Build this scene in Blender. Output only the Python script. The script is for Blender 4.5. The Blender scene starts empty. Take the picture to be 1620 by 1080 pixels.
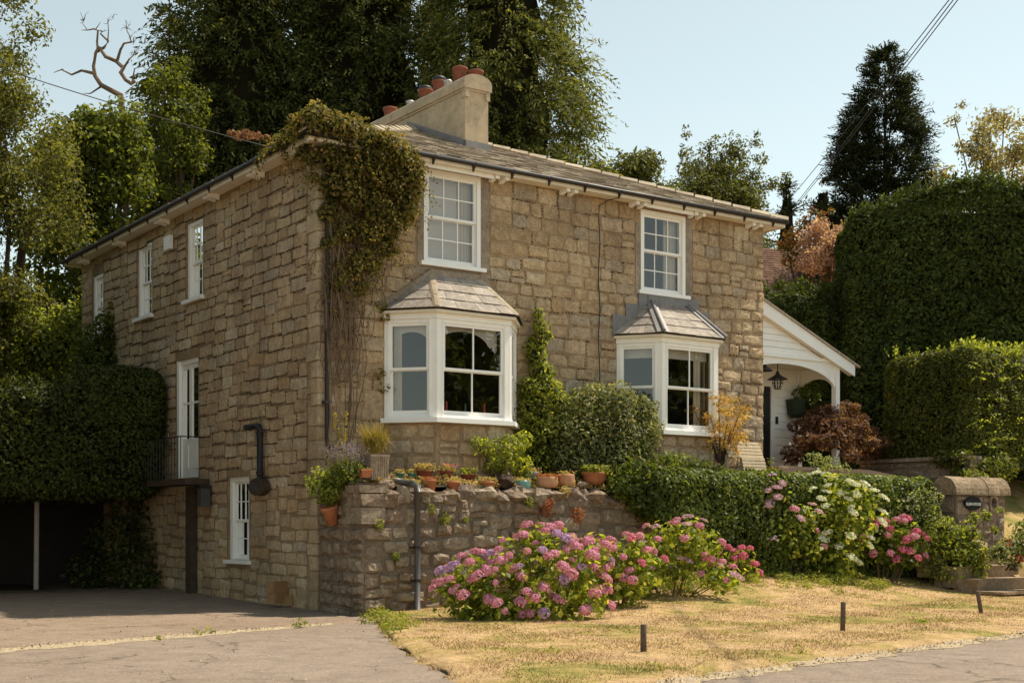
import bpy, math, random
import numpy as np

# ------------------------------------------------------------------ camera, light, exposure
scene = bpy.context.scene
COL = scene.collection
R = math.radians

cam_data = bpy.data.cameras.new("camera")
cam = bpy.data.objects.new("camera", cam_data)
COL.objects.link(cam)
cam.location = (0, 0, 1.5)
cam.rotation_euler = (R(90), 0, 0)
cam_data.sensor_width = 36.0
cam_data.lens = 47.18
cam_data.shift_y = 0.1809
cam_data.clip_start = 0.1
cam_data.clip_end = 2000
scene.camera = cam

SUN_AZ = math.atan2(0.893, 0.45)          # clockwise from +Y
SUN_EL = R(61)
world = bpy.data.worlds.new("World")
scene.world = world
world.use_nodes = True
wn = world.node_tree.nodes
wl = world.node_tree.links
bg = wn["Background"]
sky = wn.new("ShaderNodeTexSky")
sky.sky_type = 'NISHITA'
sky.sun_disc = False
sky.sun_elevation = SUN_EL
sky.sun_rotation = SUN_AZ
sky.air_density = 1.0
sky.dust_density = 0.6
sky.ozone_density = 1.0
hs = wn.new("ShaderNodeHueSaturation")
hs.inputs["Saturation"].default_value = 0.62
tint = wn.new("ShaderNodeMix")
tint.data_type = 'RGBA'
tint.blend_type = 'MULTIPLY'
tint.inputs[0].default_value = 1.0
tint.inputs[7].default_value = (0.85, 0.855, 0.71, 1)
wl.new(sky.outputs[0], hs.inputs["Color"])
wl.new(hs.outputs[0], tint.inputs[6])
wl.new(tint.outputs[2], bg.inputs["Color"])
bg.inputs["Strength"].default_value = 0.15

sun_data = bpy.data.lights.new("sun", 'SUN')
sun_data.energy = 4.3
sun_data.angle = R(0.55)
sun_data.color = (1.0, 0.89, 0.72)
sun = bpy.data.objects.new("sun", sun_data)
COL.objects.link(sun)
sdir = (math.cos(SUN_EL) * math.sin(SUN_AZ), math.cos(SUN_EL) * math.cos(SUN_AZ), math.sin(SUN_EL))
from mathutils import Vector
sun.rotation_euler = Vector(sdir).to_track_quat('Z', 'Y').to_euler()
sun.location = (30, 20, 40)

scene.view_settings.view_transform = 'Standard'
scene.view_settings.look = 'None'
scene.view_settings.exposure = 0.63
scene.view_settings.gamma = 1.0
scene.render.engine = 'CYCLES'
scene.cycles.max_bounces = 8
scene.cycles.transparent_max_bounces = 12

# ------------------------------------------------------------------ frame of the house
C1 = (-3.47, 24.0)
HR = math.atan2(0.579, 0.815)
CU, SU = math.cos(HR), math.sin(HR)
FPX, CPX, HPY, EYE = 2123.0, 810.0, 833.0, 1.5


def hw(u, w, z=0.0):
    """house frame (along the front, into the house, up) -> world"""
    return (C1[0] + u * CU - w * SU, C1[1] + u * SU + w * CU, z)


def front(px, py, w):
    """(u, z) of the point on the plane w behind the facade that lies on this photo pixel"""
    dx = (px - CPX) / FPX
    ox, oy = C1[0] - w * SU, C1[1] + w * CU
    # Z*(dx,1) = (ox,oy)+u*(CU,SU)
    u = (dx * oy - ox) / (CU - dx * SU)
    Z = oy + u * SU
    return u, EYE + (HPY - py) / FPX * Z


def at(px, py, Z):
    return ((px - CPX) / FPX * Z, Z, EYE + (HPY - py) / FPX * Z)


# ------------------------------------------------------------------ object helpers
def link(o, parent=None):
    COL.objects.link(o)
    if parent is not None:
        o.parent = parent
    return o


def tag(o, label=None, cat=None, group=None, kind=None):
    if label: o["label"] = label
    if cat: o["category"] = cat
    if group: o["group"] = group
    if kind: o["kind"] = kind
    return o


def thing(name, label, cat, loc=(0, 0, 0), rot=0.0, group=None):
    o = bpy.data.objects.new(name, None)
    o.empty_display_size = 0.2
    o.location = loc
    o.rotation_euler = (0, 0, rot)
    link(o)
    return tag(o, label, cat, group)


class MB:
    def __init__(self):
        self.v = []
        self.f = []

    def quad(self, a, b, c, d):
        n = len(self.v)
        self.v += [tuple(a), tuple(b), tuple(c), tuple(d)]
        self.f.append((n, n + 1, n + 2, n + 3))

    def tri(self, a, b, c):
        n = len(self.v)
        self.v += [tuple(a), tuple(b), tuple(c)]
        self.f.append((n, n + 1, n + 2))

    def box(self, x0, x1, y0, y1, z0, z1):
        return self.hexa([(x0, y0, z0), (x1, y0, z0), (x1, y1, z0), (x0, y1, z0),
                          (x0, y0, z1), (x1, y0, z1), (x1, y1, z1), (x0, y1, z1)])

    def hexa(self, p):
        n = len(self.v)
        self.v += [tuple(q) for q in p]
        for q in ((0, 3, 2, 1), (4, 5, 6, 7), (0, 1, 5, 4), (1, 2, 6, 5), (2, 3, 7, 6), (3, 0, 4, 7)):
            self.f.append(tuple(n + i for i in q))
        return self

    def prism(self, poly, off):
        """poly: list of 3d points, extruded by vector off"""
        n = len(self.v)
        k = len(poly)
        self.v += [tuple(q) for q in poly]
        self.v += [(q[0] + off[0], q[1] + off[1], q[2] + off[2]) for q in poly]
        self.f.append(tuple(n + i for i in range(k)))
        self.f.append(tuple(n + k + i for i in reversed(range(k))))
        for i in range(k):
            j = (i + 1) % k
            self.f.append((n + i, n + k + i, n + k + j, n + j))
        return self

    def tube(self, pts, r, n=8, cap=True):
        pts = [Vector(p) for p in pts]
        if not hasattr(r, '__len__'):
            r = [r] * len(pts)
        base = len(self.v)
        up = Vector((0.13, 0.21, 0.97))
        for i, p in enumerate(pts):
            t = (pts[min(i + 1, len(pts) - 1)] - pts[max(i - 1, 0)]).normalized()
            ref = up if abs(t.dot(up)) < 0.95 else Vector((1, 0.1, 0))
            a = t.cross(ref).normalized()
            b = t.cross(a)
            for k in range(n):
                q = 2 * math.pi * k / n
                self.v.append(tuple(p + a * (r[i] * math.cos(q)) + b * (r[i] * math.sin(q))))
        for i in range(len(pts) - 1):
            for k in range(n):
                k2 = (k + 1) % n
                self.f.append((base + i * n + k, base + i * n + k2, base + (i + 1) * n + k2, base + (i + 1) * n + k))
        if cap:
            self.f.append(tuple(base + k for k in range(n)))
            e = base + (len(pts) - 1) * n
            self.f.append(tuple(e + k for k in reversed(range(n))))
        return self

    def lathe(self, prof, n=20, c=(0, 0, 0), sx=1.0, sy=1.0):
        base = len(self.v)
        for (r, z) in prof:
            for k in range(n):
                q = 2 * math.pi * k / n
                self.v.append((c[0] + sx * r * math.cos(q), c[1] + sy * r * math.sin(q), c[2] + z))
        for i in range(len(prof) - 1):
            for k in range(n):
                k2 = (k + 1) % n
                self.f.append((base + i * n + k, base + i * n + k2, base + (i + 1) * n + k2, base + (i + 1) * n + k))
        return self

    def blob(self, c, rad, rng, seg=10, rings=6, amp=0.12):
        base = len(self.v)
        for i in range(rings + 1):
            th = math.pi * i / rings
            for k in range(seg):
                ph = 2 * math.pi * k / seg
                m = 1 + rng.uniform(-amp, amp)
                self.v.append((c[0] + rad[0] * m * math.sin(th) * math.cos(ph),
                               c[1] + rad[1] * m * math.sin(th) * math.sin(ph),
                               c[2] + rad[2] * m * math.cos(th)))
        for i in range(rings):
            for k in range(seg):
                k2 = (k + 1) % seg
                self.f.append((base + i * seg + k, base + (i + 1) * seg + k, base + (i + 1) * seg + k2, base + i * seg + k2))
        return self

    def mesh(self, name, mat, smooth=False):
        me = bpy.data.meshes.new(name)
        me.from_pydata(self.v, [], self.f)
        if mat is not None:
            me.materials.append(mat)
        if smooth:
            me.polygons.foreach_set("use_smooth", [True] * len(me.polygons))
        me.update()
        return me

    def build(self, name, mat, parent=None, smooth=False, loc=None):
        o = bpy.data.objects.new(name, self.mesh(name, mat, smooth))
        if loc is not None:
            o.location = loc
        return link(o, parent)


class Pl:
    """a wall plane: along A, outward N, up"""
    def __init__(self, O, A, N):
        self.O, self.A, self.N = Vector(O), Vector(A), Vector(N)

    def p(self, a, d, z):
        q = self.O + self.A * a + self.N * d
        return (q.x, q.y, q.z + z)

    def box(self, mb, a0, a1, d0, d1, z0, z1):
        P = self.p
        mb.hexa([P(a0, d0, z0), P(a1, d0, z0), P(a1, d1, z0), P(a0, d1, z0),
                 P(a0, d0, z1), P(a1, d0, z1), P(a1, d1, z1), P(a0, d1, z1)])


def np_mesh(name, verts, nper, mat, smooth=False):
    """verts (N*nper,3) -> N separate polygons of nper corners"""
    me = bpy.data.meshes.new(name)
    nv = len(verts)
    n = nv // nper
    me.vertices.add(nv)
    me.vertices.foreach_set("co", np.ascontiguousarray(verts, dtype=np.float32).ravel())
    me.loops.add(nv)
    me.loops.foreach_set("vertex_index", np.arange(nv, dtype=np.int32))
    me.polygons.add(n)
    me.polygons.foreach_set("loop_start", np.arange(0, nv, nper, dtype=np.int32))
    me.polygons.foreach_set("loop_total", np.full(n, nper, dtype=np.int32))
    me.materials.append(mat)
    me.update(calc_edges=True)
    return me


def norm(a):
    return a / np.maximum(np.linalg.norm(a, axis=-1, keepdims=True), 1e-9)


def leaf_verts(rs, C, N, L, W, A=None, fold=0.18):
    n = len(C)
    if A is None:
        A = rs.normal(size=(n, 3))
    N = norm(N)
    A = A - N * (A * N).sum(1, keepdims=True)
    A = norm(A)
    B = np.cross(N, A)
    L = np.broadcast_to(np.asarray(L, dtype=float), (n,))[:, None]
    W = np.broadcast_to(np.asarray(W, dtype=float), (n,))[:, None]
    up = N * W * fold
    v = np.stack([C - A * L * .5, C + B * W * .5 + up - A * L * .05, C + A * L * .5, C - B * W * .5 + up - A * L * .05], axis=1)
    return v.reshape(-1, 3)


def leaves(name, V, mat, parent=None, kind=None):
    if isinstance(V, list):
        V = np.concatenate(V)
    o = bpy.data.objects.new(name, np_mesh(name, V, 4, mat))
    link(o, parent)
    if kind: o["kind"] = kind
    return o


def lump(P, s, seed=0.0):
    x, y, z = P[:, 0] * s + seed, P[:, 1] * s + seed * 1.7, P[:, 2] * s + seed * 0.6
    return (np.sin(x * 1.3 + np.sin(y * 1.7)) + np.sin(y * 1.1 + np.sin(z * 2.1 + x)) + np.sin(z * 1.4 + np.sin(x * 1.9 - y))) / 3.0


def blob_leaves(rs, blobs, per, L, W, up=0.35, rnd=0.7, shell=0.55, Lvar=0.3, squash=0.85, A=None, density='area'):
    """blobs: (x,y,z,r) ; per = leaves per unit r^2"""
    out = []
    for (x, y, z, r) in blobs:
        n = max(6, int(per * r * r))
        d = norm(rs.normal(size=(n, 3)))
        rad = r * (shell + (1.08 - shell) * rs.random((n, 1)) ** 0.7)
        P = d * rad * np.array([1, 1, squash]) + np.array([x, y, z])
        P += d * (r * 0.22 * lump(P, 3.5 / max(r, .2), x)[:, None])
        N = d + np.array([0, 0, up]) + rs.normal(size=(n, 3)) * rnd
        l = L * (1 + rs.uniform(-Lvar, Lvar, n))
        out.append(leaf_verts(rs, P, N, l, l * (W / L), A=None))
    return np.concatenate(out)


def rbox_leaves(rs, b, r, n, L, W, bump=0.06, inset=0.12, up=0.25, rnd=0.6, faces=(1, 1, 1, 1, 1, 0), Lvar=.35, bs=1.6):
    """leaves over a rounded box b=(x0,x1,y0,y1,z0,z1); faces weights: -x,+x,-y,+y,top,bottom"""
    x0, x1, y0, y1, z0, z1 = b
    dx, dy, dz = x1 - x0, y1 - y0, z1 - z0
    ar = np.array([dy * dz, dy * dz, dx * dz, dx * dz, dx * dy, dx * dy]) * np.array(faces, float)
    ar /= ar.sum()
    f = rs.choice(6, size=n, p=ar)
    P = rs.random((n, 3)) * np.array([dx, dy, dz]) + np.array([x0, y0, z0])
    P[f == 0, 0] = x0; P[f == 1, 0] = x1
    P[f == 2, 1] = y0; P[f == 3, 1] = y1
    P[f == 4, 2] = z1; P[f == 5, 2] = z0
    lo = np.array([x0 + r, y0 + r, z0 + (r if faces[5] else 0)])
    hi = np.array([x1 - r, y1 - r, z1 - r])
    q = np.clip(P, lo, hi)
    d = P - q
    ln = np.linalg.norm(d, axis=1, keepdims=True)
    d = np.where(ln > 1e-6, d / np.maximum(ln, 1e-6), np.array([0, 0, 1.0]))
    P = q + d * r
    P = P + d * (bump * lump(P, bs, x0)[:, None] + bump * .6 * lump(P, bs * 3.1, y0)[:, None] - inset * rs.random((n, 1)) ** 1.5)
    N = d + np.array([0, 0, up]) + rs.normal(size=(n, 3)) * rnd
    l = L * (1 + rs.uniform(-Lvar, Lvar, n))
    return leaf_verts(rs, P, N, l, l * (W / L))


def spray_verts(rs, O, D, K, length, leafL, leafW, droop=0.6, splay=0.7, lenvar=.35):
    """sprays of K leaflets along curves leaving O in direction D and drooping"""
    n = len(O)
    s = (np.arange(K) + .5) / K
    ln = length * (1 + rs.uniform(-lenvar, lenvar, n))
    t = s[None, :, None]
    P = O[:, None, :] + D[:, None, :] * ln[:, None, None] * t + np.array([0, 0, -1.0]) * (droop * ln[:, None, None] * t ** 2)
    T = norm(D[:, None, :] + np.array([0, 0, -2.0]) * droop * t)
    T = np.broadcast_to(T, P.shape)
    side = norm(np.cross(T, rs.normal(size=(n, 1, 3)) * .5 + np.array([0, 0, 1.0])))
    sg = np.where(np.arange(K) % 2 == 0, 1.0, -1.0)[None, :, None]
    A = T + side * sg * splay + rs.normal(size=P.shape) * .18
    N = np.cross(T, side) + rs.normal(size=P.shape) * .45
    P = P + side * sg * leafL * .35
    m = n * K
    l = leafL * (1 + rs.uniform(-.3, .3, m))
    return leaf_verts(rs, P.reshape(m, 3), N.reshape(m, 3), l, l * (leafW / leafL), A=A.reshape(m, 3))


# ------------------------------------------------------------------ materials
def new_mat(name):
    m = bpy.data.materials.new(name)
    m.use_nodes = True
    nt = m.node_tree
    return m, nt, nt.nodes["Principled BSDF"], nt.nodes["Material Output"]


def ramp(nt, fac, stops, interp='LINEAR'):
    r = nt.nodes.new("ShaderNodeValToRGB")
    r.color_ramp.interpolation = interp
    els = r.color_ramp.elements
    while len(els) < len(stops):
        els.new(0.5)
    for e, (p, c) in zip(els, stops):
        e.position = p
        e.color = (c[0], c[1], c[2], 1) if hasattr(c, '__len__') else (c, c, c, 1)
    if fac is not None:
        nt.links.new(fac, r.inputs[0])
    return r.outputs[0]


def noise(nt, scale, detail=4, rough=0.6, dist=0.0, coord='Object', stretch=None):
    n = nt.nodes.new("ShaderNodeTexNoise")
    n.inputs["Scale"].default_value = scale
    n.inputs["Detail"].default_value = detail
    n.inputs["Roughness"].default_value = rough
    n.inputs["Distortion"].default_value = dist
    tc = nt.nodes.new("ShaderNodeTexCoord")
    src = tc.outputs[coord]
    if stretch:
        mp = nt.nodes.new("ShaderNodeMapping")
        mp.inputs["Scale"].default_value = stretch
        nt.links.new(src, mp.inputs[0])
        src = mp.outputs[0]
    nt.links.new(src, n.inputs["Vector"])
    return n.outputs["Fac"]


def mix(nt, a, b, fac, blend='MIX'):
    m = nt.nodes.new("ShaderNodeMix")
    m.data_type = 'RGBA'
    m.blend_type = blend
    for sock, val in ((m.inputs[0], fac), (m.inputs[6], a), (m.inputs[7], b)):
        if hasattr(val, 'is_linked') or hasattr(val, 'links'):
            nt.links.new(val, sock)
        elif hasattr(val, '__len__'):
            sock.default_value = (val[0], val[1], val[2], 1)
        else:
            sock.default_value = val if sock == m.inputs[0] else (val, val, val, 1)
    return m.outputs[2]


def math_n(nt, op, a, b=None):
    m = nt.nodes.new("ShaderNodeMath")
    m.operation = op
    for i, v in enumerate((a, b)):
        if v is None: continue
        if hasattr(v, 'links'):
            nt.links.new(v, m.inputs[i])
        else:
            m.inputs[i].default_value = v
    return m.outputs[0]


def rnd_value(nt):
    g = nt.nodes.new("ShaderNodeNewGeometry")
    oi = nt.nodes.new("ShaderNodeObjectInfo")
    return math_n(nt, 'FRACT', math_n(nt, 'ADD', g.outputs["Random Per Island"], oi.outputs["Random"]))


def bump(nt, bsdf, h, strength=0.4, dist=0.02):
    b = nt.nodes.new("ShaderNodeBump")
    b.inputs["Strength"].default_value = strength
    b.inputs["Distance"].default_value = dist
    nt.links.new(h, b.inputs["Height"])
    nt.links.new(b.outputs[0], bsdf.inputs["Normal"])


def stone_mat(name, stops, scale=9.0, strength=0.7, dist=0.03, lo=.62, hi=1.18, rough=.95, lichen=None, streak=True, pits=False):
    m, nt, b, out = new_mat(name)
    c = ramp(nt, rnd_value(nt), stops)
    n1 = noise(nt, scale, 6, .65, .4)
    n2 = noise(nt, scale * 3.4, 6, .8)
    c = mix(nt, c, ramp(nt, n1, [(.25, lo), (.75, hi)]), 1.0, 'MULTIPLY')
    c = mix(nt, c, ramp(nt, n2, [(.30, .45), (.42, .86), (.7, 1.22)]), 1.0, 'MULTIPLY')
    if pits:
        pv = noise(nt, scale * 7.5, 2, .5)
        c = mix(nt, c, ramp(nt, pv, [(.30, .35), (.36, 1.0), (.64, 1.0), (.72, 1.3)]), 1.0, 'MULTIPLY')
    if streak:
        n3 = noise(nt, 1.1, 5, .6, .3, stretch=(1, 1, .5))
        c = mix(nt, c, ramp(nt, n3, [(.35, (.72, .68, .66)), (.6, (1.05, 1.03, 1.0))]), 1.0, 'MULTIPLY')
    if lichen:
        n4 = noise(nt, 5.0, 6, .75, .6)
        c = mix(nt, c, lichen, ramp(nt, n4, [(.56, 0), (.7, .8)]))
    nt.links.new(c, b.inputs["Base Color"])
    b.inputs["Roughness"].default_value = rough
    b.inputs["Specular IOR Level"].default_value = .2
    h = math_n(nt, 'ADD', n1, math_n(nt, 'MULTIPLY', n2, .35))
    bump(nt, b, h, strength, dist)
    return m


def plain_mat(name, col, rough=.6, spec=.4, var=.15, scale=6, bstr=0.0, metal=0.0, wear=None, wearlim=(.6, .72)):
    m, nt, b, out = new_mat(name)
    n1 = noise(nt, scale, 5, .6, .2)
    c = mix(nt, col, ramp(nt, n1, [(.25, 1 - var), (.75, 1 + var * .5)]), 1.0, 'MULTIPLY')
    if wear:
        c = mix(nt, c, wear, ramp(nt, noise(nt, scale * 3, 6, .75, .8), [(wearlim[0], 0), (wearlim[1], 1)]))
    nt.links.new(c, b.inputs["Base Color"])
    b.inputs["Roughness"].default_value = rough
    b.inputs["Specular IOR Level"].default_value = spec
    b.inputs["Metallic"].default_value = metal
    if bstr:
        bump(nt, b, noise(nt, scale * 5, 4, .6), bstr, .01)
    return m


def leaf_mat(name, stops, trans=.35, rough=.5, spec=.35, patch=None, gain=1.35):
    m, nt, b, out = new_mat(name)
    stops = [(p, tuple(min(.85, k * gain) for k in c)) for (p, c) in stops]
    rough, spec = rough + .12, spec * .45
    c = ramp(nt, rnd_value(nt), stops)
    n1 = noise(nt, .9, 3, .6)
    c = mix(nt, c, ramp(nt, n1, [(.3, .7), (.7, 1.25)]), 1.0, 'MULTIPLY')
    if patch:
        c = mix(nt, c, patch, ramp(nt, noise(nt, 1.7, 4, .7), [(.55, 0), (.7, .8)]))
    nt.links.new(c, b.inputs["Base Color"])
    b.inputs["Roughness"].default_value = rough
    b.inputs["Specular IOR Level"].default_value = spec
    t = nt.nodes.new("ShaderNodeBsdfTranslucent")
    tc = mix(nt, c, (1.5, 1.45, .6), 1.0, 'MULTIPLY')
    nt.links.new(tc, t.inputs["Color"])
    ms = nt.nodes.new("ShaderNodeMixShader")
    ms.inputs[0].default_value = trans
    nt.links.new(b.outputs[0], ms.inputs[1])
    nt.links.new(t.outputs[0], ms.inputs[2])
    nt.links.new(ms.outputs[0], out.inputs["Surface"])
    return m


M = {}
STONE = [(0, (.50, .365, .225)), (.2, (.60, .455, .295)), (.4, (.63, .49, .325)), (.55, (.55, .405, .25)), (.7, (.52, .44, .335)),
         (.82, (.60, .415, .23)), (.92, (.68, .57, .42)), (1, (.48, .35, .215))]
M['stone'] = stone_mat("sandstone", STONE, 8, 1.0, .05, .58, 1.22, pits=True)
M['stone_side'] = stone_mat("sandstone_side", STONE, 8, 1.0, .03, pits=True)
M['quoin'] = stone_mat("pale_sandstone", [(0, (.52, .40, .26)), (.5, (.60, .49, .345)), (1, (.46, .34, .205))], 7, .7, .025)
M['mortar'] = stone_mat("lime_mortar", [(0, (.40, .29, .185)), (1, (.40, .29, .185))], 5, .8, .02)
M['cement'] = stone_mat("grey_cement", [(0, (.36, .30, .235)), (1, (.36, .30, .235))], 4, .5, .01)
M['mortar_dark'] = stone_mat("weathered_mortar", [(0, (.33, .24, .15)), (1, (.33, .24, .15))], 5, .8, .02)
M['gallet'] = plain_mat("ironstone_chip", (.055, .035, .025), .9, .2)
RUB = [(0, (.33, .245, .18)), (.25, (.40, .315, .235)), (.5, (.29, .215, .165)), (.7, (.46, .38, .29)), (.85, (.35, .25, .18)), (1, (.27, .21, .165))]
M['rubble'] = stone_mat("rubble_stone", RUB, 8, 1.0, .06, .5, 1.3, lichen=(.50, .44, .34), pits=True)
M['rubble_mortar'] = stone_mat("rubble_mortar", [(0, (.25, .19, .14)), (1, (.25, .19, .14))], 6, 1.0, .03)
M['slate'] = stone_mat("slate", [(0, (.36, .305, .24)), (.4, (.46, .395, .31)), (.7, (.29, .245, .20)), (1, (.53, .455, .36))], 10, .5, .01, .6, 1.2, .8, lichen=(.44, .38, .27))
M['slate_bay'] = stone_mat("bay_slate", [(0, (.31, .27, .235)), (.4, (.41, .365, .32)), (1, (.26, .235, .21))], 9, .6, .01, .5, 1.25, .75, lichen=(.50, .43, .34))
M['hip'] = stone_mat("hip_tile", [(0, (.36, .30, .22)), (1, (.46, .39, .29))], 10, .5, .01, .7, 1.15, .85)
M['lead'] = plain_mat("lead", (.20, .19, .19), .55, .5, .25, 5)
M['white'] = plain_mat("white_paint", (.91, .895, .865), .45, .4, .06, 4, wear=(.40, .34, .26), wearlim=(.66, .80))
M['cream'] = plain_mat("cream_paint", (.80, .72, .59), .55, .3, .1, 5, wear=(.4, .33, .24), wearlim=(.66, .78))
M['gutter'] = plain_mat("black_gutter", (.03, .025, .024), .5, .4, .2, 5)
M['iron'] = plain_mat("black_iron", (.022, .02, .02), .5, .4, .2, 8)
M['plastic_grey'] = plain_mat("grey_plastic", (.085, .08, .08), .45, .4, .2, 6)
M['render'] = plain_mat("chimney_render", (.50, .39, .265), .9, .2, .28, 2.2, .3, wear=(.27, .225, .165), wearlim=(.52, .7))
M['terracotta'] = plain_mat("terracotta", (.44, .17, .085), .85, .2, .3, 9, .15, wear=(.5, .33, .22), wearlim=(.58, .78))
M['terracotta_dark'] = plain_mat("dark_terracotta", (.24, .07, .04), .8, .25, .3, 9, .1)
M['terracotta_pale'] = plain_mat("pale_terracotta", (.52, .27, .15), .85, .2, .2, 9, .1)
M['pot_red'] = plain_mat("chimney_clay", (.24, .085, .055), .85, .2, .3, 7, .1, wear=(.16, .07, .05))
M['teal'] = plain_mat("teal_glaze", (.13, .29, .26), .3, .5, .15, 8)
M['green_glaze'] = plain_mat("green_glaze", (.04, .17, .14), .4, .5, .2, 8)
M['bark'] = stone_mat("bark", [(0, (.10, .07, .048)), (1, (.16, .115, .08))], 14, .9, .03, .5, 1.2)
M['deadwood'] = stone_mat("dead_wood", [(0, (.22, .16, .12)), (1, (.27, .2, .15))], 12, .8, .02, .6, 1.2)
M['vine'] = stone_mat("dry_vine", [(0, (.15, .10, .066)), (1, (.25, .18, .125))], 14, .5, .01)
M['timber'] = plain_mat("weathered_timber", (.50, .40, .27), .8, .2, .25, 12, .2)
M['post'] = plain_mat("verge_post", (.125, .09, .068), .85, .2, .35, 12, .3)
M['cardboard'] = plain_mat("cardboard", (.36, .21, .105), .9, .1, .15, 6)
M['soil'] = plain_mat("soil", (.07, .05, .035), .95, .1, .3, 20, .4)
M['metal'] = plain_mat("galvanised", (.5, .5, .5), .4, .5, .1, 6, metal=.7)
M['cable'] = plain_mat("cable", (.03, .028, .026), .6, .3)
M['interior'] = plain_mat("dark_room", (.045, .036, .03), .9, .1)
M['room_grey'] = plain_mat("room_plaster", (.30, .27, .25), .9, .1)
M['blind'] = plain_mat("roller_blind", (.62, .57, .53), .9, .1, .06, 2)
M['curtain'] = plain_mat("curtain", (.62, .55, .46), .9, .1, .1, 3)
M['door_black'] = plain_mat("black_door_paint", (.018, .017, .018), .35, .5)
M['old_timber'] = plain_mat("old_timber", (.085, .06, .042), .9, .15, .35, 7, .3)
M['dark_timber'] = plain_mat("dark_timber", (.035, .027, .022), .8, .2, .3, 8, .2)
M['candle'] = plain_mat("candle_wax", (.55, .09, .05), .5, .3)
M['bottle'] = plain_mat("bottle_glass", (.10, .16, .14), .1, .6)
M['step'] = stone_mat("step_stone", [(0, (.30, .22, .15)), (1, (.40, .31, .22))], 8, .7, .02, .6, 1.2, lichen=(.42, .37, .29))
M['coping_rough'] = stone_mat("rough_coping", [(0, (.33, .25, .165)), (1, (.45, .35, .24))], 6, 1.0, .09, .45, 1.3, lichen=(.5, .45, .34))
M['planter'] = stone_mat("cast_stone", [(0, (.42, .33, .24)), (1, (.45, .36, .27))], 14, .9, .02)
M['tile'] = stone_mat("clay_roof_tile", [(0, (.17, .095, .065)), (.5, (.23, .135, .095)), (1, (.20, .11, .08))], 6, .5, .01)
M['sign'] = plain_mat("sign_enamel", (.012, .012, .013), .7, .15)
M['letter'] = plain_mat("sign_letters", (.7, .7, .68), .5, .3)

# glass
m, nt, b, out = new_mat("window_glass")
nt.nodes.remove(b)
tr = nt.nodes.new("ShaderNodeBsdfTransparent")
tr.inputs[0].default_value = (.93, .94, .93, 1)
gl = nt.nodes.new("ShaderNodeBsdfGlossy")
gl.inputs["Roughness"].default_value = 0.012
gl.inputs["Color"].default_value = (.95, .95, .95, 1)
lw = nt.nodes.new("ShaderNodeLayerWeight")
lw.inputs[0].default_value = .22
bn = nt.nodes.new("ShaderNodeBump")
bn.inputs["Strength"].default_value = .03
bn.inputs["Distance"].default_value = .05
nt.links.new(noise(nt, 2.2, 2, .5), bn.inputs["Height"])
nt.links.new(bn.outputs[0], gl.inputs["Normal"])
mx = nt.nodes.new("ShaderNodeMixShader")
nt.links.new(math_n(nt, 'MAXIMUM', lw.outputs["Fresnel"], .085), mx.inputs[0])
nt.links.new(tr.outputs[0], mx.inputs[1])
nt.links.new(gl.outputs[0], mx.inputs[2])
nt.links.new(mx.outputs[0], out.inputs["Surface"])
M['glass'] = m

# ground
m, nt, b, out = new_mat("asphalt")
n1 = noise(nt, .35, 5, .6, .4)
n2 = noise(nt, 30, 5, .85)
n3 = noise(nt, 2.6, 6, .75, .5)
c = ramp(nt, n1, [(.3, (.213, .154, .110)), (.7, (.262, .197, .146))])
c = mix(nt, c, ramp(nt, n2, [(.3, .5), (.5, 1.0), (.7, 1.5)]), 1.0, 'MULTIPLY')
c = mix(nt, c, ramp(nt, n3, [(.3, .72), (.5, 1.0), (.7, 1.15)]), 1.0, 'MULTIPLY')
vo = nt.nodes.new("ShaderNodeTexVoronoi")
vo.feature = 'DISTANCE_TO_EDGE'
vo.inputs["Scale"].default_value = .38
tc = nt.nodes.new("ShaderNodeTexCoord")
ad = nt.nodes.new("ShaderNodeVectorMath")
ad.operation = 'MULTIPLY_ADD'
nz = nt.nodes.new("ShaderNodeTexNoise")
nz.inputs["Scale"].default_value = 1.4
nz.inputs["Detail"].default_value = 6
nt.links.new(tc.outputs["Object"], nz.inputs["Vector"])
nt.links.new(nz.outputs["Color"], ad.inputs[0])
ad.inputs[1].default_value = (1.2, 1.2, 0)
nt.links.new(tc.outputs["Object"], ad.inputs[2])
nt.links.new(ad.outputs[0], vo.inputs["Vector"])
crk = ramp(nt, vo.outputs["Distance"], [(.0, 1.0), (.010, .0)])
crk = mix(nt, 0.0, crk, ramp(nt, noise(nt, .5, 3, .6), [(.42, 0), (.52, 1)]))
c = mix(nt, c, (.09, .07, .05), crk)
nt.links.new(c, b.inputs["Base Color"])
b.inputs["Roughness"].default_value = .9
b.inputs["Specular IOR Level"].default_value = .2
bump(nt, b, math_n(nt, 'ADD', n2, n3), .5, .01)
M['asphalt'] = m
M['road'] = m.copy()
M['road'].name = "road_asphalt"
for nd in M['road'].node_tree.nodes:
    if nd.type == 'VALTORGB' and abs(nd.color_ramp.elements[0].color[0] - .213) < .001:
        nd.color_ramp.elements[0].color = (.205, .157, .119, 1)
        nd.color_ramp.elements[1].color = (.245, .195, .155, 1)


def lawn_color(nt):
    n1 = noise(nt, .6, 7, .72, .8)
    n2 = noise(nt, 3.5, 6, .75, .4)
    n3 = noise(nt, 22, 5, .85)
    c = ramp(nt, n1, [(.24, (.35, .23, .125)), (.36, (.45, .31, .17)), (.46, (.56, .40, .225)), (.52, (.47, .34, .16)), (.58, (.36, .30, .11)), (.67, (.21, .225, .06))])
    c = mix(nt, c, ramp(nt, n2, [(.3, (.62, .60, .56)), (.65, (1.14, 1.1, 1.05))]), 1.0, 'MULTIPLY')
    c = mix(nt, c, ramp(nt, n3, [(.3, .72), (.7, 1.15)]), 1.0, 'MULTIPLY')
    return c, n3


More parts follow.
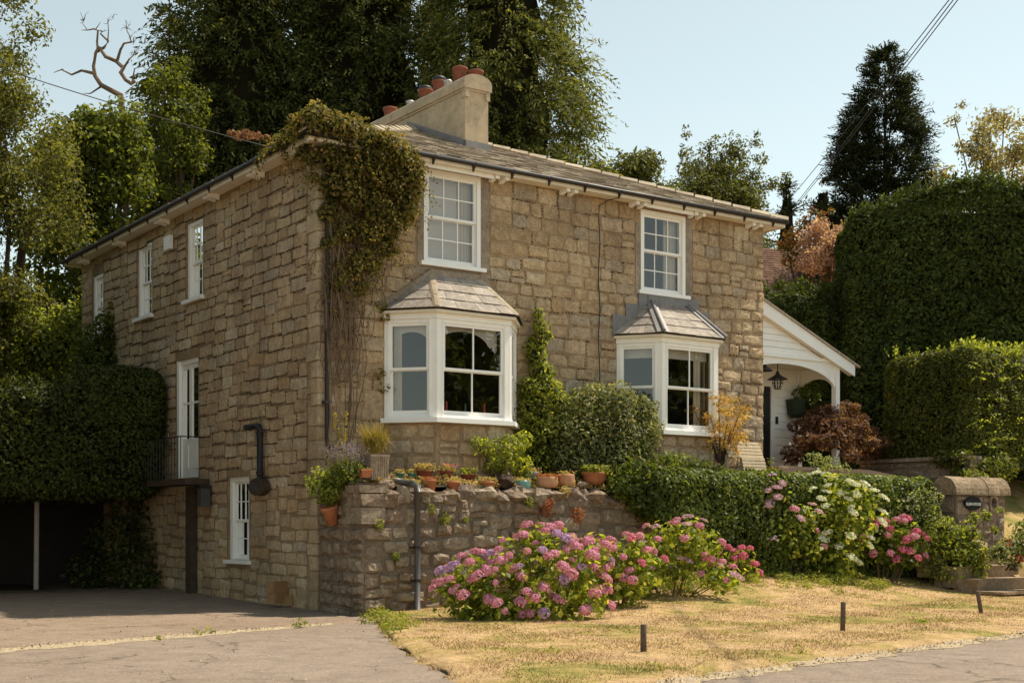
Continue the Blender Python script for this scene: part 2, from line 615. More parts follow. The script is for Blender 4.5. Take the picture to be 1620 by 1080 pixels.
m, nt, b, out = new_mat("dry_lawn")
c, h = lawn_color(nt)
nt.links.new(c, b.inputs["Base Color"])
b.inputs["Roughness"].default_value = 1
b.inputs["Specular IOR Level"].default_value = .05
bump(nt, b, h, .9, .03)
M['lawn'] = m
m, nt, b, out = new_mat("grass_blades")
c, h = lawn_color(nt)
c = mix(nt, c, ramp(nt, rnd_value(nt), [(0, .8), (.5, 1.05), (1, 1.35)]), 1.0, 'MULTIPLY')
nt.links.new(c, b.inputs["Base Color"])
b.inputs["Roughness"].default_value = .9
b.inputs["Specular IOR Level"].default_value = .1
M['blades'] = m
M['ground'] = plain_mat("bounce_ground", (.42, .335, .19), 1, .05, .4, .3, .3)  # unseen ground kept pale to bounce light onto the house front
M['gravel'] = plain_mat("sandy_joint", (.42, .335, .225), 1, .05, .55, 22, .6)
M['woodfloor'] = plain_mat("woodland_floor", (.07, .06, .03), 1, .05, .4, 1.5, .3)

M['inner_dark'] = plain_mat("twig_shade_color", (.020, .018, .010), .95, .05, .5, 6, .5)  # dark twig colour with the shade inside the foliage added to it

L_ = leaf_mat
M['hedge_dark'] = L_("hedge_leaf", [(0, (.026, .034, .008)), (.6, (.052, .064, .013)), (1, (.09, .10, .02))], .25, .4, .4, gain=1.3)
M['hedge_round'] = L_("beech_leaf", [(0, (.040, .050, .010)), (.6, (.085, .096, .017)), (1, (.15, .15, .03))], 0.48, .38, .45, gain=1.4)
M['yew'] = L_("yew_leaf", [(0, (.020, .030, .007)), (.6, (.040, .054, .011)), (1, (.075, .088, .018))], .3, .5, .3, gain=1.6)
M['ivy'] = L_("ivy_leaf", [(0, (.032, .046, .010)), (.5, (.065, .085, .016)), (.85, (.115, .135, .026)), (1, (.17, .18, .045))], 0.42, .35, .5, gain=1.65)
M['conifer'] = L_("cypress_spray", [(0, (.020, .028, .008)), (.5, (.040, .050, .013)), (.85, (.070, .076, .021)), (1, (.11, .105, .035))], 0.36, .55, .25, gain=1.75)
M['conifer_olive'] = L_("olive_cypress", [(0, (.028, .036, .010)), (.5, (.060, .068, .017)), (.85, (.10, .10, .028)), (1, (.14, .125, .04))], 0.42, .55, .25, gain=1.85)
M['spruce'] = L_("spruce_needles", [(0, (.014, .020, .009)), (.6, (.028, .036, .014)), (1, (.05, .058, .022))], .2, .55, .25, gain=1.1)
M['oak'] = L_("oak_leaf", [(0, (.034, .046, .009)), (.5, (.072, .085, .015)), (1, (.13, .14, .026))], 0.48, .45, .35, gain=1.6)
M['birch'] = L_("birch_leaf", [(0, (.055, .058, .016)), (.5, (.095, .098, .027)), (1, (.15, .145, .045))], 0.48, .45, .35, gain=1.5)
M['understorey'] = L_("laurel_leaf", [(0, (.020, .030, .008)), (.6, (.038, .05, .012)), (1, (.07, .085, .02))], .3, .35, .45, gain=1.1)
M['pale_leaf'] = L_("pale_leaf", [(0, (.15, .125, .065)), (.5, (.22, .19, .10)), (1, (.29, .25, .145))], .45, .5, .3)
M['far_leaf'] = L_("far_leaf", [(0, (.05, .058, .018)), (.5, (.09, .095, .03)), (1, (.14, .14, .05))], .4, .5, .3)
M['shrub_light'] = L_("bright_shrub_leaf", [(0, (.055, .07, .012)), (.5, (.11, .128, .022)), (1, (.19, .2, .04))], 0.5, .38, .5, gain=2.1)
M['shrub_var'] = L_("variegated_leaf", [(0, (.045, .055, .018)), (.4, (.09, .105, .035)), (.8, (.18, .18, .085)), (1, (.27, .25, .14))], 0.4, .4, .4, patch=(.14, .075, .03), gain=1.8)
M['climber'] = L_("climber_leaf", [(0, (.06, .08, .013)), (.5, (.13, .15, .022)), (1, (.24, .235, .04))], 0.5, .4, .4, gain=2.0)
M['creeper'] = L_("creeper_leaf", [(0, (.055, .052, .013)), (.35, (.105, .096, .022)), (.7, (.17, .14, .036)), (.9, (.24, .15, .06)), (1, (.13, .12, .024))], .38, .5, .35)
M['creeper_pink'] = L_("creeper_new_leaf", [(0, (.16, .075, .05)), (.5, (.22, .11, .075)), (1, (.14, .09, .035))], .38, .5, .35)
M['hydrangea'] = L_("hydrangea_leaf", [(0, (.055, .075, .012)), (.5, (.115, .14, .02)), (.85, (.19, .2, .03)), (1, (.30, .26, .04))], 0.5, .42, .4, gain=2.2)
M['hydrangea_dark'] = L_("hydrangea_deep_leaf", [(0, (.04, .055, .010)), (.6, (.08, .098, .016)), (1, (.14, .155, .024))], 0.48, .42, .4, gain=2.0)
M['silver'] = L_("grey_green_leaf", [(0, (.07, .09, .035)), (.5, (.13, .15, .065)), (1, (.22, .23, .12))], 0.45, .42, .45, gain=1.9)
M['maple'] = L_("dark_maple_leaf", [(0, (.055, .026, .018)), (.5, (.12, .058, .036)), (1, (.24, .14, .085))], .38, .5, .3)
M['acer'] = L_("orange_acer_leaf", [(0, (.42, .19, .06)), (.4, (.50, .29, .09)), (.75, (.48, .35, .10)), (1, (.34, .30, .08))], .4, .5, .3, gain=1.15)
M['smoke'] = L_("smoke_plume", [(0, (.40, .25, .22)), (.5, (.50, .345, .31)), (1, (.35, .20, .17))], .45, .9, .1, gain=1.15)
M['photinia'] = L_("red_leaf", [(0, (.24, .05, .025)), (.3, (.28, .08, .035)), (.55, (.12, .11, .03)), (1, (.07, .085, .02))], .4, .4, .4, gain=1.15)
M['sedum'] = L_("sedum", [(0, (.35, .20, .12)), (.35, (.44, .30, .16)), (.65, (.38, .34, .10)), (.85, (.24, .26, .06)), (1, (.48, .34, .24))], .35, .6, .2, gain=1.15)
M['sedum_red'] = L_("red_sedum", [(0, (.30, .09, .05)), (.5, (.40, .15, .08)), (1, (.24, .13, .05))], .35, .6, .2, gain=1.15)
M['grass_tall'] = L_("ornamental_grass", [(0, (.16, .17, .04)), (.5, (.30, .23, .06)), (1, (.42, .27, .09))], .35, .6, .2, gain=1.15)
M['weed'] = L_("weed_leaf", [(0, (.10, .13, .025)), (.5, (.18, .20, .04)), (1, (.30, .27, .06))], .4, .5, .3)
M['lavender'] = L_("lavender_flower", [(0, (.20, .15, .27)), (.5, (.28, .22, .33)), (1, (.33, .27, .25))], .3, .7, .2, gain=1.15)
M['moss'] = L_("ferny_growth", [(0, (.12, .14, .03)), (1, (.26, .24, .06))], .35, .7, .1)


def petal_mat(name, stops):
    m = leaf_mat(name, stops, .25, .6, .2, gain=1.0)
    return m


M['pink'] = petal_mat("pink_floret", [(0, (.60, .24, .36)), (.5, (.70, .33, .45)), (1, (.58, .30, .46))])
M['rose_pink'] = petal_mat("rose_floret", [(0, (.62, .14, .26)), (.5, (.68, .22, .33)), (1, (.58, .18, .32))])
M['mauve'] = petal_mat("mauve_floret", [(0, (.46, .30, .60)), (.5, (.52, .36, .62)), (1, (.52, .28, .52))])
M['lace'] = petal_mat("lacecap_floret", [(0, (.58, .32, .42)), (.5, (.50, .36, .50)), (1, (.66, .45, .5))])
M['white_floret'] = petal_mat("white_floret", [(0, (.68, .68, .58)), (.5, (.78, .77, .70)), (1, (.55, .60, .42))])
M['crimson'] = petal_mat("crimson_rose", [(0, (.30, .01, .03)), (1, (.42, .03, .06))])

# ------------------------------------------------------------------ terrain
def sm(t):
    t = max(0.0, min(1.0, t))
    return t * t * (3 - 2 * t)


RA = (0.694, 0.72)      # direction of the road edge
RP = (-0.72, 0.694)     # from the road towards the house


def ap(x, y):
    dx, dy = x - 1.52, y - 12.89
    return dx * RA[0] + dy * RA[1], dx * RP[0] + dy * RP[1]


def xy(a, p):
    return 1.52 + a * RA[0] + p * RP[0], 12.89 + a * RA[1] + p * RP[1]


def gz(x, y):
    a, p = ap(x, y)
    z = .46 * sm((p - 4.3) / 3.6) * sm((a - 4.5) / 7.5)
    z += .07 * sm((-3.6 - x) / 4.0) * sm((y - 19.0) / 3.5)
    return z


def grid_sheet(name, xs, ys, zf, mat, kind='structure', smooth=True):
    v, f = [], []
    for y in ys:
        for x in xs:
            v.append((x, y, zf(x, y)))
    nx = len(xs)
    for j in range(len(ys) - 1):
        for i in range(nx - 1):
            f.append((j * nx + i, j * nx + i + 1, (j + 1) * nx + i + 1, (j + 1) * nx + i))
    me = bpy.data.meshes.new(name)
    me.from_pydata(v, [], f)
    me.materials.append(mat)
    me.polygons.foreach_set("use_smooth", [smooth] * len(f))
    me.update()
    o = bpy.data.objects.new(name, me)
    link(o)
    o["kind"] = kind
    return o


def lin(a, b, n):
    return [a + (b - a) * i / n for i in range(n + 1)]


rng = random.Random(11)
rs = np.random.default_rng(11)

grid_sheet("ground", [-600, -200, -60, -20, 20, 60, 200, 600], [-600, -200, -60, -6, 60, 200, 400, 800], lambda x, y: -0.35, M['ground'])
# joint line between road and drive
JA, JB = (-3.15, 20.28), (-6.23, 16.33)
jd = Vector((JB[0] - JA[0], JB[1] - JA[1])).normalized()


def side_of_joint(x, y):
    return (x - JA[0]) * jd.y - (y - JA[1]) * jd.x


# road: everything on the camera's side ; drive: a sheet 6 mm above it beyond the joint
grid_sheet("road", lin(-45, 45, 180), lin(-5, 42, 100), lambda x, y: gz(x, y) - .012 - (.10 if ap(x, y)[1] > 1 and ap(x, y)[0] > 8 else 0), M['road'])
v, f = [], []
nn, mm = 46, 24
JA2 = (JA[0] - jd.x * 1.4, JA[1] - jd.y * 1.4)
for i in range(nn + 1):
    t = i / nn * 30
    ex, ey = JA2[0] + jd.x * t, JA2[1] + jd.y * t
    wob = .07 * math.sin(t * 2.1) + .05 * math.sin(t * 5.3 + 1)
    for j in range(mm + 1):
        s = (j / mm) ** 1.5 * 30
        x, y = ex - .73 * (s + wob * (1 if j == 0 else 0)) * .55, ey + .84 * (s + wob * (1 if j == 0 else 0))
        v.append((x, y, gz(x, y) + (-.03 if j == 0 else .010)))
for i in range(nn):
    for j in range(mm):
        f.append((i * (mm + 1) + j, (i + 1) * (mm + 1) + j, (i + 1) * (mm + 1) + j + 1, i * (mm + 1) + j + 1))
# the drive also fills the corner to the right of the joint, up to the lawn
me = bpy.data.meshes.new("driveway")
me.from_pydata(v, [], f)
me.materials.append(M['asphalt'])
me.update()
o = link(bpy.data.objects.new("driveway", me))
o["kind"] = "structure"
g = MB()
for i in range(140):
    t0, t1 = i / 140 * 8.2 - .6, (i + 1) / 140 * 8.2 - .6
    def jp(t, s):
        wd = (.15 + .05 * math.sin(t * 3.7) + .04 * math.sin(t * 9) + .02 * math.sin(t * 23)) * min(1, max(.2, (t + .6) / 3.5))
        x, y = JA[0] + jd.x * t - jd.y * s * wd, JA[1] + jd.y * t + jd.x * s * wd
        return (x, y, gz(x, y) + (-.009 if s > 0 else .018))
    g.quad(jp(t0, -.6), jp(t1, -.6), jp(t1, 1.2), jp(t0, 1.2))
o = g.build("sand_strip", M['gravel'])
o["kind"] = "structure"
def a_left(p):
    pts = [(-.3, -2.6), (1.43, -1.4), (4.29, .4), (6.5, 2.0), (8.8, 3.75), (9.8, 4.35), (14, 4.9)]
    for (p0, a0), (p1, a1) in zip(pts, pts[1:]):
        if p <= p1:
            return a0 + (a1 - a0) * (p - p0) / (p1 - p0)
    return pts[-1][1]


# pebbles and grit along the joint and lawn edge
gp = []
for i in range(1900):
    if i < 420:
        t = rng.uniform(-.6, 7.4); s = rng.gauss(0, .10)
        x, y = JA[0] + jd.x * t - jd.y * s, JA[1] + jd.y * t + jd.x * s
    elif i < 1650:
        a = rng.uniform(-2.5, 14); x, y = xy(a, rng.gauss(-.04, .12))
    else:
        x, y = rng.uniform(-9, -1), rng.uniform(12.5, 23)
        if ap(x, y)[0] > a_left(ap(x, y)[1]) - .1 and ap(x, y)[1] > 0: x -= 3
    gp.append((x, y, gz(x, y) + .02))
gp = np.array(gp)
o = leaves("grit", leaf_verts(rs, gp, rs.normal(size=gp.shape) * .5 + [0, 0, 1], rs.uniform(.012, .04, len(gp)), rs.uniform(.012, .03, len(gp)), fold=.6), M['gravel'], kind='stuff')


# lawn verge, with a ragged edge
def lawn_z(x, y, e):
    return gz(x, y) + .005 + .05 * min(1, e / .5) + .007 * math.sin(x * 2.3 + y) + .005 * math.sin(x * 5.1 - y * 3.3)


v, f = [], []
na, npp = 130, 56
for j in range(npp + 1):
    p = -.04 + (j / npp) ** 1.1 * 12.5
    al = a_left(p)
    for i in range(na + 1):
        t = (i / na) ** 1.35
        a = al + t * (27 - al)
        pe = p
        if j == 0:
            pe = p + .07 * math.sin(a * 3.1) + .05 * math.sin(a * 8.3 + 2) - .02
        aa = a + (.07 * math.sin(p * 3.3) + .06 * math.sin(p * 9.1) if i == 0 else 0)
        x, y = xy(aa, pe)
        e = min(j * .22, i * .1 + 0)
        v.append((x, y, lawn_z(x, y, e) if e > 0 else gz(x, y) - .012))
for j in range(npp):
    for i in range(na):
        q = j * (na + 1) + i
        f.append((q, q + 1, q + na + 2, q + na + 1))
me = bpy.data.meshes.new("lawn")
me.from_pydata(v, [], f)
me.materials.append(M['lawn'])
me.polygons.foreach_set("use_smooth", [True] * len(f))
me.update()
link(bpy.data.objects.new("lawn", me))["kind"] = "structure"

g = MB()
for i in range(440):
    def ep(a, s):
        p = (-.02 + .06 * math.sin(a * 3.1) + .05 * math.sin(a * 8.3 + 2)) + (s * (.085 + .04 * math.sin(a * 2.3) + .03 * math.sin(a * 11) + .02 * math.sin(a * 29)))
        x, y = xy(a, p)
        return (x, y, gz(x, y) + (-.008 if s < 0 else .03))
    a0_, a1_ = -2.6 + i * .05, -2.6 + (i + 1) * .05
    g.quad(ep(a0_, -1), ep(a1_, -1), ep(a1_, 1), ep(a0_, 1))
g.build("worn_edge", M['gravel'])["kind"] = "structure"

# grass blades
nb = 190000
A_ = rs.random(nb) ** 1.3 * 21 - 2.6
P_ = rs.random(nb) * 9.6
al = np.array([a_left(p) for p in P_])
keep = A_ > al + .02 + .1 * np.sin(P_ * 9)
A_, P_ = A_[keep], P_[keep]
X = 1.52 + A_ * RA[0] + P_ * RP[0]
Y = 12.89 + A_ * RA[1] + P_ * RP[1]
Zg = np.array([gz(x, y) for x, y in zip(X, Y)]) + .05 + .007 * np.sin(X * 2.3 + Y) + .005 * np.sin(X * 5.1 - Y * 3.3)
Zg -= .045 * (1 - np.clip(np.minimum(A_ - al[keep], P_) / .5, 0, 1))
n = len(X)
hgt = rs.uniform(.010, .036, n) * (1 + .5 * np.sin(X * 3) * np.sin(Y * 2.2))
wid = rs.uniform(.005, .011, n)
th = rs.uniform(0, 2 * np.pi, n)
lean = rs.normal(size=(n, 2)) * .035
V = np.zeros((n, 3, 3))
V[:, 0] = np.stack([X - np.cos(th) * wid, Y - np.sin(th) * wid, Zg - .01], 1)
V[:, 1] = np.stack([X + np.cos(th) * wid, Y + np.sin(th) * wid, Zg - .01], 1)
V[:, 2] = np.stack([X + lean[:, 0], Y + lean[:, 1], Zg + hgt], 1)
o = link(bpy.data.objects.new("grass", np_mesh("grass", V.reshape(-1, 3), 3, M['blades'])))
o["kind"] = "stuff"

# terrace, upper garden and the bank on the right
v = [hw(u, w, z) for (u, w, z) in ((.05, -1.45, 2.2), (9, -1.45, 2.25), (12.5, -1.6, 2.6), (15.2, -1.6, 2.6), (15.2, .1, 2.9), (12.5, .1, 2.9), (9, .1, 2.45), (.05, .1, 2.33))]
me = bpy.data.meshes.new("terrace")
me.from_pydata(v, [], [(0, 1, 6, 7), (1, 2, 5, 6), (2, 3, 4, 5)])
me.materials.append(M['soil'])
link(bpy.data.objects.new("terrace", me))["kind"] = "structure"


def gardenz(u, w):
    z = 2.9 + .06 * max(0, w - 4)
    if w < .5:
        z -= (0.5 - w) * .48
    return max(z, .1)


us, ws = lin(11.3, 60, 40), lin(-4.6, 60, 40)
v = [hw(u, w, gardenz(u, w) if (u > 15.4 or w > -.2) else .0) for w in ws for u in us]
f = [(j * 41 + i, j * 41 + i + 1, (j + 1) * 41 + i + 1, (j + 1) * 41 + i) for j in range(40) for i in range(40)]
me = bpy.data.meshes.new("garden")
me.from_pydata(v, [], f)
me.materials.append(M['lawn'])
link(bpy.data.objects.new("garden", me))["kind"] = "structure"
# woodland behind the house
grid_sheet("woodland_floor", lin(-40, 20, 12), lin(41.5, 90, 10), lambda x, y: -.1 + max(0, (y - 42)) * .08, M['woodfloor'])

# ------------------------------------------------------------------ stones
def stone_verts(cx, cz, w, h, r, rise, rng, jit=.016, inset=.12):
    jit = min(jit, .12 * h)
    """returns (pts[(a,d,z)], faces) of one rough-faced stone"""
    hw_, hh = w / 2, h / 2
    cor = [(-1, -1), (0, -1), (1, -1), (1, 0), (1, 1), (0, 1), (-1, 1), (-1, 0)]
    p0 = []
    for (x, z) in cor:
        k = .93 if x and z else 1.0
        p0.append((cx + x * hw_ * k + rng.uniform(-jit, jit), cz + z * hh * k + rng.uniform(-jit, jit)))
    pts = [(a, -.03, z) for (a, z) in p0]
    ins = min(inset, 1)
    pts += [(cx + (a - cx) * (1 - ins) + rng.uniform(-jit, jit) * .5, r + rng.uniform(-.4, .4) * rise, cz + (z - cz) * (1 - ins * 1.4) + rng.uniform(-jit, jit) * .5) for (a, z) in p0]
    pts += [(cx + (a - cx) * .5, r + rise * rng.uniform(.1, 1.2), cz + (z - cz) * .5) for (a, z) in p0]
    pts.append((cx + rng.uniform(-.2, .2) * w, r + rise * rng.uniform(.3, 1.3), cz + rng.uniform(-.2, .2) * h))
    f = []
    for ring in (0, 8):
        for k in range(8):
            k2 = (k + 1) % 8
            f.append((ring + k, ring + k2, ring + 8 + k2, ring + 8 + k))
    for k in range(8):
        f.append((16 + k, 16 + (k + 1) % 8, 24))
    return pts, f


def courses(z0, z1, hmin, hmax, rng):
    zs = [z0]
    while zs[-1] < z1 - hmin * .6:
        zs.append(min(z1, zs[-1] + rng.uniform(hmin, hmax)))
    if zs[-1] < z1: zs[-1] = z1
    return zs


def lay_stones(a0, a1, zs, holes, wmin, wmax, rng, joint=.022, wob=.03, seed=0.0, minw=.1):
    """list of (ca, cz, w, h)"""
    out = []
    for z0, z1 in zip(zs, zs[1:]):
        cuts = []
        for (h0, h1, k0, k1) in holes:
            if min(z1, k1) - max(z0, k0) > .35 * (z1 - z0):
                cuts.append((h0, h1))
        cuts.sort()
        free, x = [], a0
        for (c0, c1) in cuts:
            if c0 > x: free.append((x, c0))
            x = max(x, c1)
        if x < a1: free.append((x, a1))
        for (s, e) in free:
            x = s
            while x < e - .02:
                w = rng.uniform(wmin, wmax)
                if e - (x + w) < wmin * .6: w = e - x
                if w > minw:
                    c = x + w / 2
                    dz = wob * math.sin(c * 1.3 + z0 * 2 + seed) + wob * .5 * math.sin(c * 3.7 + z0 * 5)
                    hh = z1 - z0
                    cz = (z0 + z1) / 2 + dz
                    if rng.random() < .12 and hh > .24 and w < .5:      # two thin stones
                        out.append((c, cz - hh * .27, w - joint, hh * .46 - joint))
                        out.append((c, cz + hh * .24, w - joint, hh * .5 - joint))
                    else:
                        out.append((c, cz, w - joint, hh - joint))
                x += w
    return out


def put_stones(pl, lst, parent, mat, rng, r, rise, limit, name="stone", stuffname="stone_facing", jit=.016, inset=.12, near=None):
    """the `limit` largest as objects, the rest joined"""
    order = sorted(range(len(lst)), key=lambda i: -(near(lst[i]) if near else lst[i][2] * lst[i][3]))
    single = set(order[:limit])
    rest = MB()
    for i, (c, z, w, h) in enumerate(lst):
        pts, f = stone_verts(c, z, w, h, rng.uniform(*r), rng.uniform(*rise), rng, jit, inset)
        pts = [pl.p(*q) for q in pts]
        if i in single:
            mb = MB()
            mb.v, mb.f = pts, f
            mb.build(name, mat, parent)
        else:
            b = len(rest.v)
            rest.v += pts
            rest.f += [tuple(b + k for k in q) for q in f]
    if rest.f:
        rest.build(stuffname, mat, parent)["kind"] = "stuff"


def put_gallets(pl, lst, parent, rng, prob_h=.5, prob_v=.3, size=(.012, .026), step=.055, d=.02):
    rest = MB()
    for (c, z, w, h) in lst:
        if rng.random() < .25: continue
        on_h, on_v = rng.random() < prob_h * 1.4, rng.random() < prob_v * 1.3
        k = 0.0
        while on_h and k < w:
            if rng.random() < .8:
                s = rng.uniform(*size)
                a, zz = c - w / 2 + k, z - h / 2 - .012 + rng.uniform(-.008, .008)
                gallet(rest, pl, a, zz, s * rng.uniform(.9, 1.9), s, d + rng.uniform(0, .012))
            k += step * rng.uniform(.7, 1.3)
        k = 0.0
        while on_v and k < h:
            if rng.random() < .8:
                s = rng.uniform(*size)
                gallet(rest, pl, c - w / 2 - .012 + rng.uniform(-.008, .008), z - h / 2 + k, s, s, d + rng.uniform(0, .012))
            k += step * rng.uniform(.7, 1.3)
    if rest.f:
        rest.build("joint_chips", M['gallet'], parent)["kind"] = "stuff"


def gallet(mb, pl, a, z, w, h, d):
    n = len(mb.v)
    mb.v += [pl.p(a - w / 2, -.01, z - h / 2), pl.p(a + w / 2, -.01, z - h / 2), pl.p(a + w / 2, -.01, z + h / 2), pl.p(a - w / 2, -.01, z + h / 2), pl.p(a, d, z)]
    mb.f += [(n, n + 1, n + 4), (n + 1, n + 2, n + 4), (n + 2, n + 3, n + 4), (n + 3, n, n + 4)]


def wall_with_holes(mb, pl, a0, a1, z0, z1, holes, thick):
    as_ = sorted(set([a0, a1] + [h for q in holes for h in q[:2]]))
    zs = sorted(set([z0, z1] + [h for q in holes for h in q[2:]]))
    for i in range(len(as_) - 1):
        run = None
        for j in range(len(zs) - 1):
            ca, cz = (as_[i] + as_[i + 1]) / 2, (zs[j] + zs[j + 1]) / 2
            solid = not any(h[0] < ca < h[1] and h[2] < cz < h[3] for h in holes)
            if solid:
                if run is None: run = zs[j]
            if run is not None and (not solid):
                pl.box(mb, as_[i], as_[i + 1], -thick, 0, run, zs[j]); run = None
        if run is not None:
            pl.box(mb, as_[i], as_[i + 1], -thick, 0, run, zs[-1])


# ------------------------------------------------------------------ the house
house = thing("stone_house", "two-storey galleted sandstone house with hipped slate roof, long chimney and two white bay windows", "house", hw(0, 0, 0), HR)
PF = Pl((0, 0, 0), (1, 0, 0), (0, -1, 0))     # front wall
PS = Pl((0, 0, 0), (0, 1, 0), (-1, 0, 0))     # side wall (left in the photo)
WL, WD, WT = 11.26, 13.3, 8.32

F_WIN = [(2.21, 3.50, 6.50, 8.26), (7.59, 8.86, 6.50, 8.22)]
BAYS = [dict(a=1.36, b=2.03, c=3.68, d=4.36), dict(a=6.93, b=7.52, c=9.12, d=9.72)]
BAY_D, BZ0, BZ1 = .76, 3.50, 5.42
f_holes = [(a0, a1, z0, z1) for (a0, a1, z0, z1) in F_WIN] + [(q['a'] + .12, q['d'] - .12, BZ0, BZ1) for q in BAYS]
S_WIN = [(5.25, 6.15, 6.37, 8.03), (8.22, 9.18, 6.36, 8.05), (11.6, 12.42, 6.3, 7.85)]
S_DOOR = (5.5, 6.72, 2.56, 5.12)
S_ARCH = (8.35, 9.35, 3.4, 5.02)
S_LOW = (2.93, 3.94, .84, 2.5)
s_holes = S_WIN + [S_DOOR, S_ARCH, S_LOW]

mb = MB()
wall_with_holes(mb, PF, 0.0, WL, -.3, WT, f_holes, .4)
fw = mb.build("front_wall", M['mortar'], house)
mb = MB()
wall_with_holes(mb, PS, 0.4, WD, -.3, WT, s_holes, .4)
PS.box(mb, 0.0, .4, -.4, -.003, -.3, 2.3)
sw = mb.build("side_wall", M['mortar_dark'], house)
mb = MB()
mb.box(.4, WL, WD - .4, WD, -.3, WT)
mb.build("rear_wall", M['mortar'], house)
mb = MB()
mb.box(WL - .4, WL - .002, .4, WD - .4, -.3, WT)
mb.build("end_wall", M['mortar'], house)

mg = .055
zs = courses(2.25, 8.3, .22, .31, rng)
fl = lay_stones(.42, WL + .01, zs, [(a0 - mg - (.12 if i in (0, 1) else 0), a1 + mg + .14, z0 - .16, z1 + .1) for i, (a0, a1, z0, z1) in enumerate(f_holes[:2])]
                + [(q['a'], q['d'], 2.2, 5.45) for q in BAYS] + [(q['a'] + .3, q['d'] - .25, 5.45, 5.8) for q in BAYS] + [(q['a'] + .62, q['d'] - .52, 5.8, 6.28) for q in BAYS], .28, .62, rng, .02, .035)
put_stones(PF, fl, fw, M['stone'], rng, (.006, .024), (.003, .022), 300, jit=.024, inset=.06)
put_gallets(PF, fl, fw, rng, .45, .32, (.018, .036), .07, .026)
# grey cement repairs beside the upper windows
for (a0, a1, z0, z1) in F_WIN:
    for q in ((a1 + .005, a1 + .2, 0, .012, z0 - .05, z1), (a0 - .14, a0 - .005, 0, .012, z0 - .05, z1 - .3), (a0 - .3, a1 + .22, 0, .010, z0 - .24, z0 - .1)):
        mb = MB()
        PF.box(mb, *q)
        mb.build("cement_repair", M['cement'], fw)

zs = courses(-.05, 8.28, .195, .265, rng)
sl = lay_stones(.42, WD, zs, [(a0 - .05, a1 + .05, z0 - .12, z1 + .04) for (a0, a1, z0, z1) in s_holes], .34, .74, rng, .014, .05, 2.0)
put_stones(PS, sl, sw, M['stone_side'], rng, (.002, .010), (.0, .009), 300, jit=.02, inset=.06,
           near=lambda q: q[2] * q[3] / (1 + q[0] * .3))
put_gallets(PS, [q for q in sl if q[0] < 11.5 and q[1] > 2.3], sw, rng, .85, .4, (.020, .04), .065, .026)
# corner quoins
zc = 0.0
i = 0
while zc < 8.1:
    h = rng.uniform(.22, .36)
    lw_, lf = (rng.uniform(.34, .46), .26) if i % 2 else (rng.uniform(.22, .32), .36)
    mb = MB()
    j = lambda: rng.uniform(-.012, .012)
    z0, z1 = zc + .012, zc + h - .012
    mb.hexa([(-.022 + j(), -.022 + j(), z0 + j()), (lf, -.018 + j(), z0 + j()), (lf, .3, z0), (-.018 + j(), lw_ + 3 * j(), z0 + j()),
             (-.022 + j(), -.022 + j(), z1 + j()), (lf, -.018 + j(), z1 + j()), (lf, .3, z1), (-.018 + j(), lw_ + 3 * j(), z1 + j())])
    mb.build("quoin", M['quoin'], sw)
    zc += h
    i += 1


# ---- sash windows
def bars(mb, pl, a0, a1, z0, z1, d, cols, rows, t=.022, edge=.05, bot=None):
    b = bot or edge
    pl.box(mb, a0, a0 + edge, d - .035, d, z0, z1)
    pl.box(mb, a1 - edge, a1, d - .035, d, z0, z1)
    pl.box(mb, a0 + edge, a1 - edge, d - .035, d, z0, z0 + b)
    pl.box(mb, a0 + edge, a1 - edge, d - .035, d, z1 - edge, z1)
    ia, ib, iz0, iz1 = a0 + edge, a1 - edge, z0 + b, z1 - edge
    for k in range(1, cols):
        a = ia + (ib - ia) * k / cols
        pl.box(mb, a - t / 2, a + t / 2, d - .03, d - .003, iz0, iz1)
    for k in range(1, rows):
        z = iz0 + (iz1 - iz0) * k / rows
        for q in range(cols):
            s = ia + (ib - ia) * q / cols + (t / 2 if q else 0)
            e = ia + (ib - ia) * (q + 1) / cols - (t / 2 if q < cols - 1 else 0)
            pl.box(mb, s, e, d - .03, d - .003, z - t / 2, z + t / 2)
    return ia, ib, iz0, iz1


def sash(pl, parent, a0, a1, z0, z1, d, cols, rows, mat, bot=None, edge=.05, t=.022):
    mb = MB()
    ia, ib, iz0, iz1 = bars(mb, pl, a0, a1, z0, z1, d, cols, rows, t, edge, bot)
    mb.build("sash", mat, parent)
    for i in range(cols):
        for j in range(rows):
            g = MB()
            s, e = ia + (ib - ia) * i / cols, ia + (ib - ia) * (i + 1) / cols
            p, q = iz0 + (iz1 - iz0) * j / rows, iz0 + (iz1 - iz0) * (j + 1) / rows
            k = rng.uniform(-.002, .002)
            dd = d - .016
            g.quad(pl.p(s, dd + k, p), pl.p(e, dd - k, p), pl.p(e, dd - k * .5, q), pl.p(s, dd + k * .7, q))
            g.build("pane", M['glass'], parent)


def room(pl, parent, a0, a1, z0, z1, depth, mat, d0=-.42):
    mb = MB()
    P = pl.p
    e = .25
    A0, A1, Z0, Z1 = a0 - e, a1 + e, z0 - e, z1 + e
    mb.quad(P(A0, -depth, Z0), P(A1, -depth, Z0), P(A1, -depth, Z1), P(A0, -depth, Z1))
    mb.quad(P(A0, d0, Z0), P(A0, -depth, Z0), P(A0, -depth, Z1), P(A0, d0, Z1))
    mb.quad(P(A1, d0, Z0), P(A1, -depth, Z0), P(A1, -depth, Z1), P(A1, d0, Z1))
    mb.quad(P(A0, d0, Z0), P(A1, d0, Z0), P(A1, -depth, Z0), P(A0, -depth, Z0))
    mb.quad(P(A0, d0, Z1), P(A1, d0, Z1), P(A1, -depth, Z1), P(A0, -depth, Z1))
    mb.build("room_lining", mat, parent)


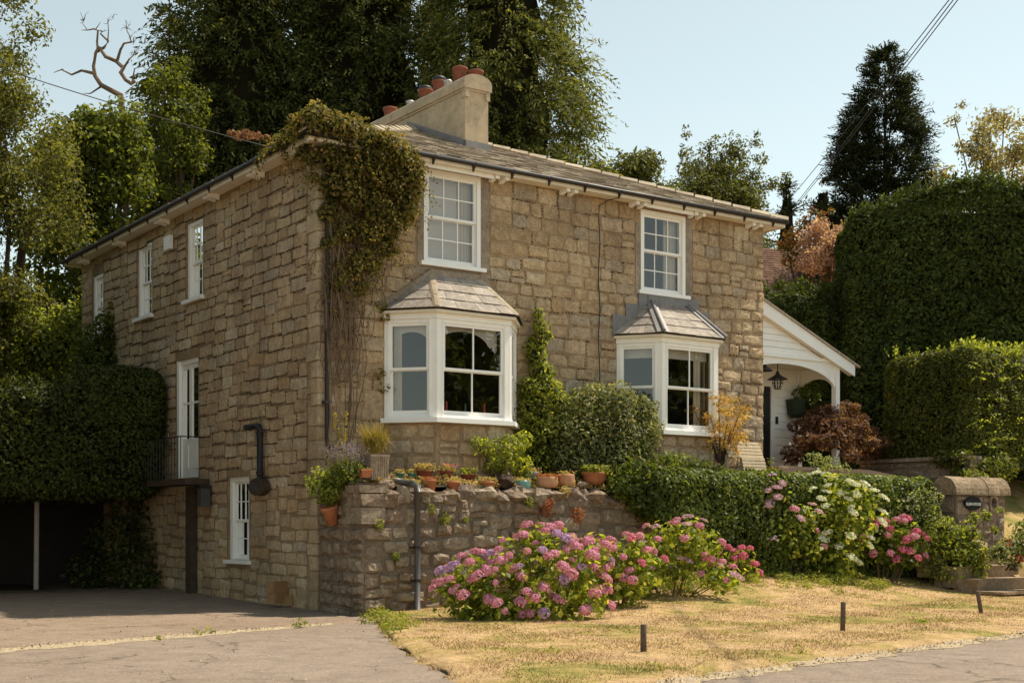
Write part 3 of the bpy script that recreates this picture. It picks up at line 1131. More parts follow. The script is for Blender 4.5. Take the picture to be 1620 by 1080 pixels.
def curtain(pl, parent, a0, a1, z0, z1, d, mat, folds=5, amp=.025):
    mb = MB()
    n = folds * 6
    for k in range(n):
        s, e = a0 + (a1 - a0) * k / n, a0 + (a1 - a0) * (k + 1) / n
        f0, f1 = d + amp * math.sin(k / 6 * 2 * math.pi), d + amp * math.sin((k + 1) / 6 * 2 * math.pi)
        mb.quad(pl.p(s, f0, z0), pl.p(e, f1, z0), pl.p(e, f1, z1), pl.p(s, f0, z1))
    mb.build("curtain", mat, parent, True)


def sash_window(pl, a0, a1, z0, z1, cols, ru, rl, label=None, rec=0.0, sill=.09, jamb=.085, arch=False, mid=None, head=.09, blind=None, curt=None, rm='interior', side_ext=.09):
    win = thing("window", label, None)
    win.parent = house
    mb = MB()
    pl.box(mb, a0, a0 + jamb, -.16, .018 - rec, z0, z1)
    pl.box(mb, a1 - jamb, a1, -.16, .018 - rec, z0, z1)
    pl.box(mb, a0 + jamb, a1 - jamb, -.16, .018 - rec, z1 - head, z1)
    pl.box(mb, a0 + jamb, a1 - jamb, -.16, -.012 - rec, z0, z0 + .03)
    if arch:
        n = 10
        top = [pl.p(a0 + (a1 - a0) * k / n, .018 - rec, z1 + .13 * math.sin(math.pi * k / n)) for k in range(n + 1)]
        off = pl.N * -.16
        mb.prism([pl.p(a0, .018 - rec, z1 + .001)] + top[1:-1] + [pl.p(a1, .018 - rec, z1 + .001)], off)
    mb.build("frame", M['white'], win)
    mb = MB()
    pl.box(mb, a0 - side_ext, a1 + side_ext, -.2, sill, z0 - .075, z0 - .001)
    mb.build("sill", M['white'], win)
    zm = mid if mid else (z0 + z1 - head) / 2
    ia, ib = a0 + jamb, a1 - jamb
    sash(pl, win, ia, ib, zm - .02, z1 - head, -.03 - rec, cols, ru, M['white'])
    sash(pl, win, ia, ib, z0 + .03, zm + .015, -.075 - rec, cols, rl, M['white'], bot=.075)
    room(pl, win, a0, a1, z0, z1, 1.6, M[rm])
    if blind:
        bz, bc = blind
        b = MB()
        pl.box(b, ia - .02, ib + .02, -.235, -.225, bz, z1)
        b.build("blind", M['blind'], win)
    if curt:
        for (c0, c1) in curt:
            curtain(pl, win, c0, c1, z0 - .05, z1, -.21, M['curtain'], 4)
    return win


(a0, a1, z0, z1) = F_WIN[0]
sash_window(PF, a0, a1, z0, z1, 3, 2, 2, "upper front sash window with pale blind, nearest the creeper", blind=(z0 + .06, 0), mid=z0 + .87, rm='room_grey', curt=[(a1 - .40, a1 - .1)])
(a0, a1, z0, z1) = F_WIN[1]
sash_window(PF, a0, a1, z0, z1, 3, 2, 2, "upper front sash window showing sky reflections and a net curtain", mid=z0 + .87, rm='room_grey', curt=[(a1 - .45, a1 - .08)])
for i, (a0, a1, z0, z1) in enumerate(S_WIN):
    sash_window(PS, a0, a1, z0, z1, 3, 2, 2, ["side sash window nearest the street corner", "side sash window midway along the eaves", "side sash window half hidden by the shrub"][i], rec=.05, jamb=.1, sill=.1, head=.08,
                curt=[(a0 + .1, a0 + .5)] if i == 0 else None, rm='room_grey' if i == 0 else 'interior')
(a0, a1, z0, z1) = S_LOW
sash_window(PS, a0, a1, z0, z1, 3, 2, 2, "low arched-head sash window near the driveway", rec=.06, jamb=.12, arch=True, sill=.08)
(a0, a1, z0, z1) = S_ARCH
sash_window(PS, a0, a1, z0, z1, 3, 2, 2, "arched-head window peeping over the hedge", rec=.05, jamb=.1, arch=True)
# french door
(a0, a1, z0, z1) = S_DOOR
dr = thing("french_door", "white glazed door opening on the small balcony", None)
dr.parent = house
mb = MB()
PS.box(mb, a0, a0 + .07, -.3, -.06, z0, z1)
PS.box(mb, a1 - .12, a1, -.3, .0, z0, z1)
PS.box(mb, a0 + .07, a1 - .12, -.3, -.03, z1 - .1, z1)
mb.build("frame", M['white'], dr)
am = (a0 + a1) / 2
for (s, e) in ((a0 + .07, am - .004), (am + .004, a1 - .12)):
    mb = MB()
    PS.box(mb, s, e, -.12, -.08, z0, z0 + .85)
    PS.box(mb, s, s + .065, -.12, -.07, z0 + .85, z1 - .1)
    PS.box(mb, e - .065, e, -.12, -.07, z0 + .85, z1 - .1)
    PS.box(mb, s + .065, e - .065, -.12, -.07, z1 - .2, z1 - .1)
    PS.box(mb, s + .065, e - .065, -.115, -.075, z0 + 1.6, z0 + 1.64)
    PS.box(mb, s + .12, e - .12, -.081, -.066, z0 + .2, z0 + .7)
    mb.build("door_leaf", M['white'], dr)
    for (p, q) in ((z0 + .85, z0 + 1.6), (z0 + 1.64, z1 - .2)):
        g = MB()
        g.quad(PS.p(s + .065, -.095, p), PS.p(e - .065, -.095, p), PS.p(e - .065, -.095, q), PS.p(s + .065, -.095, q))
        g.build("pane", M['glass'], dr)
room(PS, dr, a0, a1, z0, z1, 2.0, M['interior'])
# balcony
bal = thing("balcony", "narrow dark balcony with thin iron railing under the white glazed door", None)
bal.parent = house
mb = MB()
PS.box(mb, 4.85, 7.3, .045, .55, 2.38, 2.5)
mb.build("balcony_slab", M['old_timber'], bal)
mb = MB()
PS.box(mb, 5.0, 7.3, .58, .60, 3.36, 3.385)
PS.box(mb, 5.0, 5.02, .05, .58, 3.36, 3.385)
mb.build("handrail", M['iron'], bal)
for k in range(14):
    mb = MB()
    a = 5.0 + k * .17
    mb.tube([PS.p(a, .59, 2.5), PS.p(a, .59, 3.36)], .009, 6)
    mb.build("baluster", M['iron'], bal)
mb = MB()
PS.box(mb, 5.5, 5.8, .05, .17, -.1, 2.36)
mb.build("support_post", M['old_timber'], bal)
# wall lantern under the balcony
wlp = thing("wall_lantern", "dark box lantern under the balcony edge", None)
wlp.parent = house
mb = MB()
PS.box(mb, 4.72, 4.95, .06, .26, 1.92, 2.30)
mb.build("lantern_case", M['plastic_grey'], wlp)
mb = MB()
PS.box(mb, 4.69, 4.98, .05, .29, 2.30, 2.36)
mb.build("lantern_cap", M['iron'], wlp)
# flue pipe and boiler vent
fp = thing("flue_pipe", "black cranked flue pipe rising from a boxed wall vent", None)
fp.parent = house
mb = MB()
q = lambda a, d, z: PS.p(a, d, z)
mb.tube([q(2.18, .12, 2.28), q(2.18, .12, 3.33), q(2.22, .12, 3.42), q(2.32, .12, 3.44), q(2.82, .12, 3.44)], .06, 12)
for z in (2.5, 3.25):
    mb.tube([q(2.18, .12, z), q(2.18, .12, z + .06)], .073, 12)
mb.build("pipe", M['iron'], fp, True)
mb = MB()
n = 14
mb.prism([q(2.26 + .36 * math.cos(2 * math.pi * k / n), .03, 2.27 + .17 * math.sin(2 * math.pi * k / n)) for k in range(n)], PS.N * .13)
mb.build("vent_box", M['old_timber'], fp)
mb = MB()
for k in range(6):
    PS.box(mb, 2.20 + k * .06, 2.225 + k * .06, .161, .172, 2.18, 2.36)
mb.build("vent_grille", M['plastic_grey'], fp)
# alarm box
mb = MB()
PS.box(mb, 6.85, 7.2, .035, .12, 7.62, 7.92)
mb.build("alarm_box", M['white'], house)


# ---- bay windows
def patch_slates(P00, P10, P01, P11, rows, wid, nrm, rng, mats, parent, stuff=False, name="slate", th=.012):
    """slates on a quad: P00-P10 bottom edge, P01-P11 top edge"""
    P00, P10, P01, P11, nrm = map(Vector, (P00, P10, P01, P11, nrm))
    acc = MB()
    for r in range(rows):
        t0, t1 = r / rows, min(1, (r + 1.12) / rows)
        l0, r0 = P00.lerp(P01, t0), P10.lerp(P11, t0)
        l1, r1 = P00.lerp(P01, t1), P10.lerp(P11, t1)
        L = (r0 - l0).length
        n = max(1, round(L / wid))
        off = (.5 if r % 2 else 0)
        edges = [0.0] + [min(1, max(0, (k + off + rng.uniform(-.12, .12)) / n)) for k in range(0 if off else 1, n)] + [1.0]
        for s, e in zip(edges, edges[1:]):
            if e - s < .02: continue
            g_ = .004 / max(L, .1)
            lift = rng.uniform(.014, .026)
            j = lambda: rng.uniform(-.012, .012)
            dn = (l0 - l1).normalized()
            a, b = l0.lerp(r0, s + g_) + nrm * lift + dn * j(), l0.lerp(r0, e - g_) + nrm * lift + dn * j()
            c, d = l1.lerp(r1, e - g_) + nrm * .004, l1.lerp(r1, s + g_) + nrm * .004
            mb = acc if stuff else MB()
            mb.hexa([a, b, c, d, a + nrm * th, b + nrm * th, c + nrm * th, d + nrm * th])
            if not stuff:
                mb.build(name, mats, parent)
    if stuff:
        acc.build(name + "_courses", mats, parent)["kind"] = "stuff"


def bay_window(q, label, second=False):
    bay = thing("bay_window", label, None)
    bay.parent = house
    A, B, C, D = (q['a'], 0), (q['b'], -BAY_D), (q['c'], -BAY_D), (q['d'], 0)
    facets = []
    for (s, e) in ((A, B), (B, C), (C, D)):
        dv = Vector((e[0] - s[0], e[1] - s[1], 0))
        L = dv.length
        dv.normalize()
        facets.append((Pl((s[0], s[1], 0), dv, (dv.y, -dv.x, 0)), L))
    # stone base
    poly = [(A[0] + .06, 0), (B[0] + .02, -BAY_D + .06), (C[0] - .02, -BAY_D + .06), (D[0] - .06, 0)]
    mb = MB()
    mb.prism([(x, y, 2.1) for (x, y) in poly], (0, 0, BZ0 - .08 - 2.1))
    mb.build("bay_base", M['mortar'], bay)
    for k, (pl, L) in enumerate(facets):
        pl2 = Pl(pl.O - pl.N * .055, pl.A, pl.N)
        zz = courses(2.25, BZ0 - .1, .24, .33, rng)
        st = lay_stones(.05, L - .05, zz, [], .28, .6, rng, .02, .015)
        for (c, z, w, h) in st:
            pts, f = stone_verts(c, z, w, h, rng.uniform(.012, .025), rng.uniform(.005, .015), rng)
            m_ = MB()
            m_.v, m_.f = [pl2.p(*t) for t in pts], f
            m_.build("stone", M['stone'], bay)
    # sill and head
    def ring(o, z0_, z1_, nm, mt):
        k = o
        pts = [(A[0] - k, -.012), (B[0] - k * .55, -BAY_D - k), (C[0] + k * .55, -BAY_D - k), (D[0] + k, -.012)]
        m_ = MB()
        m_.prism([(x, y, z0_) for (x, y) in pts], (0, 0, z1_ - z0_))
        m_.build(nm, mt, bay)
    ring(.09, BZ0 - .085, BZ0, "sill", M['white'])
    ring(.02, BZ1 - .10, BZ1, "head", M['white'])
    ring(.10, BZ1 + .001, BZ1 + .055, "eaves_board", M['cream'])
    for k, (pl, L) in enumerate(facets):
        fr = MB()
        jw = .15 if k == 1 else .16
        jl, jr = (.10, jw) if k == 0 else ((jw, jw) if k == 1 else (jw, .10))
        zt = BZ1 - .102
        pl.box(fr, .004, jl, -.12, 0, BZ0 + .002, zt)
        pl.box(fr, L - jr, L - .004, -.12, 0, BZ0 + .002, zt)
        pl.box(fr, jl, L - jr, -.12, -.006, zt - .07, zt)
        pl.box(fr, jl, L - jr, -.12, -.006, BZ0 + .002, BZ0 + .06)
        # slim mouldings on the posts
        pl.box(fr, jl - .035, jl - .012, 0, .012, BZ0 + .03, zt)
        pl.box(fr, L - jr + .012, L - jr + .035, 0, .012, BZ0 + .03, zt)
        fr.build("frame", M['white'], bay)
        cols = 2 if k == 1 else 1
        z0_, z1_ = BZ0 + .06, zt - .07
        zm = z0_ + (z1_ - z0_) * .5
        sash(pl, bay, jl, L - jr, zm - .02, z1_, -.03, cols, 1, M['white'], t=.03)
        sash(pl, bay, jl, L - jr, z0_, zm + .015, -.072, cols, 1, M['white'], bot=.085, t=.03)
        P = pl.p
        if not second:
            # scalloped pelmet blind behind the glass
            m_ = MB()
            n = 16
            cs = 2 if k == 1 else 1
            for c_ in range(cs):
                s0, s1 = jl + .03 + (L - jr - jl - .06) * c_ / cs, jl + .03 + (L - jr - jl - .06) * (c_ + 1) / cs
                for i in range(n):
                    t0, t1 = i / n, (i + 1) / n
                    if k == 1:
                        dr_ = lambda t: z1_ - .10 - .30 * (1 - math.sqrt(max(0, 1 - (min(1.0, abs(((t + c_) / 2 * 1.12 + .04 - .5) * 2.0))) ** 2))) + (.06 * math.sin((t - .72) * 22) if c_ == 1 and t > .72 else 0)
                    else:
                        dr_ = lambda t: z1_ - .14 - .24 * (1 - math.sqrt(max(0, 1 - min(1.0, abs(2 * t - .95)) ** 2)))
                    m_.quad(P(s0 + (s1 - s0) * t0, -.2, dr_(t0)), P(s0 + (s1 - s0) * t1, -.2, dr_(t1)),
                            P(s0 + (s1 - s0) * t1, -.2, z1_ + .1), P(s0 + (s1 - s0) * t0, -.2, z1_ + .1))
            m_.build("scalloped_blind", M['blind'], bay)
        elif k < 2:
            m_ = MB()
            pl.box(m_, jl - .02, L - jr + .02, -.235, -.228, z1_ - .22, z1_ + .06)
            m_.build("blind", M['blind'], bay)
    # curtains at the sides and the room behind
    if second:
        pc = facets[1]
        curtain(pc[0], bay, pc[1] - .50, pc[1] - .30, BZ0, BZ1 - .15, -.24, M['curtain'], 2)
        curtain(facets[2][0], bay, .1, .9, BZ0, BZ1 - .15, -.30, M['curtain'], 4)
    else:
        curtain(facets[0][0], bay, .12, .28, BZ0, BZ1 - .15, -.20, M['curtain'], 2)
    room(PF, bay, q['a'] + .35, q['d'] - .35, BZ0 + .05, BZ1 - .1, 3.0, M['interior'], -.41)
    m_ = MB()
    m_.prism([(x, y, BZ0 + .002) for (x, y) in [(A[0] + .2, -.0), (B[0] + .06, -BAY_D + .15), (C[0] - .06, -BAY_D + .15), (D[0] - .2, 0)]], (0, 0, .03))
    m_.build("window_board", M['cream'], bay)
    m_ = MB()
    m_.prism([(x, y, BZ1 - .09) for (x, y) in [(A[0] + .2, .3), (B[0] + .06, -BAY_D + .15), (C[0] - .06, -BAY_D + .15), (D[0] - .2, .3)]], (0, 0, .03))
    m_.build("bay_ceiling", M['cream'], bay)
    # roof
    ze, zt = BZ1 + .065, 6.27
    o = .14
    eA, eB, eC, eD = (A[0] - o, -.0, ze), (B[0] - o * .6, -BAY_D - o, ze), (C[0] + o * .6, -BAY_D - o, ze), (D[0] + o, 0.0, ze)
    tl, tr = (B[0] + .33, -.03, zt), (C[0] - .22, -.03, zt)
    m_ = MB()
    m_.v = [eA, eB, eC, eD, tl, tr, (eA[0], .0, ze - .02), (eD[0], .0, ze - .02)]
    m_.f = [(0, 1, 4), (1, 2, 5, 4), (2, 3, 5), (0, 3, 2, 1)]
    m_.build("roof_boarding", M['dark_timber'], bay)
    sm_ = M['slate_bay']
    rows = 4
    V3 = Vector
    for (p00, p10, p01, p11) in ((eA, eB, tl, tl), (eB, eC, tl, tr), (eC, eD, tr, tr)):
        nr = (V3(p10) - V3(p00)).cross(V3(p01) - V3(p00)).normalized()
        if nr.z < 0: nr = -nr
        patch_slates(p00, p10, p01, p11, rows, .42, nr, rng, sm_, bay)
    for (s, e) in ((eB, tl), (eC, tr)):
        s, e = V3(s), V3(e)
        if second:
            m_ = MB()
            m_.tube([s + V3((0, -.03, .05)), e + V3((0, -.02, .05))], .035, 8)
            dv = (e - s).normalized()
            sd = dv.cross(V3((0, 0, 1))).normalized()
            m_.quad(s + sd * .13 + V3((0, 0, .02)), e + sd * .1 + V3((0, 0, .035)), e + V3((0, 0, .065)), s + V3((0, 0, .05)))
            m_.quad(s - sd * .13 + V3((0, 0, .02)), e - sd * .1 + V3((0, 0, .035)), e + V3((0, 0, .065)), s + V3((0, 0, .05)))
            m_.build("lead_roll", M['lead'], bay)
        else:
            n = 3
            for k in range(n):
                a_, b_ = s.lerp(e, k / n), s.lerp(e, (k + 1) / n - .01)
                m_ = MB()
                sd = (b_ - a_).normalized().cross(V3((0, 0, 1))).normalized()
                u_ = V3((0, 0, .045))
                lo = V3((0, 0, .012))
                m_.hexa([a_ - sd * .075 + lo, a_ + sd * .075 + lo, b_ + sd * .075 + lo, b_ - sd * .075 + lo, a_ - sd * .03 + u_, a_ + sd * .03 + u_, b_ + sd * .03 + u_, b_ - sd * .03 + u_])
                m_.build("hip_tile", M['hip'], bay)
    # flashing against the wall
    m_ = MB()
    if second:
        for (s, e) in ((eA, tl), (eD, tr)):
            s, e = V3(s), V3(e)
            n = 3
            for k in range(n):
                a_, b_ = s.lerp(e, k / n), s.lerp(e, (k + 1) / n)
                x0, x1 = sorted((a_.x, b_.x))
                m_.box(x0 - (.02 if s is eA else 0), x1, -.05 - .004 * k, -.038, min(a_.z, b_.z) - .02, max(a_.z, b_.z) + .17)
        m_.box(tl[0] - .1, tr[0] + .12, -.075, -.04, zt - .02, zt + .16)
    else:
        for (s, e) in ((eA, tl), (eD, tr)):
            s, e = V3(s), V3(e)
            u_ = V3((0, -.03, .1))
            m_.hexa([s + V3((0, -.03, -.02)), e + V3((0, -.03, -.02)), e + u_, s + u_, s + V3((0, -.06, -.02)), e + V3((0, -.06, -.02)), e + u_ + V3((0, -.03, 0)), s + u_ + V3((0, -.03, 0))])
        m_.box(tl[0] - .05, tr[0] + .05, -.07, -.03, zt - .02, zt + .09)
    m_.build("flashing", M['lead'] if second else M['cement'], bay)
    # dressing of the wall hidden behind the bay
    return facets


b1 = bay_window(BAYS[0], "white bay window nearer the creeper, scalloped blind inside, tiled hips on its slate roof")
b2 = bay_window(BAYS[1], "white bay window nearer the porch with lead rolls on its slate roof", True)

# ---- eaves, gutter and main roof
OH = .33
ZE = 8.36
mb = MB()
mb.box(-OH, WL + OH, -OH, -.001, 8.30, 8.33)
mb.box(-OH, -.001, 0, WD + OH, 8.30, 8.33)
mb.box(WL + .001, WL + OH, 0, WD + OH, 8.30, 8.33)
mb.box(0, WL, WD + .001, WD + OH, 8.30, 8.33)
mb.build("soffit", M['cream'], house)
mb = MB()
mb.box(-OH - .02, WL + OH + .02, -OH - .02, -OH, 8.285, 8.40)
mb.box(-OH - .02, -OH, -OH, WD + OH, 8.27, 8.40)
mb.box(WL + OH, WL + OH + .02, -OH, WD + OH, 8.27, 8.40)
mb.box(-OH, WL + OH, WD + OH, WD + OH + .02, 8.27, 8.40)
mb.build("fascia", M['cream'], house)
mb = MB()
mb.tube([(-OH - .07, -OH - .07, 8.385), (WL + OH + .06, -OH - .07, 8.385)], .046, 10)
mb.tube([(-OH - .07, -OH - .07, 8.385), (-OH - .07, WD + OH + .06, 8.36)], .046, 10)
gut = mb.build("gutter", M['gutter'], house, True)
for u in lin(.4, 11.2, 12):
    mb = MB()
    mb.hexa([(u - .02, -OH - .07, 8.31), (u + .02, -OH - .07, 8.31), (u + .02, -OH - .021, 8.24), (u - .02, -OH - .021, 8.24),
             (u - .02, -OH - .125, 8.40), (u + .02, -OH - .125, 8.40), (u + .02, -OH - .021, 8.36), (u - .02, -OH - .021, 8.36)])
    mb.build("gutter_bracket", M['gutter'], gut)
for w in lin(.6, 13.3, 11):
    mb = MB()
    mb.hexa([(-OH - .07, w - .02, 8.31), (-OH - .021, w - .02, 8.24), (-OH - .021, w + .02, 8.24), (-OH - .07, w + .02, 8.31),
             (-OH - .125, w - .02, 8.40), (-OH - .021, w - .02, 8.36), (-OH - .021, w + .02, 8.36), (-OH - .125, w + .02, 8.40)])
    mb.build("gutter_bracket", M['gutter'], gut)


def corbel(u, w, axis):
    mb = MB()
    prof = [(0.0, 0), (.26, 0), (.26, -.075), (.18, -.075), (.15, -.06), (.08, -.085), (.0, -.10)]
    if axis == 'f':
        mb.prism([(u - .045, -.03 - x * .98, 8.299 + z) for (x, z) in prof], (.09, 0, 0))
    else:
        mb.prism([(-.03 - x * .98, w - .045, 8.299 + z) for (x, z) in prof], (0, .09, 0))
    mb.build("eaves_bracket", M['white'], house)


for u in (1.92, 2.1, 3.72, 3.95, 5.45, 5.65, 7.28, 7.5, 8.95, 9.17, 10.7, 10.92):
    corbel(u, 0, 'f')
for w in (.4, .6, 2.2, 2.4, 4.35, 4.55, 7.1, 7.3, 9.9, 10.1, 12.6, 12.8):
    corbel(0, w, 's')
for (x0, x1) in ((2.16, 3.66), (7.56, 8.89)):
    mb = MB()
    mb.box(x0, x1, -.25, -.2, 8.215, 8.298)
    mb.build("eaves_moulding", M['white'], house)

RPch = .42
eo = OH + .07
HW = (WL + 2 * eo) / 2
zr = ZE + .02 + RPch * HW
um = WL / 2
c00, c10, c11, c01 = (-eo, -eo, ZE + .05), (WL + eo, -eo, ZE + .05), (WL + eo, WD + eo, ZE + .05), (-eo, WD + eo, ZE + .05)
r0, r1 = (um, -eo + HW, zr), (um, WD + eo - HW, zr)
mb = MB()
mb.v = [c00, c10, c11, c01, r0, r1]
mb.f = [(0, 1, 4), (1, 2, 5, 4), (2, 3, 5), (3, 0, 4, 5)]
roof = mb.build("roof", M['slate'], house)


def nrm_of(a, b, c):
    n_ = (Vector(b) - Vector(a)).cross(Vector(c) - Vector(a)).normalized()
    return n_ if n_.z > 0 else -n_


patch_slates(c00, c10, r0, r0, 30, .30, nrm_of(c00, c10, r0), rng, M['slate'], roof, True)
patch_slates(c01, c00, r1, r0, 30, .30, nrm_of(c01, c00, r0), rng, M['slate'], roof, True, "side_slate")
patch_slates(c10, c11, r0, r1, 30, .30, nrm_of(c10, c11, r0), rng, M['slate'], roof, True, "rear_slate")
for (s, e) in ((c00, r0), (c10, r0)):
    s, e = Vector(s), Vector(e)
    n = 20
    dv = (e - s).normalized()
    sd = dv.cross(Vector((0, 0, 1))).normalized()
    for k in range(n):
        a_, b_ = s.lerp(e, k / n) + Vector((0, 0, .01)), s.lerp(e, (k + 1) / n - .004)
        jl = rng.uniform(-.008, .008)
        mb = MB()
        lo, hi, t = Vector((0, 0, -.03)), Vector((0, 0, .085 + jl)), Vector((0, 0, .03))
        for sg in (-1, 1):
            mb.hexa([a_ + sd * (.17 * sg) + lo, a_ + hi - t, b_ + hi - t, b_ + sd * (.17 * sg) + lo,
                     a_ + sd * (.17 * sg) + lo + t, a_ + hi + t * .6, b_ + hi + t * .2, b_ + sd * (.17 * sg) + lo + t])
        mb.build("hip_tile", M['hip'], roof)
for (s, e) in ((r0, r1),):
    mb = MB()
    s, e = Vector(s), Vector(e)
    mb.hexa([s + Vector((-.17, 0, -.05)), s + Vector((.17, 0, -.05)), e + Vector((.17, 0, -.05)), e + Vector((-.17, 0, -.05)),
             s + Vector((-.03, 0, .1)), s + Vector((.03, 0, .1)), e + Vector((.03, 0, .1)), e + Vector((-.03, 0, .1))])
    mb.build("ridge_tile", M['hip'], roof)

# ---- chimney
ch = thing("chimney", "long rendered chimney stack with rounded coping and a row of clay pots", None)
ch.parent = house
cu0, cu1, cw0, cw1, cz1 = 5.13, 5.74, 3.0, 7.2, 11.12
mb = MB()
mb.box(cu0, cu1, cw0, cw1, 9.2, cz1)
mb.build("stack", M['render'], ch)
mb = MB()
o = .06
n = 8
prof = [(cu0 - o, cz1)] + [(cu0 - o, cz1 + .16)] + [((cu0 + cu1) / 2 - ((cu1 - cu0) / 2 + o) * math.cos(math.pi * k / n), cz1 + .16 + .17 * math.sin(math.pi * k / n)) for k in range(1, n)] + [(cu1 + o, cz1 + .16), (cu1 + o, cz1)]
mb.prism([(x, cw0 - o, z) for (x, z) in prof], (0, cw1 - cw0 + 2 * o, 0))
mb.box(cu0 - .03, cu1 + .03, cw0 - .03, cw1 + .03, cz1 - .05, cz1 - .001)
mb.build("coping", M['render'], ch)
mb = MB()
for a in (cu0 - .02, cu1 - .08):
    mb.box(a, a + .1, cw0 - .05, cw0 + .1, cz1 - .2, cz1 - .051)
mb.build("corbel", M['render'], ch)
mb = MB()
zb = ZE + RPch * (cw0 + eo)
mb.box(cu0 - .05, cu1 + .05, cw0 - .06, cw0 - .004, zb - .12, zb + .17)
mb.hexa([(cu0 - .05, cw0 - .06, zb - .1), (cu0 - .006, cw0 - .06, zb - .1), (cu0 - .006, cw0 + 2.4, zb + .9), (cu0 - .05, cw0 + 2.4, zb + .9),
         (cu0 - .05, cw0 - .06, zb + .17), (cu0 - .006, cw0 - .06, zb + .17), (cu0 - .006, cw0 + 2.4, zb + 1.17), (cu0 - .05, cw0 + 2.4, zb + 1.17)])
mb.quad((cu0 - .15, cw0 - .22, zb - .055), (cu1 + .15, cw0 - .22, zb - .055), (cu1 + .15, cw0 - .01, zb + .06), (cu0 - .15, cw0 - .01, zb + .06))
mb.build("flashing", M['lead'], ch)
uc = (cu0 + cu1) / 2
potp = [(.11, -.2), (.15, -.2), (.145, .18), (.15, .2), (.175, .21), (.18, .27), (.16, .28), (.13, .28), (.12, .1)]
for (w, h, kind, du) in ((3.25, .08, 'r', .14), (3.62, .22, 'r', -.04), (4.55, .18, 's', 0), (5.15, .14, 'r', 0), (6.7, .10, 'r', -.05)):
    mb = MB()
    mb.lathe([(r, z + h) for (r, z) in potp], 16, (uc + du, w, cz1 + .16))
    p_ = mb.build("chimney_pot", M['pot_red'], ch, True)
    if kind == 's':
        pass
mb = MB()
for w in (4.55, 5.15):
    mb.lathe([(.13, .38), (.165, .40), (.165, .46), (.1, .5), (.0, .5)], 14, (uc, w, cz1 + .16 + (.06 if w < 5 else 0)))
mb.build("pot_cowl", M['iron'], ch, True)
for (w, z) in ((4.1, .28), (5.75, .24)):
    mb = MB()
    mb.lathe([(.075, -.1), (.085, z), (.10, z + .02), (.10, z + .05), (.06, z + .07), (.0, z + .07)], 12, (uc - .05, w, cz1 + .16))
    mb.build("metal_flue", M['metal'], ch, True)

# ---- downpipe at the corner and the cable on the front
mb = MB()
mb.tube([(.12, -.12, 8.3), (.12, -.12, 3.1), (.13, -.13, 2.95), (.28, -.22, 2.86), (.5, -.3, 2.84)], .045, 10)
dp = mb.build("downpipe", M['gutter'], house, True)
for z in (3.7, 5.5, 7.2):
    mb = MB()
    mb.box(.055, .185, -.18, -.03, z, z + .05)
    mb.build("pipe_clip", M['gutter'], dp)
pts = [(6.75, -.32, 8.28), (6.55, -.2, 8.22), (6.43, -.05, 8.12), (6.41, -.055, 7.9)]
for k in range(14):
    pts.append((6.42 + .02 * math.sin(k * 1.3), -.058, 7.7 - k * .28))
mb = MB()
mb.tube(pts, .011, 5)
mb.build("cable", M['cable'], house)

# ---- porch on the far end
po = thing("porch", "white weatherboarded lean-to porch with arched opening and posts", None)
po.parent = house
w0, w1 = .8, 2.05
ue = 14.69
zl = lambda u: 7.10 - (u - 11.26) * .403
# boards of the half gable
zb0, k = 5.62, 0
while zb0 < 6.95:
    z1 = min(zb0 + .15, 7.0)
    uR = min(14.55, 11.26 + (7.10 - .34 - z1) / .403)
    uR0 = min(14.55, 11.26 + (7.10 - .34 - zb0) / .403)
    if uR > 11.3:
        mb = MB()
        mb.hexa([(11.27, w0 - .022, zb0), (uR0, w0 - .022, zb0), (uR0, w0 + .03, zb0), (11.27, w0 + .03, zb0),
                 (11.27, w0 - .002, z1 - .004), (uR, w0 - .002, z1 - .004), (uR, w0 + .03, z1 - .004), (11.27, w0 + .03, z1 - .004)])
        mb.build("weatherboard", M['white'], po)
    zb0 = z1
# bargeboard and roof
mb = MB()
mb.hexa([(11.2, w0 - .16, zl(11.2) - .36), (15.15, w0 - .16, zl(15.15) - .30), (15.15, w0 - .12, zl(15.15) - .30), (11.2, w0 - .12, zl(11.2) - .36),
         (11.2, w0 - .16, zl(11.2) - .03), (15.15, w0 - .16, zl(15.15) - .03), (15.15, w0 - .12, zl(15.15) - .03), (11.2, w0 - .12, zl(11.2) - .03)])
mb.build("bargeboard", M['white'], po)
mb = MB()
mb.hexa([(11.27, w0 - .12, zl(11.27) - .36), (15.1, w0 - .12, zl(15.1) - .30), (15.1, w0 - .0, zl(15.1) - .30), (11.27, w0 - .0, zl(11.27) - .36),
         (11.27, w0 - .12, zl(11.27) - .32), (15.1, w0 - .12, zl(15.1) - .26), (15.1, w0 - .0, zl(15.1) - .26), (11.27, w0 - .0, zl(11.27) - .32)])
mb.build("verge_soffit", M['cream'], po)
mb = MB()
mb.hexa([(11.27, w0 - .2, zl(11.27) - .028), (15.3, w0 - .2, zl(15.3) - .028), (15.3, w1 + .4, zl(15.3) - .028), (11.27, w1 + .4, zl(11.27) - .028),
         (11.27, w0 - .2, zl(11.27) + .02), (15.3, w0 - .2, zl(15.3) + .02), (15.3, w1 + .4, zl(15.3) + .02), (11.27, w1 + .4, zl(11.27) + .02)])
mb.build("porch_roof", M['slate'], po)


def arch_panel(mb, pl, a0, a1, zs_, rise, ztop, th, n=18):
    ac, ra = (a0 + a1) / 2, (a1 - a0) / 2
    pt = lambda k: (ac - ra * math.cos(math.pi * k / n), zs_ + rise * math.sin(math.pi * k / n))
    for k in range(n):
        (p, zp), (q_, zq) = pt(k), pt(k + 1)
        P = pl.p
        mb.hexa([P(p, 0, zp), P(q_, 0, zq), P(q_, -th, zq), P(p, -th, zp), P(p, 0, ztop), P(q_, 0, ztop), P(q_, -th, ztop), P(p, -th, ztop)])


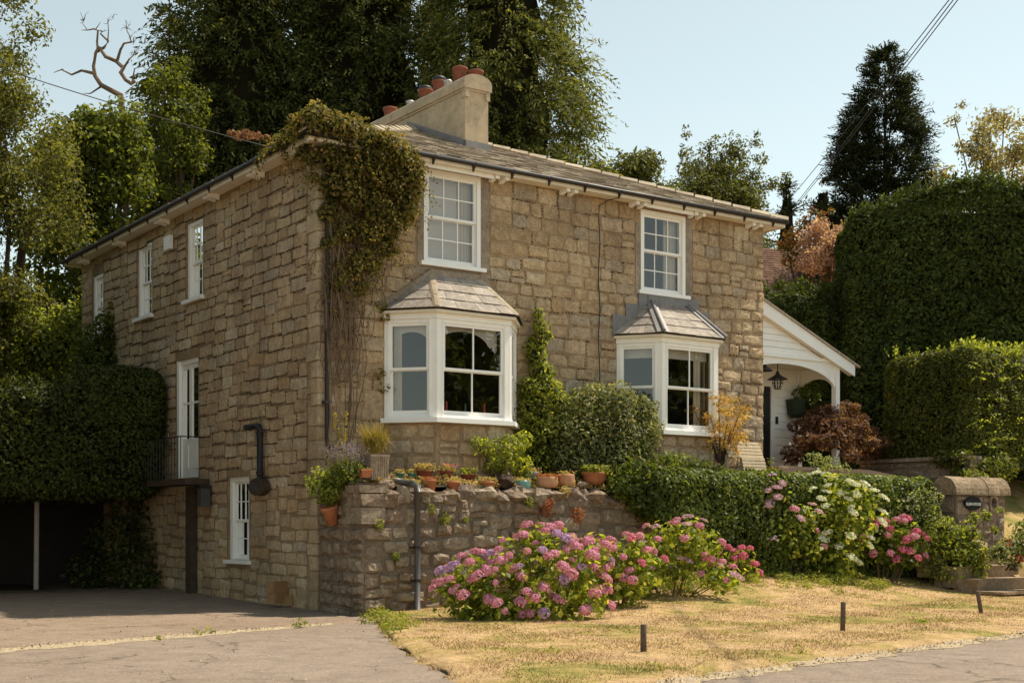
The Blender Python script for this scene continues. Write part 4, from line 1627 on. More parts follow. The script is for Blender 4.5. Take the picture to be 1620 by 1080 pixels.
PP = Pl((0, w0, 0), (1, 0, 0), (0, -1, 0))
mb = MB()
arch_panel(mb, PP, 11.27, 14.60, 4.85, .55, 5.53, .06)
PQ = Pl((ue + .02, 0, 0), (0, 1, 0), (1, 0, 0))
arch_panel(mb, PQ, w0 + .12, w1 - .06, 4.85, .35, 5.53, .05)
mb.build("arch_board", M['white'], po)
mb = MB()
mb.box(11.27, 14.95, w0 - .05, w0 + .06, 5.531, 5.615)
mb.build("arch_moulding", M['white'], po)
for w in (w0 + .03, w1 + .02):
    mb = MB()
    mb.box(ue - .10, ue + .04, w - .07, w + .07, 2.75, 5.53)
    mb.build("porch_post", M['white'], po)
zz = 2.95
while zz < 5.3:
    mb = MB()
    mb.hexa([(13.74, w1 - .022, zz), (14.58, w1 - .022, zz), (14.58, w1 + .03, zz), (13.74, w1 + .03, zz),
             (13.74, w1 - .002, zz + .196), (14.58, w1 - .002, zz + .196), (14.58, w1 + .03, zz + .196), (13.74, w1 + .03, zz + .196)])
    mb.build("weatherboard", M['white'], po)
    zz += .2
mb = MB()
mb.box(11.27, 14.6, w1 + .031, w1 + .09, 2.85, 7.0 - 1.45)
mb.build("back_wall", M['white'], po)
mb = MB()
mb.box(11.27, 14.7, w0 + .07, w1 - .03, 5.46, 5.50)
mb.build("porch_ceiling", M['cream'], po)
mb = MB()
mb.box(13.62, 13.73, w1 - .05, w1 + .03, 2.95, 5.1)
mb.box(12.6, 12.72, w1 - .05, w1 + .03, 2.95, 5.1)
mb.box(12.72, 13.62, w1 - .05, w1 + .03, 5.0, 5.12)
mb.build("door_frame", M['white'], po)
mb = MB()
mb.box(12.73, 13.61, w1 - .02, w1 + .028, 2.95, 4.99)
for (x0, x1) in ((12.82, 13.12), (13.22, 13.52)):
    for (z0, z1) in ((3.1, 3.75), (3.9, 4.85)):
        mb.box(x0, x1, w1 - .03, w1 - .0201, z0, z1)
mb.build("front_door", M['door_black'], po)
mb = MB()
mb.box(13.80, 13.86, w1 - .06, w1 - .023, 4.08, 4.26)
mb.build("doorbell", M['iron'], po)
mb = MB()
mb.box(12.4, 14.8, w0 - .2, w1, 2.70, 2.94)
mb.build("porch_step", M['step'], po)
# lantern hanging in the porch
lan = thing("porch_lantern", "dark cage lantern with a wide metal shade hanging under the porch arch", "lantern", hw(13.0, 1.2, 4.98), HR)
mb = MB()
mb.lathe([(.0, .30), (.03, .28), (.05, .22), (.12, .16), (.24, .10), (.245, .085), (.1, .10), (.0, .12)], 18)
mb.tube([(0, 0, .28), (0, 0, .49)], .012, 6)
mb.build("lamp_shade", M['iron'], lan, True)
mb = MB()
for k in range(8):
    q = 2 * math.pi * k / 8
    mb.tube([(.11 * math.cos(q), .11 * math.sin(q), .11), (.125 * math.cos(q), .125 * math.sin(q), 0), (.08 * math.cos(q), .08 * math.sin(q), -.14)], .007, 5)
for (r, z) in ((.125, 0), (.08, -.14)):
    mb.tube([(r * math.cos(2 * math.pi * k / 16), r * math.sin(2 * math.pi * k / 16), z) for k in range(17)], .007, 5)
mb.build("cage", M['iron'], lan)
mb = MB()
mb.lathe([(.0, -.11), (.06, -.11), (.075, 0), (.07, .09), (0, .1)], 14)
mb.build("lamp_glass", M['glass'], lan, True)
la2 = thing("wall_lamp", "small dark wall lamp just inside the porch beside the house corner", "wall lamp", hw(12.28, .95, 5.2), HR)
mb = MB()
mb.lathe([(.0, .22), (.04, .2), (.06, .12), (.2, .02), (.2, .0), (.05, .03), (0, .05)], 16)
mb.build("lamp_shade", M['iron'], la2, True)
mb = MB()
mb.tube([(0, 0, .2), (-.1, .02, .27), (-.35, .02, .27)], .015, 6)
mb.build("lamp_arm", M['iron'], la2)

# every part that was gathered under a frame object becomes a mesh part with its sub-parts below it
MAIN = dict(window='frame', french_door='frame', balcony='balcony_slab', wall_lantern='lantern_case', flue_pipe='pipe', bay_window='bay_base', chimney='stack', porch='back_wall')
for e in list(house.children):
    if e.type != 'EMPTY': continue
    nm = e.name.split('.')[0]
    kids = list(e.children)
    main = next(k for k in kids if k.name.split('.')[0] == MAIN[nm])
    lab = e.get("label")
    bpy.data.objects.remove(e)
    main.parent = house
    main.name = nm
    if lab: main["label"] = lab
    for k in kids:
        if k is not main: k.parent = main

# ------------------------------------------------------------------ terrace wall with its pots
tw = thing("terrace_wall", "rough rubble retaining wall holding up the pot-covered terrace", "retaining wall", hw(0, 0, 0), HR)
TW = -1.6
PT = Pl((0, TW, 0), (1, 0, 0), (0, -1, 0))
PR = Pl((0, 0, 0), (0, -1, 0), (-1, 0, 0))          # return, a runs towards the street
mb = MB()
mb.box(.0, 14.6, TW, TW + .45, -.3, 2.12)
mb.box(.0, .4, TW + .45, -.06, -.3, 2.2)
core = mb.build("wall_core", M['rubble_mortar'], tw)
zs = courses(-.1, 2.02, .16, .30, rng)
tl_ = lay_stones(.02, 7.6, zs, [], .20, .66, rng, .022, .075, 3.0)
put_stones(PT, tl_, tw, M['rubble'], rng, (.012, .06), (.01, .05), 260, jit=.035, inset=.12, stuffname="rubble_facing")
zs = courses(-.1, 2.15, .16, .30, rng)
tr_ = lay_stones(.1, -TW + .03, zs, [], .22, .5, rng, .03, .03, 1.0)
put_stones(PR, tr_, tw, M['rubble'], rng, (.01, .06), (.01, .05), 60, jit=.03, inset=.16)


def rock(name, c, rad, parent, mat, amp=.22, seg=9, rings=5, label=None):
    mb = MB()
    mb.blob((0, 0, 0), rad, rng, seg, rings, amp)
    o = mb.build(name, mat, parent, False, c)
    o.rotation_euler = (rng.uniform(-.2, .2), rng.uniform(-.2, .2), rng.uniform(0, 3))
    return o


# coping rocks along the top
u = .45
while u < 5.9:
    w_ = rng.uniform(.28, .62)
    mb = MB()
    pts = []
    mb.blob((0, 0, 0), (w_ / 2 + .05, rng.uniform(.18, .26), rng.uniform(.12, .19)), rng, 9, 5, .3)
    o = mb.build("coping_stone", M['rubble'], tw, False, (u + w_ / 2, TW + .12 + rng.uniform(-.05, .03), 2.05 + rng.uniform(-.05, .04)))
    u += w_ * .95
# corner pier and the ledge that carries a tray
mb = MB()
for k, (x0, x1, z0, z1) in enumerate(((-.07, .42, 1.55, 1.83), (-.05, .40, 1.85, 2.06), (-.09, .46, 2.08, 2.21))):
    m_ = MB()
    j = lambda: rng.uniform(-.02, .02)
    m_.hexa([(x0 + j(), TW - .09 + j(), z0), (x1 + j(), TW - .08 + j(), z0), (x1, TW + .4, z0), (x0, TW + .42, z0),
             (x0 + j(), TW - .09 + j(), z1), (x1 + j(), TW - .08 + j(), z1), (x1, TW + .4, z1), (x0, TW + .42, z1)])
    m_.build("pier_stone", M['rubble'], tw)
# ferny tufts on the wall face
for (px, py, s, mt) in ((702, 818, .10, 'weed'), (597, 828, .10, 'moss'), (834, 792, .10, 'moss'), (735, 820, .05, 'weed'), (624, 877, .08, 'weed'), (680, 803, .07, 'weed'), (862, 797, .16, 'sedum_red'), (912, 812, .13, 'sedum_red'), (893, 775, .10, 'sedum')):
    u_, z_ = front(px, py, TW - .05)
    V = blob_leaves(rs, [(u_, TW - .08, z_, s), (u_ + .02, TW - .06, z_ - s * .9, s * .7)], 9000, .05, .028, .4, .8)
    leaves("wall_fern", V, M[mt], tw)
# grey wall drain
dp2 = thing("drain_pipe", "dark grey drain pipe with a bent top standing against the terrace wall", "drain pipe", hw(1.03, TW - .12, .1), HR)
mb = MB()
mb.tube([(0, 0, -.1), (0, 0, 2.02)], .052, 12)
mb.tube([(0, 0, 2.0), (-.01, .01, 2.1), (-.06, .08, 2.16)], .06, 12)
mb.tube([(-.05, .07, 2.15), (-.28, .32, 2.21)], .05, 12)
mb.build("pipe", M['plastic_grey'], dp2, True)
for z in (.45, 1.02):
    mb = MB()
    mb.tube([(0, 0, z), (0, 0, z + .05)], .064, 12)
    mb.box(-.11, .03, .02, .1, z + .01, z + .04)
    mb.build("pipe_clip", M['iron'], dp2)


# ---- pots
def pot(name, label, cat, px, py, wpx, hpx, w, shape, mat, plant=None, pn=160, ps=.05, ph=.1, group="planted pots along the terrace wall", square=False):
    u_, z_ = front(px, py, w)
    Z = C1[1] + w * CU + u_ * SU
    R_, H_ = wpx / 2 * Z / FPX, hpx * Z / FPX
    t = thing(name, label, cat, hw(u_, w, z_), HR, group)
    mb = MB()
    n = 4 if square else 22
    if shape == 'flare':
        prof = [(0, 0), (R_ * .62, 0), (R_ * .93, H_ * .78), (R_ * 1.0, H_ * .8), (R_ * 1.0, H_), (R_ * .88, H_), (R_ * .85, H_ * .82), (0, H_ * .82)]
    elif shape == 'bowl':
        prof = [(0, 0), (R_ * .5, 0), (R_ * .8, H_ * .4), (R_ * .95, H_ * .85), (R_, H_ * .88), (R_, H_), (R_ * .9, H_), (R_ * .85, H_ * .85), (0, H_ * .85)]
    elif shape == 'drum':
        prof = [(0, 0), (R_ * .85, 0), (R_ * .95, H_ * .3), (R_, H_ * .9), (R_ * .97, H_), (R_ * .88, H_), (R_ * .85, H_ * .85), (0, H_ * .85)]
    else:
        prof = [(0, 0), (R_ * .9, 0), (R_ * .98, H_ * .7), (R_, H_ * .72), (R_, H_), (R_ * .9, H_), (R_ * .88, H_ * .8), (0, H_ * .8)]
    if square:
        prof = [(r * 1.25, z) for (r, z) in prof]
    mb.lathe(prof, n, (0, 0, 0), 1.0, .8 if not square else .8)
    body = mb.build("pot_body", mat, t, not square)
    if square:
        body.rotation_euler = (0, 0, R(45))
    m_ = MB()
    m_.lathe([(0, 0), (R_ * .86, .0)], 12, (0, 0, H_ * .86), 1, .8)
    m_.build("soil", M['soil'], t)
    if plant:
        P = np.stack([rs.uniform(-1, 1, pn) * R_ * .95, rs.uniform(-1, 1, pn) * R_ * .75, rs.random(pn) * ph], 1) + np.array([0, 0, H_ * .9])
        N = rs.normal(size=(pn, 3)) * .6 + np.array([0, 0, .6])
        leaves("plant", leaf_verts(rs, P, N, ps * (1 + rs.uniform(-.4, .4, pn)), ps * .6), M[plant], t)
    return t


pot("clay_tray", "small square terracotta tray on the corner pier of the wall", "plant pot", 577, 755, 28, 13, -1.42, 'flare', M['terracotta'], 'weed', 20, .05, .06, square=True)
pot("flower_pot", "terracotta pot of pink succulents beside the grey drain pipe", "plant pot", 680, 777, 25, 19, -1.42, 'flare', M['terracotta'], 'sedum_red', 200, .04, .07)
pot("flower_pot", "plain terracotta pot third along the wall top, right of the pink succulents", "plant pot", 717, 777, 24, 16, -1.42, 'flare', M['terracotta'], 'sedum', 110, .045, .09)
pot("flower_pot", "terracotta pot just left of the dark lava rock", "plant pot", 770, 776, 28, 15, -1.42, 'flare', M['terracotta'], 'sedum', 150, .05, .10)
pot("glazed_bowl", "pale turquoise glazed bowl with orange succulents right of the dark rock", "plant pot", 827, 774, 26, 14, -1.42, 'drum', M['teal'], 'sedum', 140, .04, .06)
pot("clay_trough", "rough mossy terracotta trough with trailing red sedum", "plant pot", 866, 771, 36, 17, -1.40, 'drum', M['terracotta_pale'], 'sedum_red', 200, .05, .08)
pot("flower_pot", "smooth pale terracotta pot between the mossy trough and the wide bowl", "plant pot", 897, 769, 27, 19, -1.40, 'drum', M['terracotta_pale'], 'sedum', 90, .05, .09)
pot("clay_bowl", "wide terracotta bowl of yellow-green grassy plants next to the ivy hedge", "plant pot", 941, 767, 46, 20, -1.36, 'bowl', M['terracotta'], 'weed', 420, .09, .16)
pot("glazed_bowl", "left of two green glazed bowls at the back of the terrace edge", "plant pot", 633, 757, 15, 9, -1.0, 'bowl', M['green_glaze'], 'sedum', 60, .05, .08, "green glazed bowls at the back")
pot("glazed_bowl", "right of two green glazed bowls at the back of the terrace edge", "plant pot", 651, 758, 13, 10, -1.0, 'bowl', M['green_glaze'], 'sedum', 60, .05, .08, "green glazed bowls at the back")
pot("clay_bowl", "dark red-brown bowl full of bushy pale sedum, largest of the back row", "plant pot", 672, 757, 30, 13, -1.0, 'bowl', M['terracotta_dark'], 'sedum', 260, .06, .14)
pot("clay_bowl", "dark red-brown bowl with pink flowers in the back row", "plant pot", 706, 756, 24, 12, -1.0, 'bowl', M['terracotta_dark'], 'sedum', 160, .05, .12)
pot("clay_saucer", "shallow dark red saucer with green spikes in the back row", "plant pot", 741, 758, 28, 8, -1.05, 'bowl', M['terracotta_dark'], 'weed', 90, .07, .13)
pot("grey_trough", "slate grey trough behind the turquoise bowl", "plant pot", 841, 760, 27, 14, -1.02, 'drum', M['lead'], 'sedum', 110, .05, .09)
# flowers of the pink bowl
u_, z_ = front(712, 738, -1.0)
t = thing("pink_flower", "small cluster of bright pink flowers in a dark red bowl", "flowers", hw(u_, -1.0, z_), HR)
P = rs.normal(size=(40, 3)) * [.11, .06, .035]
leaves("petals", leaf_verts(rs, P, rs.normal(size=(40, 3)) + [0, 0, .6], .04, .035), M['rose_pink'], t)
P = rs.normal(size=(60, 3)) * [.12, .07, .04] - [0, 0, .06]
leaves("foliage", leaf_verts(rs, P, rs.normal(size=(60, 3)), .05, .03), M['weed'], t)
# loose rocks on the wall
for (px, py, wp, hp, lab, mt) in ((800, 772, 27, 21, "dark pitted lava rock between two pots on the wall", 'gallet'), (610, 777, 27, 18, "pale rounded boulder beside the corner pier", 'rubble'), (921, 770, 17, 9, "small flat grey stone in front of the wide bowl", 'planter')):
    u_, z_ = front(px, py, -1.45)
    t = rock("loose_rock", hw(u_, -1.45, z_ + hp / 2 * .0115), (wp / 2 * .0117, wp / 2 * .010, hp / 2 * .0125), None, M[mt], .2, 10, 6)
    tag(t, lab, "rock")
# low succulents over the terrace edge
n = 5200
U_ = rs.uniform(.45, 6.2, n)
W_ = rs.uniform(-1.5, -.75, n)
Zs = 2.2 + (W_ + 1.5) * .12 + rs.random(n) * .11 * (1 + .8 * np.sin(U_ * 4.1) * np.sin(W_ * 9)) + .02
keep = (np.sin(U_ * 2.7 + 1) + np.sin(U_ * 6.3) + np.sin(W_ * 7 + U_)) > -1.1
P = np.stack([U_, W_, Zs], 1)[keep]
P = np.array([hw(*p) for p in P])
o = leaves("sedum_cover", leaf_verts(rs, P, rs.normal(size=P.shape) * .7 + [0, 0, .5], rs.uniform(.03, .075, len(P)), rs.uniform(.02, .04, len(P))), M['sedum'], kind='stuff')
# square cast stone planter with ornamental grass
u_, z_ = front(593, 759, -1.12)
t = thing("stone_planter", "square cast stone planter with bark-like relief holding tall tawny grass", "planter", hw(u_, -1.12, z_), HR)
mb = MB()
mb.hexa([(-.165, -.165, 0), (.165, -.165, 0), (.165, .165, 0), (-.165, .165, 0), (-.185, -.185, .43), (.185, -.185, .43), (.185, .185, .43), (-.185, .185, .43)])
mb.build("planter_body", M['planter'], t)
mb = MB()
for k in range(8):
    x = -.15 + k * .043
    mb.tube([(x + rng.uniform(-.01, .01), -.172 - .02 * z / .43, z) for z in (.02, .12, .22, .32, .4)], .012, 5)
mb.box(-.195, .195, -.195, .195, .40, .44)
mb.build("relief", M['planter'], t)
n = 420
th = rs.uniform(0, 2 * np.pi, n)
r_ = rs.random(n) * .13
B = np.stack([np.cos(th) * r_, np.sin(th) * r_, np.full(n, .42)], 1)
D = norm(np.stack([np.cos(th) * rs.random(n) * .45, np.sin(th) * rs.random(n) * .45, np.ones(n)], 1))
H_ = rs.uniform(.35, .72, n)
C_ = B + D * (H_ / 2)[:, None]
leaves("grass_tuft", leaf_verts(rs, C_, rs.normal(size=(n, 3)), H_, .012, A=D), M['grass_tall'], t)


def stalks(name, label, cat, loc, n, rad, hmin, hmax, mat, tipmat, wid=.012, spread=.35, leafmat=None, tipn=8, tips=.03, rot=HR):
    t = thing(name, label, cat, loc, rot)
    th = rs.uniform(0, 2 * np.pi, n)
    r_ = rs.random(n) * rad
    B = np.stack([np.cos(th) * r_, np.sin(th) * r_, np.zeros(n)], 1)
    D = norm(np.stack([np.cos(th) * rs.random(n) * spread, np.sin(th) * rs.random(n) * spread, np.ones(n)], 1))
    H_ = rs.uniform(hmin, hmax, n)
    leaves("stalks", leaf_verts(rs, B + D * (H_ / 2)[:, None], rs.normal(size=(n, 3)), H_, wid, A=D), mat, t)
    if tipmat is not None:
        s = (np.arange(tipn) / tipn)[None, :, None]
        P = (B + D * H_[:, None])[:, None, :] - D[:, None, :] * s * .22 * H_[:, None, None] + rs.normal(size=(n, tipn, 3)) * .012
        P = P.reshape(-1, 3)
        leaves("flower_spikes", leaf_verts(rs, P, rs.normal(size=P.shape), tips, tips * .7), tipmat, t, 'stuff')
    return t


u_, z_ = front(545, 730, -1.05)
stalks("lavender_plant", "mauve flowering lavender clump beside the square planter", "plant", hw(u_, -1.05, 2.35), 170, .22, .3, .62, M['moss'], M['lavender'], .01, .55)
stalks("verbascum_stem", "tall seeding flower stem beside the black downpipe", "plant", hw(*front(541, 700, -1.0)[:1], -1.0, 2.35), 7, .07, .75, 1.15, M['moss'], M['grass_tall'], .014, .1, tipn=22, tips=.045)
t = thing("corner_bush", "dark glossy leafy bush between lavender and planter", "bush", hw(*front(552, 735, -1.2)[:1], -1.2, 2.25), HR)
leaves("foliage", blob_leaves(rs, [(0, 0, .2, .25), (.12, 0, .26, .18), (-.12, .05, .15, .2)], 3600, .07, .045), M['ivy'], t)
# hanging plant with its clay wall pot on the return wall
t = thing("wall_pot", "terracotta wall pot hanging on the end of the terrace wall with trailing variegated plant", "wall pot", hw(-.1, -.75, 1.55), HR)
mb = MB()
mb.lathe([(0, -.02), (.09, 0), (.145, .26), (.165, .28), (.165, .33), (.14, .33), (.13, .28), (0, .27)], 20)
o = mb.build("pot_body", M['terracotta'], t, True)
o.rotation_euler = (.12, -.3, 0)
leaves("foliage", blob_leaves(rs, [(-.1, .0, .62, .30), (.08, -.05, .78, .26), (-.15, .2, .75, .28), (.0, .1, .45, .2), (-.12, -.18, .55, .2)], 2600, .075, .05), M['shrub_light'], t)
leaves("inner_foliage", blob_leaves(rs, [(-.05, .0, .58, .26), (.04, 0, .74, .22), (-.1, .15, .7, .22)], 1500, .08, .055, shell=.1), M['ivy'], t)

# candles and bottle on the bay window board
for (px, lab) in ((707, "left of two thin red candles on the bay window board"), (767, "right of two thin red candles on the bay window board")):
    u_, z_ = front(px, 655, -.52)
    t = thing("candle", lab, "candle", hw(u_, -.5, BZ0 + .033), HR, "candles in the bay window")
    mb = MB()
    mb.lathe([(0, 0), (.024, 0), (.022, .3), (.0, .31)], 10)
    mb.build("wax", M['candle'], t, True)
    mb = MB()
    mb.lathe([(0, 0), (.045, 0), (.045, .015), (.03, .03), (.0245, .05), (.0245, .0)], 12)
    mb.build("candle_holder", M['cream'], t, True)
u_, z_ = front(736, 655, -.5)
t = thing("glass_bottle", "conical green glass bottle standing between the candles", "bottle", hw(u_, -.5, BZ0 + .033), HR)
mb = MB()
mb.lathe([(0, 0), (.085, 0), (.09, .02), (.03, .14), (.02, .18), (.02, .27), (.025, .275), (.015, .28)], 16)
mb.build("bottle_body", M['bottle'], t, True)

# ------------------------------------------------------------------ planting against the front
def shrub(name, label, cat, loc, rot, blobs, per, L, W, mat, inner=None, stems=None, group=None, up=.35, rnd=.7, squash=.85, shell=.6):
    t = thing(name, label, cat, loc, rot, group)
    leaves("foliage", blob_leaves(rs, blobs, per, L, W, up, rnd, shell, squash=squash), mat, t)
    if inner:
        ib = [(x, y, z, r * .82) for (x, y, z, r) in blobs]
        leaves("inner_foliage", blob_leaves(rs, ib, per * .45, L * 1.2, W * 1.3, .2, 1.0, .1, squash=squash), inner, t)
    if stems is not False:
        mb = MB()
        for k in range(stems or 7):
            b = blobs[rng.randrange(len(blobs))]
            x0, y0 = rng.uniform(-.12, .12), rng.uniform(-.08, .08)
            mb.tube([(x0, y0, -.05), (x0 + (b[0] - x0) * .4 + rng.uniform(-.05, .05), y0 + (b[1] - y0) * .4, b[2] * .5), (b[0], b[1], b[2])], [.022, .016, .006], 5)
        mb.build("stems", M['bark'], t)
    return t


bl = [(0, 0, .95, .75), (-.65, .02, .95, .65), (.6, -.02, .95, .66), (.05, -.1, 1.5, .62), (-.5, -.05, 1.5, .5), (.6, -.1, 1.45, .52), (-.85, -.1, .45, .5), (.75, -.15, .4, .5), (0, -.2, .45, .6), (1.0, -.1, 1.15, .42), (.95, -.2, 1.5, .3)]
shrub("variegated_shrub", "large rounded variegated shrub covering the wall between the two bay windows", "shrub", hw(6.02, -.62, 2.38), HR, bl, 5200, .10, .032, M['shrub_var'], M['hedge_dark'], 8)
bl = [(0, 0, .4, .42), (.05, 0, .95, .42), (-.05, 0, 1.4, .38), (.18, -.05, 1.85, .36), (-.1, 0, 1.85, .3), (.15, 0, 2.2, .28), (.05, .05, 2.5, .22), (.1, .05, 2.8, .2), (.15, .05, 3.1, .17), (.1, .05, 3.35, .13), (.4, -.1, 1.6, .3), (.5, -.1, 1.1, .4), (.55, -.1, .6, .4), (.3, .05, 2.95, .11), (-.1, .05, 2.7, .12)]
shrub("climbing_jasmine", "bright green climber rising in a narrow plume up the wall between the bays", "climber", hw(4.62, -.3, 2.35), HR, bl, 4300, .085, .04, M['climber'], M['understorey'], 6)
bl = [(0, 0, .62, .27), (.28, 0, .72, .28), (-.3, .02, .68, .2), (.15, -.02, .4, .26), (.42, -.05, .42, .26), (.5, -.05, .85, .2), (-.5, .03, .76, .12), (.55, -.1, .15, .2), (-.15, 0, .36, .18)]
shrub("rose_bush", "light green rose bush under the first bay window", "bush", hw(3.3, -.95, 2.3), HR, bl, 3600, .07, .04, M['climber'], None, 7)
# orange acer in its dark tub
u_, z_ = front(1140, 728, -.75)
t = thing("orange_acer", "small orange-gold acer in front of the second bay window", "small tree", hw(u_, -.75, 2.62), HR)
mb = MB()
tips = []
for k in range(14):
    q = k * .449 + rng.uniform(-.2, .2)
    ex, ey, ez = math.cos(q) * rng.uniform(.35, 1.0), math.sin(q) * rng.uniform(.1, .45), rng.uniform(.6, 1.62)
    tips.append((ex, ey, ez))
    mb.tube([(0, 0, -.1), (rng.uniform(-.03, .03), 0, .18), (ex * .45, ey * .45, .2 + ez * .4), (ex, ey, ez)], [.04, .032, .016, .005], 6)
mb.build("trunk", M['bark'], t)
bl = [(x, y, z, rng.uniform(.16, .28)) for (x, y, z) in tips] + [(x * .6 + .05, y * .6, z * .8 + .1, rng.uniform(.14, .24)) for (x, y, z) in tips] + [(x * .9, y * .8, z * .6, rng.uniform(.12, .2)) for (x, y, z) in tips]
leaves("crown", blob_leaves(rs, bl, 1500, .075, .035, .4, .7, .2, squash=.6), M['acer'], t)
mb = MB()
mb.lathe([(0, -.35), (.3, -.35), (.36, -.04), (.38, 0), (.33, 0), (.32, -.05), (0, -.05)], 18)
mb.build("tub", M['dark_timber'], t, True)
# slatted garden seat
u_, z_ = front(1180, 745, -1.1)
t = thing("garden_seat", "weathered slatted timber garden seat above the ivy hedge", "garden seat", hw(u_, -1.1, 2.54), HR)
for k in range(5):
    z0 = .44 + k * .072
    mb = MB()
    x0, x1 = -.52, .52 - (.04 if k == 4 else 0)
    if k == 4: x0 = -.30
    y0 = -.02 + k * .028
    mb.hexa([(x0, y0, z0), (x1, y0, z0), (x1, y0 + .03, z0), (x0, y0 + .03, z0), (x0, y0 + .022, z0 + .058), (x1, y0 + .022, z0 + .058), (x1, y0 + .052, z0 + .058), (x0, y0 + .052, z0 + .058)])
    mb.build("back_slat", M['timber'], t)
for k in range(5):
    z0 = .10 + k * .07
    mb = MB()
    y0 = -.12 + k * .018
    mb.hexa([(-.16, y0, z0), (.53, y0, z0), (.53, y0 + .03, z0), (-.16, y0 + .03, z0), (-.16, y0 + .015, z0 + .055), (.53, y0 + .015, z0 + .055), (.53, y0 + .045, z0 + .055), (-.16, y0 + .045, z0 + .055)])
    mb.build("seat_slat", M['timber'], t)
for (x0, y0) in ((-.45, .08), (-.12, -.03), (.45, .08), (.42, -.03)):
    mb = MB()
    mb.box(x0, x0 + .06, y0 + .03, y0 + .09, -.1, .5)
    mb.build("leg", M['timber'], t)
# creeping grey plant at the porch
shrub("trailing_plant", "pale grey-green trailing plant at the foot of the porch", "plant", hw(12.6, -.55, 2.75), HR, [(0, 0, .2, .25), (.4, 0, .15, .22), (.75, 0, .1, .18), (-.3, 0, .3, .2)], 2600, .07, .03, M['silver'], None, False)
shrub("corner_climber", "thin leafy shoots at the foot of the house corner beside the porch", "plant", hw(11.0, -.35, 2.7), HR, [(0, 0, .1, .15), (.15, 0, .3, .1)], 2400, .06, .03, M['weed'], None, False)
# planter on the porch wall
t = thing("hanging_planter", "dark green hanging planter with leafy plant on the porch back wall", "hanging planter", hw(14.35, 1.85, 4.25), HR)
mb = MB()
mb.lathe([(0, 0), (.15, .0), (.21, .1), (.25, .42), (.27, .45), (.22, .45), (0, .4)], 16)
mb.build("pot_body", plain_mat("green_planter", (.03, .045, .025), .7, .3), t, True)
leaves("foliage", blob_leaves(rs, [(.1, -.05, .62, .22), (.35, -.1, .68, .22), (.5, -.1, .55, .2), (.55, -.1, .82, .14)], 2200, .11, .05), M['ivy'], t)
# dark red maple
bl = []
for k in range(34):
    q, rr = rng.uniform(0, 6.28), rng.random() ** .5
    bl.append((math.cos(q) * rr * 1.25, math.sin(q) * rr * .7, .75 + (1 - rr ** 2) * .95 + rng.uniform(-.25, .1), rng.uniform(.24, .36)))
bl += [(math.cos(q) * 1.35, math.sin(q) * .8, rng.uniform(.35, .8), .28) for q in np.linspace(0, 6.1, 12)]
shrub("red_maple", "low dark red-brown Japanese maple mound behind the porch post", "shrub", at(1322, 735, 33.4)[:2] + (2.85,), HR, bl, 2300, .13, .045, M['maple'], None, 7, squash=.55)
shrub("yellow_flowers", "little yellow-green plant under the red maple", "plant", at(1304, 738, 32.0)[:2] + (2.75,), HR, [(0, 0, .15, .15), (.1, 0, .35, .12)], 2500, .08, .04, M['weed'], None, False)

# ---- creeper at the street corner
t = thing("wall_creeper", "dense reddish-green creeper draped over the street corner eaves with bare stems below", "climber", hw(0, 0, 0), HR)
bl = [(-.05, -.42, 8.60, .30), (-.28, -.40, 8.56, .26), (.3, -.46, 8.55, .30), (.7, -.46, 8.48, .30), (1.1, -.46, 8.40, .31), (1.45, -.46, 8.24, .33), (1.66, -.42, 7.9, .30), (1.68, -.34, 7.55, .28),
      (1.55, -.26, 7.2, .29), (1.25, -.3, 7.8, .36), (.85, -.32, 7.95, .38), (.45, -.3, 7.95, .36), (.18, -.26, 7.55, .28), (.5, -.24, 7.45, .36), (.95, -.24, 7.3, .36), (1.35, -.2, 6.95, .26), (.9, -.18, 6.8, .30), (.45, -.17, 6.8, .28), (.12, -.16, 7.1, .22), (.12, -.13, 6.55, .16), (.15, -.2, 8.1, .3),
      (-.4, -.12, 8.58, .22), (-.42, .2, 8.48, .18), (-.42, .5, 8.43, .15), (-.42, .8, 8.40, .12), (-.42, 1.15, 8.40, .09), (-.2, .0, 8.3, .15), (-.16, -.1, 8.0, .14), (-.08, -.1, 7.7, .13), (-.2, .3, 8.2, .10), (.9, -.13, 6.45, .18), (.55, -.13, 6.4, .14), (.3, -.12, 6.2, .12),
      (-.15, -.36, 8.78, .2), (.1, -.4, 8.70, .2), (-.32, -.3, 8.72, .17), (.5, -.45, 8.66, .16), (1.75, -.4, 8.15, .2), (1.7, -.3, 7.3, .2), (.6, -.14, 6.15, .26), (.3, -.13, 5.85, .18), (1.0, -.14, 6.3, .24), (1.32, -.15, 6.6, .24), (.75, -.12, 5.8, .16)]
leaves("foliage", blob_leaves(rs, [(x, y, z, r * .92) for (x, y, z, r) in bl], 5200, .078, .052, .4, .8, .45), M['creeper'], t)
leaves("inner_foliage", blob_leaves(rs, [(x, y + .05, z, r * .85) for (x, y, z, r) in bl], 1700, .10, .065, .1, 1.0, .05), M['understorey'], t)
nS = 460
bi = rs.integers(0, len(bl), nS)
BL = np.array(bl)[bi]
dS = norm(rs.normal(size=(nS, 3)))
OS = BL[:, :3] + dS * BL[:, 3:4] * 1.0
leaves("hanging_shoots", spray_verts(rs, OS, norm(dS * [1, 1, .6] + [0, -.1, -.1]), 9, .27, .06, .038, 1.1, .6), M['creeper'], t)
mb = MB()
